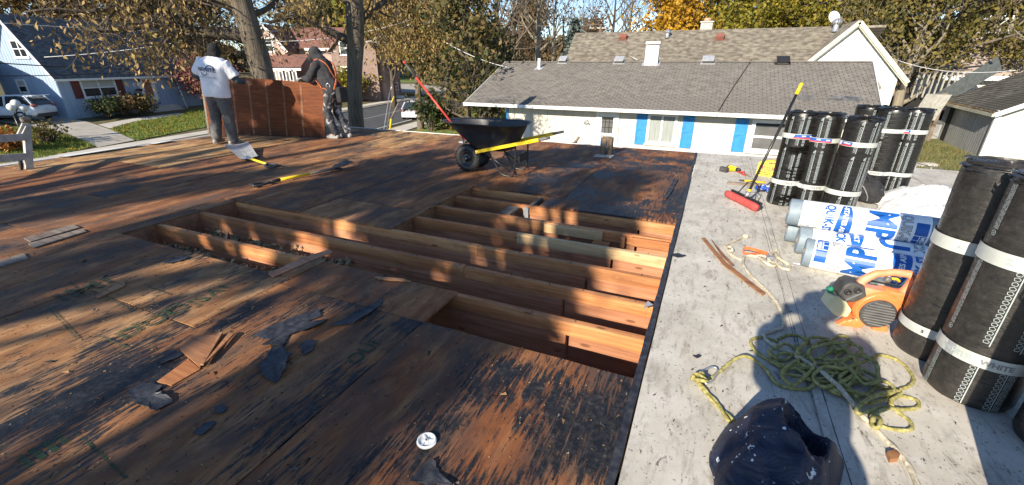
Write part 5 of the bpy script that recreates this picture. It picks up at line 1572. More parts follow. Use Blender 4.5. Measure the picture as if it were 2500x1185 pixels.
# ---- the first worker, seen from behind
W1 = AZ(550, 352); B0, B1 = AZ(499, 330), AZ(788, 341)
bdir = (B1 - B0).normalized(); bn = Vector((-bdir.y, bdir.x, 0))      # away from us
rz1 = math.atan2(-bn.x, bn.y) + R(4)
def worker1():
 F = world_of((W1.x, W1.y, 0), rz1, R(6))
 t = thing('person', 'worker in white T-shirt and black knit hat, seen from behind, holding the plywood panel', 'person', (W1.x, W1.y, 0), 'roofers carrying a plywood panel')
 sh = [(-.20, .02, 1.50), (.20, .02, 1.50)]; el = [(-.40, .04, 1.22), (.36, .12, 1.22)]; ha = [(-.27, .37, 1.16), (.30, .39, 1.17)]
 hip = [(-.10, 0, .95), (.10, 0, .95)]; kn = [(-.145, .05, .52), (.13, .03, .52)]; an = [(-.15, -.02, .10), (.15, .04, .10)]
 mb = MB()
 capsule(mb, F(0, 0, .98), F(0, .0, 1.20), .145, .135); capsule(mb, F(0, .0, 1.20), F(0, .02, 1.42), .14, .15)
 capsule(mb, F(-.15, .02, 1.47), F(.15, .02, 1.47), .075, .075); capsule(mb, F(0, .03, 1.5), F(0, .07, 1.62), .058, .055)
 head(mb, F(0, .10, 1.68), F(0, 1, -.35) - F(0, 0, 0))
 for i in (0, 1):
  capsule(mb, F(*sh[i]), F(*el[i]), .052, .042); capsule(mb, F(*el[i]), F(*ha[i]), .042, .030)
  hand(mb, F(*ha[i]), F(0, 1, .1) - F(0, 0, 0), F(0, .2, -1) - F(0, 0, 0), 1 if i else -1, 1.1)
  capsule(mb, F(*hip[i]), F(*kn[i]), .085, .058); capsule(mb, F(*kn[i]), F(*an[i]), .056, .038); capsule(mb, F(*an[i]), F(an[i][0], an[i][1] + .14, .05), .04, .036)
 put('body', remesh(mb, .0095, 2), M['skin'], t)
 eyes(t, F(0, .10, 1.68), F(0, 1, -.35) - F(0, 0, 0))
 # T-shirt: loose back, short sleeves
 mb = MB(); n = 28; rings = [(.90, .235, .165, 0), (.98, .238, .17, 0), (1.08, .235, .170, .0), (1.2, .245, .172, .005), (1.32, .262, .18, .01), (1.42, .285, .178, .015), (1.50, .275, .150, .02), (1.565, .19, .115, .035), (1.605, .095, .085, .05)]
 vs = []; fs = []
 for z, a, b, y in rings:
  for i in range(n):
   q = 2 * pi * i / n; e = lambda v: math.copysign(abs(v) ** .8, v)
   vs.append(F(a * e(cos(q)), y + b * e(sin(q)), z))
 for j in range(len(rings) - 1):
  for i in range(n): fs.append((j * n + i, j * n + (i + 1) % n, (j + 1) * n + (i + 1) % n, (j + 1) * n + i))
 fs += [tuple(range(n))[::-1], tuple((len(rings) - 1) * n + i for i in range(n))]
 mb.add(vs, fs)
 for i in (0, 1):
  s, e = Vector(sh[i]), Vector(el[i]); m = s.lerp(e, .80)
  mb.tube([F(*s.lerp(e, -.05)), F(*s.lerp(e, .4)), F(*m)], [.105, .112, .105], 14)
 me = remesh(mb, .012, 3, .016, 5.0, 1, (1.6, 1.6, .7)); put('t_shirt', me, M['tee'], t)
 mb = MB()
 for i in (0, 1):
  s, e, h = Vector(sh[i]), Vector(el[i]), Vector(ha[i])
  mb.tube([F(*s.lerp(e, .7)), F(*e)], [.070, .064], 14); capsule(mb, F(*e), F(*e.lerp(h, .8)), .062, .045)
 put('sleeves', remesh(mb, .012, 2, .005, 14, 2), M['undershirt'], t)
 mb = MB()
 capsule(mb, F(-.06, .0, .94), F(.06, .0, .94), .135, .135, 14)
 for i in (0, 1):
  capsule(mb, F(*hip[i]), F(*kn[i]), .122, .104); capsule(mb, F(*kn[i]), F(an[i][0], an[i][1], .12), .102, .092)
  for z in (.12, .16): capsule(mb, F(an[i][0] - .02, an[i][1], z), F(an[i][0] + .02, an[i][1], z), .078, .078)
 put('trousers', remesh(mb, .014, 3, .014, 8.0, 3), M['jeans'], t)
 mb = MB(); c = F(0, .09, 1.70)
 mb.ball(c + Vector((0, 0, .005)), (.108, .112, .128), 18, 12); capsule(mb, F(-.035, .04, 1.60), F(.035, .04, 1.60), .085, .085); capsule(mb, F(.05, .05, 1.62), F(.085, .05, 1.56), .06, .05)
 put('knit_hat', remesh(mb, .011, 3, .006, 16, 4), M['beanie'], t)
 mb = MB()
 for i in (0, 1): shoe(mb, F, an[i][0], an[i][1] + .01, (-.12, .1)[i])
 put('shoes', remesh(mb, .011, 2), M['shoe'], t)
 # lettering on the back
 G = lambda x, z: (x, z)
 def onback(x, z):
  a, y0 = .18, .005 + (z - 1.2) * .04
  yy = y0 - a * math.sqrt(max(0, 1 - (x / .285) ** 2)) - .018
  return F(x, yy, z)
 for s, sz, x, z, b in [('INFINITE', .092, -.19, 1.345, .002), ('ROOFING & EXTERIORS', .03, -.15, 1.235, .0)]:
  vs, fs, w = text2d(s, sz, b); vs, fs = cut2d(vs, fs, .02)
  mb = MB(); mb.add([onback(x + u, z + v) for u, v in vs], fs); mb.build('lettering', M['navyprint'], t)
 mb = MB(); vs, fs = ring2(.075, 1.385, .062, .078, 20, 0, pi * 1.0); mb.add([onback(x, z) for x, z in vs], fs); vs, fs = ring2(-.04, 1.33, .048, .062, 20, pi, 2 * pi); mb.add([onback(x, z) for x, z in vs], fs); mb.build('emblem', M['navyprint'], t)
M['navyprint'] = pm('navy_ink', [(.015, .03, .09), (.03, .05, .13)], 20, rough=.8)
worker1()

# ---- the second worker, in profile, bent over the panel's end
W2 = AZ(812, 338)
rz2 = math.atan2(-(-bdir).x, (-bdir).y) - R(6)
def worker2():
 F = world_of((W2.x + .10, W2.y + .10, 0), rz2)       # local +y looks along the panel, to the left of the picture
 t = thing('person', 'worker in dark hooded sweatshirt with orange harness straps, bent over the end of the panel', 'person', (W2.x + .1, W2.y + .1, 0), 'roofers carrying a plywood panel')
 hip = [(-.10, -.02, .95), (.10, -.02, .95)]; kn = [(-.12, .12, .54), (.11, .05, .52)]; an = [(-.12, .0, .10), (.12, -.14, .10)]
 sh = [(-.18, .16, 1.45), (.18, .16, 1.45)]; el = [(-.23, .34, 1.18), (.22, .30, 1.16)]; ha = [(-.10, .60, 1.19), (.08, .52, 1.04)]
 mb = MB()
 capsule(mb, F(0, -.01, .98), F(0, .09, 1.18), .14, .14); capsule(mb, F(0, .09, 1.18), F(0, .14, 1.40), .14, .14)
 capsule(mb, F(-.13, .16, 1.45), F(.13, .16, 1.45), .075, .075); capsule(mb, F(0, .18, 1.48), F(0, .26, 1.58), .056, .056)
 fd = F(0, 1, -.55) - F(0, 0, 0); hc = F(0, .31, 1.64)
 head(mb, hc, fd)
 for i in (0, 1):
  capsule(mb, F(*sh[i]), F(*el[i]), .054, .042); capsule(mb, F(*el[i]), F(*ha[i]), .042, .030)
  hand(mb, F(*ha[i]), F(0, 1, -.1) - F(0, 0, 0), F(0, -.3, -1) - F(0, 0, 0), 1 if i else -1, 1.2)
  capsule(mb, F(*hip[i]), F(*kn[i]), .085, .058); capsule(mb, F(*kn[i]), F(*an[i]), .056, .038); capsule(mb, F(*an[i]), F(an[i][0], an[i][1] + .14, .05), .04, .036)
 put('body', remesh(mb, .0095, 2), M['skin'], t)
 eyes(t, hc, fd)
 mb = MB()
 capsule(mb, F(-.06, -.02, .95), F(.06, -.02, .95), .15, .15); capsule(mb, F(0, .0, 1.0), F(0, .10, 1.2), .195, .195); capsule(mb, F(0, .10, 1.2), F(0, .15, 1.41), .195, .185)
 capsule(mb, F(-.14, .15, 1.45), F(.14, .15, 1.45), .09, .09)
 for i in (0, 1): capsule(mb, F(*sh[i]), F(*el[i]), .085, .075); capsule(mb, F(*el[i]), F(*Vector(el[i]).lerp(Vector(ha[i]), .85)), .074, .048)
 put('hooded_sweatshirt', remesh(mb, .014, 3, .016, 7.0, 5), M['hoodie'], t)
 mb = MB(); mb.ball(F(0, .285, 1.655), (.125, .125, .135), 18, 12); capsule(mb, F(0, .18, 1.53), F(0, .26, 1.61), .12, .11); capsule(mb, F(0, .33, 1.63), F(0, .38, 1.57), .095, .07)
 put('hood', remesh(mb, .012, 3, .012, 9, 6), M['hoodie'], t)
 mb = MB()
 capsule(mb, F(-.05, -.03, .92), F(.05, -.03, .92), .14, .14)
 for i in (0, 1): capsule(mb, F(*hip[i]), F(*kn[i]), .112, .088); capsule(mb, F(*kn[i]), F(an[i][0], an[i][1], .13), .086, .078)
 put('trousers', remesh(mb, .014, 3, .020, 9.0, 7), M['paintjeans'], t)
 mb = MB()
 for i in (0, 1): shoe(mb, F, an[i][0], an[i][1] + .02, (-.05, .1)[i])
 put('shoes', remesh(mb, .011, 2), M['shoe'], t)
 mb = MB()
 for i in (0, 1):
  hand(mb, F(*ha[i]), F(0, 1, -.1) - F(0, 0, 0), F(0, -.3, -1) - F(0, 0, 0), 1 if i else -1, 1.2, 1.16)
  capsule(mb, F(*Vector(el[i]).lerp(Vector(ha[i]), .72)), F(*ha[i]), .046, .034)
 put('gloves', remesh(mb, .008, 2), M['glove'], t)
 # harness
 def strap(P, w=.022, m='strap', name='harness_strap'):
  mb = MB(); mb.tube(spline([F(*p) for p in P], .02), w, 8, flat=.35); return mb.build(name, M[m], t)
 for s in (-1, 1):
  strap([(s * .10, .31, 1.46), (s * .11, .18, 1.55), (s * .10, -.03, 1.46), (s * .04, -.115, 1.24), (-s * .07, -.165, 1.10), (-s * .14, -.16, .98)])
  strap([(s * .11, .18, 1.55), (s * .13, .33, 1.42), (s * .15, .27, 1.2), (s * .20, .08, 1.02)])
 strap([(-.14, -.10, .96), (-.19, .02, 1.0), (-.12, .16, 1.02), (.0, .20, 1.03), (.12, .16, 1.02), (.19, .02, 1.0), (.14, -.10, .96), (0, -.18, .95), (-.14, -.10, .96)], .025)
 mb = MB(); vs = spline([F(-.16, -.10, 1.06), F(-.18, -.06, 1.10), F(-.19, -.02, 1.06), F(-.17, -.06, 1.02), F(-.16, -.10, 1.06)], .01); mb.tube(vs, .008, 8); mb.build('d_ring', M['steel'], t)
 mb = MB(); c = F(-.02, -.23, .88)
 mb.obox(c, F(1, 0, 0) - F(0, 0, 0), F(0, 1, 0) - F(0, 0, 0), (0, 0, 1), .12, .06, .15); put('tool_pouch', remesh(mb, .014, 6, .01, 9), M['dkcloth'], t)
worker2()

# ---- the plywood panel they hold, with the pale lines where it lay on the joists
def panel():
 t = thing('plywood_panel', 'old reddish plywood panel held upright by the two workers', 'plywood panel', ((B0 + B1) / 2).to_tuple())
 L = (B1 - B0).length; H_ = 1.19
 off = bn * .42
 def F(u, v, d): return B0 + bdir * (u + v * .09) + Vector((0, 0, .012 + v)) + bn * (d + .10 + .06 * v)
 P = [(0, 0)] + [(L * k / 20, .012 * noise.noise(Vector((k * .6, 1, 0)))) for k in range(1, 20)] + [(L, .0), (L - .01, .3), (L + .01, .62), (L, 1.04)]
 P += [(L * k / 20, H_ - .12 * (k / 20) ** 2 + .01 * noise.noise(Vector((k * .7, 5, 0)))) for k in range(19, 0, -1)] + [(0, H_)]
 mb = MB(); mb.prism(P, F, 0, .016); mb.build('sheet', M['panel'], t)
 for k, u in enumerate((.38, .79, 1.20, 1.61, 2.02, 2.43)):
  if k in (0,): continue
  mb = MB(); n = 14; vs = []; top = H_ - .12 * (u / L) ** 2 - .03
  for i in range(n + 1):
   v = .02 + (top - .04) * i / n; w = .020 + .008 * noise.noise(Vector((u, i * .9, 2))); x = u + .006 * noise.noise(Vector((u, i * .5, 7)))
   vs += [F(x - w, v, -.0025), F(x + w, v, -.0025)]
  mb.add(vs, [(2 * i, 2 * i + 1, 2 * i + 3, 2 * i + 2) for i in range(n)]); mb.build('joist_mark', M['joistmark'], t)
 mb = MB(); mb.add([F(.0, 0, -.003), F(.05, 0, -.003), F(.045, 1.15, -.003), F(.0, 1.18, -.003)], [(0, 1, 2, 3)]); mb.build('bare_edge', M['greywood'], t)
def panelmat():
 t = NT('old_panel_face'); co = t.coord()
 a = t.noise(t.coord((1.2, 1.2, 16)), 2.0, 6, .7, .5); b = t.noise(co, 2.2, 5, .6)
 c = t.ramp(a, [(.3, (.07, .018, .005)), (.55, (.14, .038, .009)), (.75, (.22, .072, .019))])
 c = t.mix(t.ramp(b, [(.5, 0.0), (.75, .6)]), c, (.085, .026, .012))
 w = t.noise(t.coord((2, 2, 60)), 2.0, 4, .7); c = t.mix(t.ramp(w, [(.68, 0.0), (.73, .6)]), c, (.55, .40, .28))
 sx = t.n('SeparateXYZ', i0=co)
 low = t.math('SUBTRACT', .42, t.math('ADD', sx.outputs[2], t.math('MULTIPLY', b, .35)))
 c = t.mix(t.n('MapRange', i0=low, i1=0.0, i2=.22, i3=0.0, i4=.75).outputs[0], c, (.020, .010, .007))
 return t.out(c, .6, a, .3, .004, spec=.2)
M['panel'] = panelmat()
M['joistmark'] = pm('pale_joist_mark', [(.085, .026, .008), (.15, .055, .02), (.22, .11, .055)], 8, (3, 3, 9), rough=.6)
panel()

# ---- the photographer behind the camera, whose shadow falls on the membrane
def photographer():
 F = world_of((.08, -.33, 0), 0)
 t = thing('person', 'person in a cap holding up a phone, whose shadow falls on the white membrane', 'person', (.08, -.33, 0))
 hip = [(-.11, 0, .94), (.11, 0, .94)]; kn = [(-.11, .02, .5), (.14, .02, .5)]; an = [(-.12, -.02, .09), (.16, -.02, .09)]
 sh = [(-.20, .0, 1.46), (.20, .0, 1.46)]; el = [(-.13, .17, 1.18), (.27, .14, 1.22)]; ha = [(-.155, .24, 1.46), (.0, .26, 1.46)]
 mb = MB()
 capsule(mb, F(0, 0, .97), F(0, 0, 1.2), .16, .155); capsule(mb, F(0, 0, 1.2), F(0, 0, 1.38), .155, .155); capsule(mb, F(-.15, 0, 1.43), F(.15, 0, 1.43), .09, .09); capsule(mb, F(0, 0, 1.48), F(0, .02, 1.58), .06, .06)
 fd = F(0, 1, -.2) - F(0, 0, 0); head(mb, F(0, .03, 1.665), fd)
 for i in (0, 1):
  capsule(mb, F(*sh[i]), F(*el[i]), .062, .05); capsule(mb, F(*el[i]), F(*ha[i]), .048, .032); hand(mb, F(*ha[i]), F(-.5 if i else .5, .1, .6) - F(0, 0, 0), F(0, .2, .3) - F(0, 0, 0), 1 if i else -1, .9, .8)
  capsule(mb, F(*hip[i]), F(*kn[i]), .095, .065); capsule(mb, F(*kn[i]), F(*an[i]), .065, .045); capsule(mb, F(*an[i]), F(an[i][0], an[i][1] + .15, .05), .045, .04)
 put('body', remesh(mb, .011, 2), M['skin'], t)
 eyes(t, F(0, .03, 1.665), fd)
 mb = MB(); capsule(mb, F(-.06, 0, .95), F(.06, 0, .95), .19, .19); capsule(mb, F(0, 0, 1.0), F(0, 0, 1.40), .19, .18); capsule(mb, F(-.16, 0, 1.43), F(.18, 0, 1.43), .10, .10)
 for i in (0, 1): capsule(mb, F(*sh[i]), F(*el[i]), .095, .08); capsule(mb, F(*el[i]), F(*Vector(el[i]).lerp(Vector(ha[i]), .85)), .07, .05)
 put('jacket', remesh(mb, .016, 3, .012, 8, 8), M['dkcloth'], t)
 mb = MB()
 for i in (0, 1): capsule(mb, F(*hip[i]), F(*kn[i]), .12, .10); capsule(mb, F(*kn[i]), F(an[i][0], an[i][1], .12), .098, .088)
 put('trousers', remesh(mb, .016, 3, .012, 8, 9), M['jeans'], t)
 mb = MB(); mb.ball(F(0, .02, 1.71), (.118, .122, .105), 16, 10); mb.prism([(-.10, .06), (.10, .06), (.07, .20), (-.07, .20)], lambda u, v, d: F(u, v, 1.70 + d), -.01, .01)
 put('cap', remesh(mb, .012, 2), M['dkcloth'], t)
 mb = MB()
 for i in (0, 1): shoe(mb, F, an[i][0], an[i][1], (-.1, .1)[i])
 put('shoes', remesh(mb, .012, 2), M['shoe'], t)
 ph = thing('phone', 'black phone held up by the photographer', 'phone', EYE)
 fw = Vector((-sin(YAW) * cos(PITCH), cos(YAW) * cos(PITCH), -sin(PITCH))); rt = Vector((cos(YAW), sin(YAW), 0))
 mb = MB(); mb.obox(EYE - fw * .03 , rt, fw, rt.cross(fw), .078, .004, .037); mb.build('case', M['blackmetal'], ph)
 mb = MB(); mb.obox(EYE - fw * .0355, rt, fw, rt.cross(fw), .073, .001, .034); mb.build('screen', M['black'], ph)
photographer()
# ------------------------------------------------------------------ materials of houses
def roofmat(name, cols, sc, bumpy=.3, rough=.95):
 t = NT(name); co = t.coord()
 a = t.noise(co, sc, 3, .6); b = t.noise(co, .7, 4, .6); g = t.noise(co, 60, 2, .6)
 br = t.noise(t.coord((3.3, 3.3, 8)), 1.0, 0)
 f = t.math('ADD', t.math('MULTIPLY', a, .5), t.math('ADD', t.math('MULTIPLY', br, .35), t.math('MULTIPLY', g, .15)))
 c = t.ramp(f, [(.38 + .24 * i / (len(cols) - 1), cc) for i, cc in enumerate(cols)])
 c = t.mix(t.ramp(b, [(.5, 0.0), (.8, .35)]), c, tuple(x * .7 for x in cols[0]))
 oi = t.n('ObjectInfo'); v = t.n('MapRange', i0=oi.outputs['Random'], i1=0.0, i2=1.0, i3=.93, i4=1.07)
 c = t.n('HueSaturation', in_Value=v.outputs[0], in_Color=c).outputs[0]
 return t.out(c, rough, g, bumpy, .004)
M['shingle'] = roofmat('grey_brown_shingle', [(.135, .124, .114), (.18, .166, .151), (.215, .199, .18)], 9)
M['shingle2'] = roofmat('brown_laminated_shingle', [(.115, .098, .078), (.19, .165, .13), (.27, .245, .195)], 3.2)
M['shingle3'] = roofmat('charcoal_shingle', [(.065, .069, .075), (.11, .115, .122), (.155, .16, .168)], 4)
M['shingle4'] = roofmat('red_brown_shingle', [(.12, .055, .042), (.17, .08, .062), (.21, .105, .085)], 3)
M['shingle5'] = roofmat('mossy_dark_shingle', [(.055, .052, .042), (.10, .095, .082), (.16, .152, .135)], 1.4)
M['cream'] = pm('cream_siding', [(.53, .49, .42), (.60, .56, .49)], 1.2, (1, 1, .4), rough=.6, vary=.03)
M['whiteside'] = pm('white_siding', [(.55, .55, .54), (.62, .62, .61)], 1.5, rough=.55, vary=.03)
M['blueside'] = pm('blue_siding', [(.27, .36, .49), (.33, .43, .56)], 1.2, (4, 4, .5), rough=.65)
M['blueshutter'] = pm('bright_blue_paint', [(.020, .20, .52), (.030, .25, .60)], 6, rough=.45)
M['redshutter'] = pm('dark_red_paint', [(.10, .022, .020), (.15, .035, .03)], 6, rough=.5)
M['pink'] = pm('pink_stucco', [(.42, .285, .235), (.50, .345, .29)], 2, rough=.8)
M['block'] = pm('concrete_block', [(.30, .30, .28), (.42, .42, .40)], 3, rough=.9)
M['creamtrim'] = pm('cream_trim', [(.46, .45, .34), (.56, .54, .43)], 3, rough=.6)
M['greyside'] = pm('grey_corrugated_siding', [(.30, .305, .31), (.40, .405, .405)], 3, (6, 6, 1), rough=.7, vary=.08)
M['dark'] = pm('dark_interior', [(.008, .008, .009), (.016, .015, .014)], 3, rough=.9)
M['glassd'] = glassmat('dark_window', [.018, .022, .028])
M['glassm'] = glassmat('grey_window', [.10, .10, .10], .15)
M['curtain'] = pm('pale_curtain', [(.16, .185, .18), (.30, .325, .315), (.22, .24, .235)], 3.0, (9, 9, .3), rough=.7)
M['blind'] = pm('window_blind', [(.42, .44, .42), (.50, .52, .50)], 4, (1, 1, 12), rough=.7)

def frame_of(P0, e1):
 """facade map: u along the wall, h up, d outwards (to the right-hand side of e1 x up)"""
 e1 = Vector((e1[0], e1[1], 0)).normalized(); n = Vector((e1.y, -e1.x, 0)); P0 = Vector(P0)
 def F(u, h, d=0.0): return P0 + e1 * u + Vector((0, 0, h)) + n * d
 def inv(px, py):
  r = ray(px, py); t = (P0 - EYE).dot(n) / r.dot(n); p = EYE + r * t - P0
  return p.dot(e1), p.z
 return F, inv
def fbox(F, u0, u1, h0, h1, d0, d1, mb=None):
 mb = mb or MB(); return mb.box(u0, u1, h0, h1, d0, d1, F)
def window(F, root, u0, u1, h0, h1, fm, gm, vert=(), horz=(), fw=.09, sill=True, split=None):
 mb = MB()
 for a in [(u0, u0 + fw, h0, h1), (u1 - fw, u1, h0, h1), (u0 + fw, u1 - fw, h0, h0 + fw), (u0 + fw, u1 - fw, h1 - fw, h1)]: mb.box(*a, .003, .055, F)
 for v in vert: mb.box(u0 + (u1 - u0) * v - fw * .35, u0 + (u1 - u0) * v + fw * .35, h0 + fw, h1 - fw, .006, .045, F)
 for v in horz: mb.box(u0 + fw, u1 - fw, h0 + (h1 - h0) * v - fw * .3, h0 + (h1 - h0) * v + fw * .3, .005, .042, F)
 w = mb.build('window', fm, root)
 gms = gm if isinstance(gm, list) else [gm]
 if len(gms) == 1:
  mb = MB(); mb.box(u0 + fw * .5, u1 - fw * .5, h0 + fw * .5, h1 - fw * .5, .004, .014, F); mb.build('pane', gms[0], w)
 else:
  s = h0 + (h1 - h0) * (split or .5)
  mb = MB(); mb.box(u0 + fw * .5, u1 - fw * .5, h0 + fw * .5, s, .004, .014, F); mb.build('pane', gms[0], w)
  mb = MB(); mb.box(u0 + fw * .5, u1 - fw * .5, s, h1 - fw * .5, .004, .0145, F); mb.build('pane', gms[1], w)
 if sill:
  mb = MB(); mb.box(u0 - .04, u1 + .04, h0 - .05, h0, .004, .09, F); mb.build('sill', fm, w)
 return w
def shutter(F, root, u0, u1, h0, h1, m):
 mb = MB(); w = (u1 - u0) * .16; mid = h0 + (h1 - h0) * .52
 mb.box(u0, u1, h0, h1, .004, .022, F)
 for a in [(u0, u0 + w, h0, h1), (u1 - w, u1, h0, h1), (u0 + w, u1 - w, h0, h0 + w), (u0 + w, u1 - w, h1 - w, h1), (u0 + w, u1 - w, mid - w * .5, mid + w * .5)]: mb.box(*a, .023, .042, F)
 return mb.build('shutter', m, root)
def slab(p, th=.10):
 """a roof plane: four corners, given a thickness downwards"""
 mb = MB(); vs = [Vector(q) for q in p]; lo = [v - Vector((0, 0, th)) for v in vs]
 n = len(vs)
 mb.add(vs + lo, [tuple(range(n)), tuple(range(n, 2 * n))[::-1]] + [(i, (i + 1) % n, n + (i + 1) % n, n + i) for i in range(n)])
 return mb
def courses(A, B, Cc, D, rows, th=.022, seed=0):
 """overlapping shingle courses from eave A-B up to ridge D-C, one joined mesh"""
 A, B, Cc, D = map(Vector, (A, B, Cc, D)); mb = MB(); n = (B - A).cross(D - A).normalized()
 if n.z < 0: n = -n
 for j in range(rows):
  t0, t1 = j / rows, min(1, (j + 1.12) / rows)
  a, b, c, d = A.lerp(D, t0), B.lerp(Cc, t0), B.lerp(Cc, t1), A.lerp(D, t1)
  mb.add([a + n * th, b + n * th, c + n * .003, d + n * .003, a + n * .001, b + n * .001], [(0, 1, 2, 3), (4, 5, 1, 0)])
 return mb

# ------------------------------------------------------------------ the house next door
YW = 19.4
nb = thing('neighbour_house', 'low cream house with bright blue shutters and a grey shingle roof beyond the flat roof', 'house', (-2.5, YW + 4, -3))
F, inv = frame_of((0, YW, 0), (1, 0))
xl, xr = inv(1237, 262)[0], 5.1
mb = MB(); mb.box(xl, xr, -3, -.36, -9.4, -.02, F); mb.build('wall', M['cream'], nb)
nb_boards = int((xr - xl) / .405)
for i in range(nb_boards):
 u0 = xl + (xr - xl) * i / nb_boards; u1 = xl + (xr - xl) * (i + 1) / nb_boards
 mb = MB(); mb.box(u0 + .011, u1 - .011, -2.9, -.37, -.019, 0, F); mb.build('siding_board', M['cream'], nb)
mb = MB(); mb.box(xl - .02, xl + .10, -3, -.38, .002, .03, F); mb.build('corner_board', M['blueshutter'], nb)
EA = Vector((-10.9, 18.85, -.30)); EB = Vector((5.35, 18.85, -.30)); RA = Vector((-10.95, 23.7, 1.50)); RB = Vector((5.75, 23.7, 1.50))
rf = slab([EA, EB, RB, RA], .14).build('roof', M['darkgrey'], nb)
bk = slab([RA, RB, Vector((5.4, 28.6, -.3)), Vector((-10.9, 28.6, -.3))], .14).build('roof', M['shingle'], nb)
sl = (RA - EA); L_ = sl.length; nrm = (EB - EA).cross(RA - EA).normalized()
rows = 36; tab = .305
mb0 = MB(); e = L_ / rows; su = Vector((0, (RA - EA).y, (RA - EA).z)).normalized()
mb0.add([(0.008, 0, 0), (tab - .014, 0, 0), (tab - .014, e * .98, 0), (.008, e * .98, 0), (.008, 0, .024), (tab - .014, 0, .024), (tab - .014, e * .98, .004), (.008, e * .98, .004)], [(4, 5, 6, 7), (0, 1, 5, 4), (1, 2, 6, 5), (3, 0, 4, 7)])
tabme = mb0.mesh('shingle'); tabme.materials.append(M['shingle'])
rest = MB(); cnt = 0; rg = random.Random(6)
cells = []
for j in range(rows):
 xa = EA.x + (RA.x - EA.x) * j / rows; xb = EB.x + (RB.x - EB.x) * j / rows
 x = xa - (tab / 2 if j % 2 else 0)
 while x < xb - .02:
  cells.append((j, max(x, xa), min(x + tab, xb))); x += tab
near = sorted(cells, key=lambda q: (EA + su * (e * q[0]) + Vector((q[1] - EA.x, 0, 0)) - EYE).length)
chosen = set([q for q in near if abs(q[2] - q[1] - tab) < 1e-4][:290])
for q in cells:
 j, x0, x1 = q
 base = Vector((x0, EA.y, EA.z)) + su * (e * j) + nrm * (.002 + rg.uniform(0, .003))
 if q in chosen:
  Mx = Matrix(((1, su.x, nrm.x, base.x), (0, su.y, nrm.y, base.y), (0, su.z, nrm.z, base.z), (0, 0, 0, 1)))
  share('shingle', tabme, rf, Mx)
 else:
  w = x1 - x0
  if w < .03: continue
  G = lambda a, b, c: base + Vector((1, 0, 0)) * a + su * b + nrm * c
  rest.add([G(.008, 0, .024), G(w - .014, 0, .024), G(w - .014, e * .98, .004), G(.008, e * .98, .004), G(.008, 0, 0), G(w - .014, 0, 0)], [(0, 1, 2, 3), (4, 5, 1, 0)])
rest.build('shingle_field', M['shingle'], rf, kind='stuff')
mb = MB(); mb.bar(RA + Vector((0, -.02, .02)), RB + Vector((0, -.02, .02)), .30, .03); mb.build('ridge_cap', M['shingle'], nb)
mb = MB(); mb.bar(EA + Vector((-.02, -.06, -.06)), EB + Vector((.02, -.06, -.06)), .12, .13); mb.build('gutter', M['white'], nb)
mb = MB(); mb.bar(EA + Vector((-.02, -.12, -.005)), EB + Vector((.02, -.12, -.005)), .02, .03); mb.build('gutter_lip', M['whitevinyl'], nb)
mb = MB(); mb.box(EA.x, EB.x, 18.9, 19.38, -.385, -.37); mb.build('soffit', M['whiteside'], nb)
mb = MB(); mb.bar(EB + Vector((.03, .0, -.08)), RB + Vector((.03, 0, -.08)), .03, .18); mb.build('barge_board', M['whiteside'], nb)
mb = MB(); mb.bar(EA + Vector((-.03, .0, -.08)), RA + Vector((-.03, 0, -.08)), .03, .18); mb.build('barge_board', M['whiteside'], nb)
def U(px, py): return inv(px, py)
# door, window with curtains, shutters, second window
u0, u1 = U(1455, 300)[0], U(1511, 300)[0]; ht = U(1480, 271)[1]
mb = MB()
for a in [(u0, u0 + .13, -2.75, ht), (u1 - .13, u1, -2.75, ht), (u0 + .13, u1 - .13, ht - .13, ht)]: mb.box(*a, .003, .05, F)
dr = mb.build('door', M['white'], nb)
mb = MB(); mb.box(u0 + .13, u1 - .13, -2.75, ht - .13, .003, .03, F); mb.build('storm_door', M['whitevinyl'], dr)
da, db = u0 + .26, u1 - .24
hA, hB, hC, hD = U(1480, 286)[1], U(1480, 325)[1], U(1480, 330)[1], U(1480, 350)[1]
mb = MB(); mb.box(da, db, hB, hA, .031, .036, F); mb.build('upper_pane', M['glassm'], dr)
mb = MB(); mb.box(da, db, hD - .7, hC, .031, .036, F); mb.build('lower_panel', M['blueshutter'], dr)
mb = MB(); mb.box(da, db, hC - .25, hC, .037, .040, F); mb.build('lower_pane', M['curtain'], dr)
mb = MB()
for v in (.33, .67): mb.box(da + (db - da) * v - .012, da + (db - da) * v + .012, hB, hA, .037, .045, F)
for v in (.36, .70): mb.box(da, db, hB + (hA - hB) * v - .01, hB + (hA - hB) * v + .01, .0375, .0455, F)
mb.box(da, db, hA - .10, hA, .046, .05, F); mb.build('muntins', M['dark'], dr)
ub, hb_ = U(1432, 297)
lt = MB(); lt.obox(F(ub, hb_, .05), (1, 0, 0), (0, 1, 0), (0, 0, 1), .06, .05, .09); lt.ball(F(ub - .08, hb_ - .02, .10), .06); lt.tube([F(ub + .05, hb_ + .05, .05), F(ub + .12, hb_ - .1, .10)], .03, 8)
lt.build('wall_light', M['steel'], nb)
w0, w1 = U(1583, 280)[0], U(1657, 280)[0]; hb0, hb1 = U(1600, 352)[1], U(1610, 277)[1]
window(F, nb, w0, w1, hb0, hb1, M['whitevinyl'], M['curtain'], vert=(.5,), fw=.11)
mb = MB(); mb.box(w0 + .01, w1 + .12, hb1 + .0, hb1 + .05, .056, .13, F); mb.build('lintel', M['dark'], nb) if False else None
for (a, b, c, d) in [(1551, 1579, 278, 353), (1661, 1694, 283, 362), (1790, 1822, 289, 371)]:
 hh = (c + d) / 2; m_ = inv((a + b) / 2, hh)[0]; top = inv((a + b) / 2, c)[1]; bot = inv((a + b) / 2, d)[1]
 shutter(F, nb, m_ - .22, m_ + .22, bot, top, M['blueshutter'])
v0, v1 = U(1830, 330)[0], U(1950, 330)[0]; vb, vt = U(1850, 372)[1], U(1850, 291)[1]
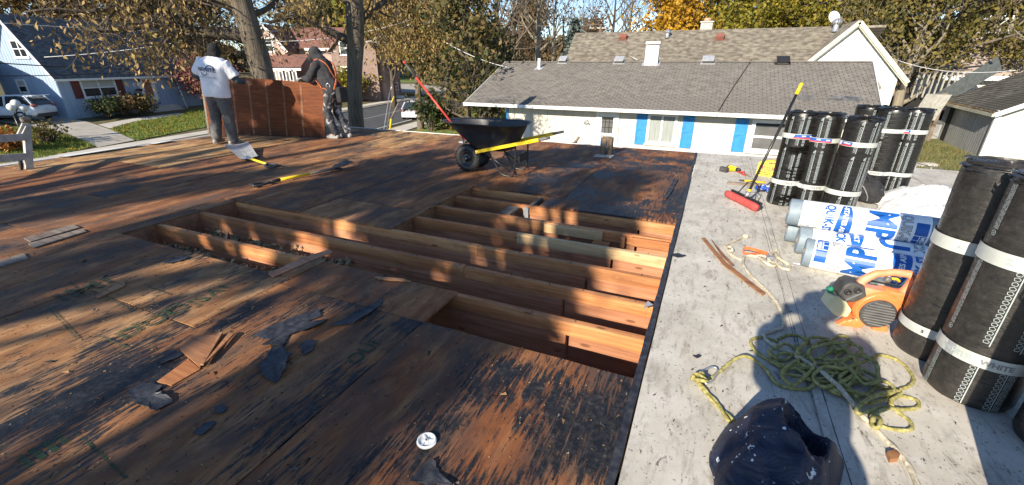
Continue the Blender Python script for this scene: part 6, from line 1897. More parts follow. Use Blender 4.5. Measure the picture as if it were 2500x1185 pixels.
window(F, nb, v0, v1, vb, vt, M['whitevinyl'], [M['glassm'], M['glassd']], vert=(), horz=(.48,), fw=.14, split=.78)
mb = MB(); mb.box((v0 + v1) / 2 - .015, (v0 + v1) / 2 + .015, vb + .1, vb + (vt - vb) * .45, .02, .03, F); mb.build('muntin', M['blind'], nb)
# roof furniture: each its own thing
def roofpt(px, py):
 r = ray(px, py); t = (EA - EYE).dot(nrm) / r.dot(nrm); return EYE + r * t
def box_vent(px, py, label, m, w=.42):
 p = roofpt(px, py); t = thing('roof_vent', label, 'roof vent', p, 'vents on the grey shingle roof')
 mb = MB(); mb.obox(p + nrm * .015, (1, 0, 0), su, nrm, w * .62, .26, .012); mb.build('flange', m, t)
 mb = MB(); mb.obox(p + nrm * .09, (1, 0, 0), su, nrm, w * .42, .17, .075); mb.build('throat', M['darkgrey'], t)
 mb = MB(); mb.obox(p + nrm * .19, (1, 0, 0), su + nrm * .1, nrm, w * .5, .22, .03); mb.build('hood', m, t)
box_vent(1375, 152, 'left low metal vent just below the grey roof ridge', M['alu'])
box_vent(1512, 153, 'bright metal vent between the white pipe and the white flue', M['alu'], .46)
box_vent(1728, 153, 'shiny metal vent right of the white flue', M['alu'], .5)
box_vent(1910, 155, 'black vent at the right of the grey roof ridge', M['black'], .5)
p = roofpt(1316, 168); t_ = thing('white_pipe', 'white plastic vent pipe at the left of the grey shingle roof', 'vent pipe', p)
mb = MB(); mb.tube([p, p + Vector((0, 0, .50))], .075, 14); mb.build('pipe', M['white'], t_)
mb = MB(); mb.obox(p + nrm * .015, (1, 0, 0), su, nrm, .2, .2, .012); mb.build('flashing', M['alu'], t_)
p = roofpt(1590, 156); t_ = thing('white_flue', 'tall white boxed flue with a flat cap on the grey shingle roof', 'chimney', p)
mb = MB(); mb.box(p.x - .30, p.x + .30, p.y - .2, p.y + .25, p.z - .1, p.z + .80); mb.build('shaft', M['white'], t_)
mb = MB(); mb.box(p.x - .33, p.x + .33, p.y - .23, p.y + .28, p.z + .86, p.z + .97); mb.build('cap', M['white'], t_)
mb = MB(); mb.box(p.x - .26, p.x + .26, p.y - .17, p.y + .2, p.z + .80, p.z + .86); mb.build('neck', M['dark'], t_)
mb = MB(); mb.obox(p + nrm * .02, (1, 0, 0), su, nrm, .42, .30, .015); mb.build('flashing', M['alu'], t_)
a, b, c = roofpt(1835, 148), roofpt(1790, 215), roofpt(1756, 270)
mb = MB(); mb.tube([q + nrm * .035 for q in spline([a, b, c, Vector((c.x - .05, 18.74, -.45))], .2)], .018, 6)
tag(mb.build('roof_cable', M['black']), 'black cable running down the grey shingle roof to the gutter', 'cable')
# shingle repair patch
p = roofpt(2020, 240); mb = MB()
for k in range(9): mb.obox(p + Vector((rg.uniform(-1.0, 1.0), 0, 0)) + su * rg.uniform(-.2, .2) + nrm * .024, (1, 0, 0), su, nrm, rg.uniform(.15, .3), .065, .004)
mb.build('repair_patch', M['shingle3'], rf, kind='stuff')

# ------------------------------------------------------------------ the taller house behind it
hb = thing('rear_house', 'taller house with brown laminated shingles and a white gable facing us', 'house', (-2, 33, -3))
YG = 30.0
F2, inv2 = frame_of((0, YG, 0), (1, 0))
ax_, az_ = inv2(2097, 52); rx_, rz_ = inv2(2212, 196)
hw = rx_ - ax_; zl = rz_
RL = AY(1405, 78, 33.2); RR = AY(2060, 68, 33.2); zr = (RL.z + RR.z) / 2
elx = AY(1378, 145, 29.4).x; ez = AY(1378, 145, 29.4).z - 1.2
slab([(elx - .15, 28.4, zr - (33.2 - 28.4) * (zr - ez) / (33.2 - 28.6)), (ax_ + hw * .5, 28.4, zr - (33.2 - 28.4) * (zr - ez) / (33.2 - 28.6)), (ax_ + .3, 33.2, zr), (RL.x, 33.2, zr)], .12).build('roof', M['shingle2'], hb)
zz0 = zr - (33.2 - 28.4) * (zr - ez) / (33.2 - 28.6)
courses((elx - .15, 28.4, zz0), (ax_ + .0, 28.4, zz0), (ax_ + .0, 33.2, zr), (RL.x, 33.2, zr), 34).build('shingle_field', M['shingle2'], hb, kind='stuff')
slab([(RL.x, 33.2, zr), (ax_ + 2, 33.2, zr), (ax_ + 2, 38, zz0), (elx, 38, zz0)], .12).build('roof', M['shingle2'], hb)
mb = MB(); mb.box(elx + .3, ax_ + hw - .4, 30.3, 37.5, -3, zz0 + .2); mb.build('wall', M['whiteside'], hb)
# gable wall with lap siding
slope = (az_ - zl) / hw
mb = MB(); mb.prism([(ax_ - hw + .35, -3), (ax_ + hw - .35, -3), (ax_ + hw - .35, zl + .30), (ax_, az_ - .18), (ax_ - hw + .35, zl + .30)], lambda u, v, d: F2(u, v, d), -.2, -.02); mb.build('gable_wall', M['whiteside'], hb)
h = -1.3
while h < az_ - .4:
 h1 = h + .345
 def half(z): return min(hw - .36, (az_ - .22 - z) / slope)
 w0_, w1_ = half(h), max(.05, half(h1))
 mb = MB(); P = [(ax_ - w0_, h, .022), (ax_ + w0_, h, .022), (ax_ + w1_, h1, .002), (ax_ - w1_, h1, .002), (ax_ - w0_, h, -.015), (ax_ + w0_, h, -.015)]
 mb.add([F2(*q) for q in P], [(0, 1, 2, 3), (4, 5, 1, 0)]); mb.build('siding_board', M['whiteside'], hb)
 h = h1 + .004
for sgn in (-1, 1):
 a, b = Vector((ax_, YG - .30, az_ + .06)), Vector((ax_ + sgn * (hw + .02), YG - .30, zl))
 slab([a, b, b + Vector((0, 4.0, 0)), a + Vector((0, 4.0, 0))], .10).build('roof', M['shingle2'], hb)
 for k, (w_, dz, dy, mm) in enumerate([(.20, -.12, -.02, 'creamtrim'), (.09, -.27, .05, 'creamtrim')]):
  mb = MB(); mb.bar(a + Vector((0, dy, dz)), b + Vector((0, dy, dz)), .04, w_); mb.build('barge_board', M[mm], hb)
 mb = MB(); mb.add([a + Vector((0, .02, -.22)), b + Vector((0, .02, -.22)), b + Vector((0, .28, -.22)), a + Vector((0, .28, -.22))], [(0, 1, 2, 3)]); mb.build('soffit', M['creamtrim'], hb)
n2 = Vector((0, -(zr - zz0), 4.8)).normalized(); su2 = Vector((0, 4.8, zr - zz0)).normalized()
def roofpt2(px, py):
 r = ray(px, py); q = Vector((0, 33.2, zr)); return EYE + r * ((q - EYE).dot(n2) / r.dot(n2))
for px, lab in [(1522, 'left red-brown vent on the brown shingle roof'), (1757, 'right red-brown vent on the brown shingle roof')]:
 p = roofpt2(px, 95); t_ = thing('roof_vent', lab, 'roof vent', p, 'red-brown vents on the rear roof')
 mb = MB(); mb.obox(p + n2 * .14, (1, 0, 0), su2, n2, .22, .2, .10); mb.build('hood', M['redshutter'] if False else pm('terracotta_vent', [(.20, .075, .05), (.26, .10, .07)], 6), t_)
 mb = MB(); mb.obox(p + n2 * .02, (1, 0, 0), su2, n2, .30, .26, .012); mb.build('flange', M['shingle4'], t_)
def turbine(p, lab, s=1.0):
 t = thing('turbine_vent', lab, 'roof vent', p)
 mb = MB(); mb.lathe([(.30 * s, 0), (.19 * s, .05 * s), (.17 * s, .42 * s)], p, (0, 0, 1), 18); mb.build('collar', M['steel'], t)
 for k in range(12):
  q = 2 * pi * k / 12; mb = MB(); vs = []
  for i in range(6):
   a = pi * (i / 5) ; r_ = (.20 + .11 * sin(a)) * s; z = (.42 + .34 * i / 5) * s
   for dq in (0, .42): vs.append((p.x + r_ * cos(q + dq), p.y + r_ * sin(q + dq), p.z + z))
  mb.add(vs, [(2 * i, 2 * i + 1, 2 * i + 3, 2 * i + 2) for i in range(5)]); mb.build('vane', M['steel'], t)
 mb = MB(); mb.lathe([(.20 * s, 0), (.15 * s, .05 * s), (0, .07 * s)], p + Vector((0, 0, .76 * s)), (0, 0, 1), 16); mb.build('cap', M['steel'], t)
turbine(roofpt2(1629, 93), 'ribbed metal turbine vent in the middle of the brown shingle roof', .62)
turbine(roofpt2(2038, 78) + Vector((0, 0, 0)), 'ribbed metal turbine vent at the right end of the brown ridge', .85)
p = AY(1724, 72, 34.0); t_ = thing('brick_chimney', 'pale masonry chimney with a reddish pot behind the brown ridge', 'chimney', (p.x, p.y, p.z))
mb = MB(); mb.box(p.x - .36, p.x + .36, p.y - .3, p.y + .3, p.z - .6, p.z + .38); mb.build('stack', M['block'], t_)
mb = MB(); mb.box(p.x - .42, p.x + .42, p.y - .36, p.y + .36, p.z + .385, p.z + .46); mb.build('crown', M['concrete'], t_)
mb = MB(); mb.tube([(p.x, p.y, p.z + .46), (p.x, p.y, p.z + .66)], [.24, .20], 12); mb.build('pot', pm('clay_pot', [(.45, .22, .14), (.55, .3, .2)], 6), t_)
p = AY(2033, 45, 33.6); t_ = thing('satellite_dish', 'round white satellite dish on the right end of the brown ridge', 'satellite dish', p)
mb = MB(); mb.lathe([(0, .0), (.18, .03), (.31, .10), (.36, .14), (.31, .115), (0, .02)], p, (.45, -.85, .35), 24); mb.build('reflector', M['white'], t_)
mb = MB(); mb.tube([p + Vector((.05, .1, -.02)), p + Vector((.05, .2, -.7))], .035, 8); mb.tube([p + Vector((0, -.05, -.3)), p + Vector((.25, -.55, .05))], .018, 6); mb.build('arm', M['steel'], t_)

# ------------------------------------------------------------------ blue house across the street
C0 = GP(172, 293); Cr = GP(446, 262)
fdir = Vector((Cr.x - C0.x, Cr.y - C0.y, 0)).normalized()
C0.z = -2.35
bh = thing('blue_house', 'light blue house with a steep charcoal roof and dark red shutters across the street', 'house', C0)
F3, inv3 = frame_of(C0, fdir)
Lf = inv3(478, 200)[0]; he = inv3(146, 186)[1]; Wd = 5.0
back = Vector((-fdir.y, fdir.x, 0))
def G3(u, v, h): return C0 + fdir * u + back * v + Vector((0, 0, h))
mb = MB(); mb.prism([(0, -.6), (Lf, -.6), (Lf, he - .02), (0, he - .02)], lambda u, v, d: F3(u, v, d), -Wd, 0); mb.build('wall', M['blueside'], bh)
r_ = ray(24, 32); nn = fdir; tt = (C0 - fdir * .25 - EYE).dot(nn) / r_.dot(nn)
hr = (EYE + r_ * tt).z - C0.z; hr = max(6.2, min(6.9, hr))
mb = MB(); mb.prism([(0, he - .02), (Wd, he - .02), (Wd / 2, hr - .15)], lambda u, v, d: G3(d, u, v), .0, .2); mb.build('gable_wall', M['blueside'], bh)
n_b = 20
for i in range(n_b):          # vertical boards on the gable end and front
 v0_, v1_ = Wd * i / n_b, Wd * (i + 1) / n_b
 def top(v): return he - .03 + (hr - he - .12) * (1 - abs(v - Wd / 2) / (Wd / 2))
 mb = MB(); mb.prism([(v0_ + .012, .05), (v1_ - .012, .05), (v1_ - .012, top(v1_)), (v0_ + .012, top(v0_))], lambda u, v, d: G3(d, u, v), -.022, -.001); mb.build('siding_board', M['blueside'], bh)
n_b = 30
for i in range(n_b):
 u0_, u1_ = Lf * i / n_b, Lf * (i + 1) / n_b
 mb = MB(); mb.box(u0_ + .012, u1_ - .012, .05, he - .05, .001, .020, F3); mb.build('siding_board', M['blueside'], bh)
mb = MB(); mb.box(-.03, Lf + .03, -.7, .02, -Wd - .03, .03, F3); mb.build('foundation', M['block'], bh)
ov = .35
sl_ = (hr - he) / (Wd / 2)
P_ = [G3(-.3, -ov, he - ov * sl_ * .3), G3(Lf + .3, -ov, he - ov * sl_ * .3), G3(Lf + .3, Wd / 2, hr), G3(-.3, Wd / 2, hr)]
r0 = slab(P_, .12).build('roof', M['shingle3'], bh)
courses(P_[0], P_[1], P_[2], P_[3], 40).build('shingle_field', M['shingle3'], r0, kind='stuff')
slab([G3(-.3, Wd + ov, he - ov * sl_ * .3), G3(Lf + .3, Wd + ov, he - ov * sl_ * .3), G3(Lf + .3, Wd / 2, hr), G3(-.3, Wd / 2, hr)], .12).build('roof', M['shingle3'], bh)
mb = MB(); mb.bar(P_[0] + Vector((0, 0, -.10)), P_[1] + Vector((0, 0, -.10)), .12, .15); mb.build('gutter', M['white'], bh)
mb = MB(); mb.bar(P_[0] - fdir * .02 + Vector((0, 0, -.12)), P_[3] - fdir * .02 + Vector((0, 0, -.12)), .04, .2); mb.build('barge_board', M['whiteside'], bh)
a, b = inv3(196, 188), inv3(283, 238)
ua, ub_ = inv3(197, 215)[0], inv3(284, 215)[0]; hb0, hb1 = inv3(240, 238)[1], inv3(240, 190)[1]
F3b = lambda u, h, d=0.0: F3(u, h, d + .02)
window(F3b, bh, ua, ub_, hb0, hb1, M['white'], [M['glassd'], M['blind']], vert=(.5,), horz=(.5,), fw=.12, split=.5)
sw = .55
shutter(F3b, bh, ua - sw - .03, ua - .03, hb0, hb1, M['redshutter']); shutter(F3b, bh, ub_ + .03, ub_ + sw + .03, hb0, hb1, M['redshutter'])
d0, d1 = inv3(343, 220)[0], inv3(380, 220)[0]; dh0, dh1 = inv3(360, 249)[1], inv3(360, 186)[1]
mb = MB()
for q in [(d0, d0 + .14, dh0, dh1), (d1 - .14, d1, dh0, dh1), (d0 + .14, d1 - .14, dh1 - .14, dh1)]: mb.box(*q, .003, .07, F3b)
dd = mb.build('door', M['white'], bh)
mb = MB(); mb.box(d0 + .14, d1 - .14, dh0, dh1 - .14, .003, .04, F3b); mb.build('storm_door', M['whitevinyl'], dd)
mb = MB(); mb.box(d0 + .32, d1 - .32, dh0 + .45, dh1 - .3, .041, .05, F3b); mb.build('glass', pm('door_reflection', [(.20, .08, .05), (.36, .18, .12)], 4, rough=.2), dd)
ul, hl = inv3(332, 194); mb = MB(); mb.obox(F3b(ul, hl, .12), fdir, back, (0, 0, 1), .10, .09, .18); mb.build('porch_lamp', M['black'], bh)
ul, hl = inv3(337, 220); mb = MB(); mb.obox(F3b(ul, hl, .10), fdir, back, (0, 0, 1), .20, .08, .09); mb.build('mailbox', M['black'], bh)
ul, hl = inv3(327, 210); mb = MB(); mb.box(ul - .08, ul + .55, hl - .02, hl + .20, .003, .02, F3b); pl = mb.build('number_plate', M['white'], bh)
vs, fs, w = text2d('328', .22, .004); mb = MB(); mb.add([F3b(ul + .02 + x, hl + .01 + y, .024) for x, y in vs], fs); mb.build('numerals', M['black'], pl)
su_, _ = inv3(372, 265); su1 = inv3(440, 262)[0]
for k in range(3):
 mb = MB(); mb.box(d0 - .3, d0 + 2.6, -.7, .10 + .16 * (2 - k) - .0, .06 + .32 * k, .06 + .32 * (k + 1) - .004, F3); mb.build('step', M['concrete'], bh)
mb = MB(); mb.tube([F3(d0 + 3.0, -.2, .9), F3(d0 + 2.6, he - .35, .9)], .05, 8); mb.build('downpipe', M['white'], bh)
# gable end windows
def invG(px, py):
 r = ray(px, py); t = (C0 - EYE).dot(fdir) / r.dot(fdir); p = EYE + r * t - C0; return p.dot(back), p.z
FG = lambda u, h, d=0.0: C0 + back * u + Vector((0, 0, h)) - fdir * (d + .022)
for (xa, ya, xb, yb, vv, hh) in [(31, 97, 66, 142, (.5,), (.5,)), (46, 194, 66, 227, (), (.5,))]:
 va, vb_ = sorted((invG(xa, (ya + yb) / 2)[0], invG(xb, (ya + yb) / 2)[0])); mm = (va + vb_) / 2; hc = (invG((xa + xb) / 2, ya)[1] + invG((xa + xb) / 2, yb)[1]) / 2; hh_ = abs(invG((xa + xb) / 2, ya)[1] - invG((xa + xb) / 2, yb)[1]) / 2
 mm = min(max(mm, .8), Wd - .8)
 wv = .62 if vv else .42
 window(FG, bh, mm - wv, mm + wv, hc - hh_, hc + hh_, M['white'], M['glassd'] if vv else [M['glassd'], M['blind']], vv, hh, fw=.10)
mb = MB(); va = invG(140, 283)[0]; mb.box(min(max(va, .5), 3) - .3, min(max(va, .5), 3) + .3, -.42, -.10, .012, .04, FG); mb.build('basement_window', M['dark'], bh)
# garage at the far left
g0 = GP(8, 292); t_ = thing('open_garage', 'dark open garage beside the blue house at the left edge', 'garage', g0)
FGa = lambda u, v, h: g0 + back * (u) * 1.0 - fdir * v + Vector((0, 0, h))
mb = MB(); mb.box(-.5, 7, .3, 6.5, 2.75, 3.4, FGa); mb.build('header', M['blueside'], t_)
mb = MB(); mb.box(6.8, 7, .3, 6.5, -.4, 2.75, FGa); mb.build('back_wall', M['dark'], t_)
mb = MB(); mb.box(-.5, 6.8, .3, .5, -.4, 2.75, FGa); mb.build('side_wall', M['dark'], t_)
mb = MB(); mb.box(-.5, 6.8, 6.3, 6.5, -.4, 2.75, FGa); mb.build('side_wall', M['blueside'], t_)
mb = MB(); mb.add([FGa(-1, -.1, 3.45), FGa(-1, 7, 3.45), FGa(3.3, 7, 5.2), FGa(3.3, -.1, 5.2), FGa(7.4, -.1, 3.45), FGa(7.4, 7, 3.45)], [(0, 1, 2, 3), (3, 2, 5, 4)]); mb.add([FGa(-1, -.1, 3.35), FGa(-1, 7, 3.35), FGa(3.3, 7, 5.1), FGa(3.3, -.1, 5.1), FGa(7.4, -.1, 3.35), FGa(7.4, 7, 3.35)], [(0, 1, 2, 3), (3, 2, 5, 4)]); mb.build('roof', M['shingle3'], t_)

# ------------------------------------------------------------------ pink house behind the workers
Dp = 62.0
q0 = AD(640, 190, Dp); dv = AD(760, 190, Dp) - q0; dv.z = 0; dv.normalize()
dv = Vector((.93, .37, 0))
ph = thing('pink_house', 'pink house with red-brown roofs and white trimmed windows behind the second worker', 'house', (q0.x, q0.y, terrain(q0.x, q0.y)))
PF, pinv = frame_of((q0.x, q0.y, 0), dv)
pb = Vector((-dv.y, dv.x, 0))
gu0, gz0 = pinv(624, 160); gu1, gz1 = pinv(693, 115); gum, gzm = pinv(643, 62)
def PG(u, v, h): return PF(u, h, -v)
zg = terrain(q0.x, q0.y) - 1
gl = gum - (gu1 - gum)
mb = MB(); mb.prism([(gl, zg), (gu1, zg), (gu1, gz1), (gum, gzm), (gl, gz1)], lambda u, v, d: PF(u, v, d), -6.0, 0); mb.build('gable_wall', M['pink'], ph)
for s_, e_ in ((gu1, 1), (gl, -1)):
 a, b = PF(gum, gzm + .15, .25), PF(s_ + e_ * .4, gz1 - .45, .25); k_ = -PF(0, 0, 6.0) + PF(0, 0, 0)
 slab([a, b, b + k_, a + k_], .12).build('roof', M['shingle4'], ph)
 mb = MB(); mb.bar(a + Vector((0, 0, -.12)), b + Vector((0, 0, -.12)), .06, .28); mb.build('barge_board', M['white'], ph)
wu0, wz0 = pinv(652, 128); wu1, wz1 = pinv(661, 92)
window(PF, ph, (wu0 + wu1) / 2 - .55, (wu0 + wu1) / 2 + .55, wz0, wz1, M['white'], M['glassd'], (), (.5,), .14)
# main block to the right, set back
mu0, _ = pinv(690, 110); mu1, _ = pinv(830, 110); _, mz0 = pinv(760, 117); _, mz1 = pinv(760, 66)
mb = MB(); mb.box(mu0, mu1 + 4, zg, mz0, -9, -2.6, PF); mb.build('wall', M['pink'], ph)
slab([PF(mu0 - .2, mz0, -2.1), PF(mu1 - 1.0, mz0, -2.1), PF(mu1 - 1.0, mz1 + .35, -6), PF(mu0 - 2, mz1 + .35, -6)], .12).build('roof', M['shingle4'], ph)
mb = MB(); mb.bar(PF(mu0 + 1.5, mz0 - .12, -2.05), PF(mu1 - 1.0, mz0 - .12, -2.05), .15, .28); mb.build('gutter', M['white'], ph)
# right gable with two windows, its shade painted in as darker pink stucco
ru, rz = pinv(845, 60); ru0, _ = pinv(790, 110); ru1, rz1 = pinv(905, 120)
mb = MB(); mb.prism([(ru0, zg), (ru1, zg), (ru1, rz1 - .2), (ru, rz + .2), (ru0, rz1 + .4)], lambda u, v, d: PF(u, v, d), -7, -1.6); mb.build('gable_wall', pm('shaded_pink_stucco', [(.20, .135, .11), (.26, .18, .15)], 2), ph)
for s_ in (ru0 - .4, ru1 + .4):
 a, b = PF(ru, rz + .4, -1.3), PF(s_, rz1 - .3, -1.3); k_ = PF(0, 0, 0) - PF(0, 0, 6.0)
 slab([a, b, b + k_, a + k_], .14).build('roof', M['shingle4'], ph)
for (xa, ya, xb, yb) in [(817, 98, 830, 135), (820, 163, 833, 182)]:
 a_, b_ = pinv(xa, yb), pinv(xb, ya); window(lambda u, h, d=0.0: PF(u, h, d - 1.6), ph, a_[0], b_[0] + .2, a_[1], b_[1], M['white'], M['glassd'], (), (.5,), .13)
# porch roof and the row of white framed porch windows
pu0, pz0 = pinv(652, 165); pu1, pz1 = pinv(748, 165); _, pz2 = pinv(700, 140)
slab([PF(pu0 - .3, pz0 + .15, 2.4), PF(pu1 + .6, pz0 + .15, 2.4), PF(pu1 + .6, pz2 + .3, 0), PF(pu0 + 1.2, pz2 + .3, 0)], .10).build('porch_roof', M['shingle4'], ph)
mb = MB(); mb.box(pu0, pu1, zg, zg + 1.3 + (pz0 - zg) * .35, 1.9, 2.0, PF); mb.build('porch_wall', M['pink'], ph)
mb = MB(); mb.box(pu0 - .2, pu1 + .4, pz0 - .30, pz0 + .05, 2.0, 2.2, PF); mb.build('porch_beam', M['white'], ph)
for k in range(6):
 u_ = pu0 + (pu1 - pu0) * k / 6; window(lambda u, h, d=0.0: PF(u, h, d + 2.0), ph, u_, u_ + (pu1 - pu0) / 6 - .25, pz0 - 1.9, pz0 - .32, M['white'], M['glassm'], (), (), .12, sill=False)

# ------------------------------------------------------------------ white garage down the side street
w0 = GP(893, 186); w1 = GP(975, 186)
wd = Vector((w1.x - w0.x, w1.y - w0.y, 0)).normalized()
wg = thing('white_garage', 'white gabled garage with a wide door beyond the green lawn', 'garage', w0)
WF, winv = frame_of((w0.x, w0.y, 0), wd)
zb = w0.z - .5
g0u, _ = winv(893, 160); g1u, _ = winv(957, 160); gmu, gmz = winv(916, 131); _, gez = winv(957, 152); _, gbz = winv(925, 184)
zb = gbz - .3
gmu = (g0u + g1u) / 2
mb = MB(); mb.prism([(g0u, zb), (g1u, zb), (g1u, gez), (gmu, gmz), (g0u, gez)], lambda u, v, d: WF(u, v, d), -7, 0); mb.build('wall', M['cream'], wg)
mb = MB(); mb.box(g1u, g1u + 7.5, zb, gez - .3, -5, -1.0, WF); mb.build('wing_wall', M['cream'], wg)
for s_ in (g0u - .4, g1u + .4):
 a, b = WF(gmu, gmz + .2, .35), WF(s_, gez - .25, .35); k_ = WF(0, 0, 0) - WF(0, 0, 7.5)
 slab([a, b, b + k_, a + k_], .12).build('roof', M['shingle3'], wg)
 mb = MB(); mb.bar(a + Vector((0, 0, -.10)), b + Vector((0, 0, -.10)), .05, .22); mb.build('barge_board', M['white'], wg)
slab([WF(g1u, gez - .25, -.6), WF(g1u + 8, gez - .25, -.6), WF(g1u + 8, gez + 1.0, -3), WF(g1u, gez + 1.0, -3)], .12).build('roof', M['shingle3'], wg)
du0, dz0 = winv(903, 180); du1, dz1 = winv(949, 156)
mb = MB(); mb.box(du0, du1, zb, dz1, .003, .04, WF); gd = mb.build('garage_door', M['white'], wg)
for k in range(4):
 mb = MB(); mb.box(du0 + .1, du1 - .1, zb + .3 + k * (dz1 - zb) / 4.2, zb + .3 + k * (dz1 - zb) / 4.2 + .42, .041, .055, WF); mb.build('panel', M['whitevinyl'], gd)
mb = MB(); mb.box(g1u + .6, g1u + 6.8, zb, zb + .9, -.95, -.8, WF); mb.build('planter_wall', M['oldconcrete'], wg)

# ------------------------------------------------------------------ garage at the right
RG0 = AZ(2392, 388, -3.0); RG1 = AZ(2283, 338, -3.0)
rd = (RG0 - RG1); rd.z = 0; Ls = rd.length; rd.normalize()
rg_ = thing('right_garage', 'old garage with corrugated grey side wall and a mossy dark roof at the right edge', 'garage', RG0)
SF, sinv = frame_of(RG1, rd)     # u from the far corner to the near one, d outwards to the left
if SF(0, 0, 1).x > SF(0, 0, 0).x: pass
hE = sinv(2412, 272)[1]; hE = 2.35
inn = Vector((rd.y, -rd.x, 0)); inn = inn if inn.x > 0 else -inn
Wg = 7.0; hR = 4.35
def RG(u, v, h): return RG1 + rd * u + inn * v + Vector((0, 0, h))
mb = MB(); mb.prism([(0, 0), (Wg, 0), (Wg, hE), (Wg / 2, hR - .15), (0, hE)], lambda u, v, d: RG(d, u, v), .06, Ls - .02); mb.build('wall', M['cream'], rg_)
nb_ = 26
for i in range(nb_):
 a, b = Ls * i / nb_, Ls * (i + 1) / nb_
 if .10 < (a + b) / 2 / Ls < .24: continue
 mb = MB(); mb.box(a + .012, b - .012, -.04, -.002, .0, hE, lambda u, v, h: RG(u, v, h)); mb.build('siding_board', M['greyside'], rg_)
mb = MB(); mb.box(Ls * .11, Ls * .23, -.03, -.003, .05, 2.15, lambda u, v, h: RG(u, v, h)); mb.build('doorway', M['dark'], rg_)
mb = MB(); mb.box(Ls - .05, Ls + .12, -.10, .10, 0, hE, lambda u, v, h: RG(u, v, h)); mb.build('corner_board', M['white'], rg_)
ovg = .26
sg = (hR - hE) / (Wg / 2)
PA, PB, PC, PD = RG(-.35, -ovg, hE - ovg * sg), RG(Ls + .35, -ovg, hE - ovg * sg), RG(Ls + .35, Wg / 2, hR), RG(-.35, Wg / 2, hR)
rr = slab([PA, PB, PC, PD], .12).build('roof', M['shingle5'], rg_)
# thick tabs, uneven with age
mbk = MB(); rgk = random.Random(14); n_r = 26; su3 = (PD - PA).normalized(); nr3 = (PB - PA).cross(PD - PA).normalized(); nr3 = nr3 if nr3.z > 0 else -nr3; len3 = (PD - PA).length; ex = len3 / n_r; along = (PB - PA).normalized(); LL = (PB - PA).length
tabs = []
for j in range(n_r):
 x = -(.15 if j % 2 else 0)
 while x < LL - .02:
  x0, x1 = max(0, x), min(LL, x + .30); tabs.append((j, x0, x1)); x += .30
tb0 = MB(); tb0.add([(.006, 0, .026), (.294, 0, .026), (.294, ex * 1.1, .004), (.006, ex * 1.1, .004), (.006, 0, 0), (.294, 0, 0)], [(0, 1, 2, 3), (4, 5, 1, 0)])
tm5 = tb0.mesh('shingle'); tm5.materials.append(M['shingle5'])
near5 = set(sorted([q for q in tabs if abs(q[2] - q[1] - .30) < 1e-4], key=lambda q: (PA + along * q[1] + su3 * (ex * q[0]) - EYE).length)[:200])
for q in tabs:
 j, x0, x1 = q; base = PA + along * x0 + su3 * (ex * j) + nr3 * (.002 + rgk.uniform(0, .006))
 if q in near5:
  share('shingle', tm5, rr, Matrix(((along.x, su3.x, nr3.x, base.x), (along.y, su3.y, nr3.y, base.y), (along.z, su3.z, nr3.z, base.z), (0, 0, 0, 1))))
 elif x1 - x0 > .03:
  w = x1 - x0; G = lambda a, b, c: base + along * a + su3 * b + nr3 * c
  mbk.add([G(.006, 0, .026), G(w - .006, 0, .026), G(w - .006, ex * 1.1, .004), G(.006, ex * 1.1, .004), G(.006, 0, 0), G(w - .006, 0, 0)], [(0, 1, 2, 3), (4, 5, 1, 0)])
mbk.build('shingle_field', M['shingle5'], rr, kind='stuff')
slab([RG(-.35, Wg + ovg, hE - ovg * sg), RG(Ls + .35, Wg + ovg, hE - ovg * sg), PC, PD], .12).build('roof', M['shingle5'], rg_)
mb = MB(); mb.bar(PA + Vector((-.03, 0, -.08)), PB + Vector((-.03, 0, -.08)), .08, .14); mb.build('fascia', M['creamtrim'], rg_)
mb = MB(); mb.bar(PB + Vector((0, -.02, -.07)), PC + Vector((0, -.02, -.07)), .06, .2); mb.build('barge_board', M['white'], rg_)
rgl = random.Random(31)
mb = MB()
for k in range(260):
 p = PA.lerp(PB, rgl.random()) + nr3 * .03 + su3 * rgl.uniform(-.02, .10); s = rgl.uniform(.02, .06); q = rgl.uniform(0, pi)
 a = Vector((cos(q), sin(q), rgl.uniform(0, .5))) * s; b = Vector((-sin(q), cos(q), rgl.uniform(0, .6))) * s * .5
 mb.add([p - a, p + b, p + a, p - b], [(0, 1, 2, 3)])
mb.build('gutter_leaves', leafmat('dry_leaves', [(.20, .10, .03), (.34, .22, .09), (.16, .10, .05)]), rg_, kind='stuff')
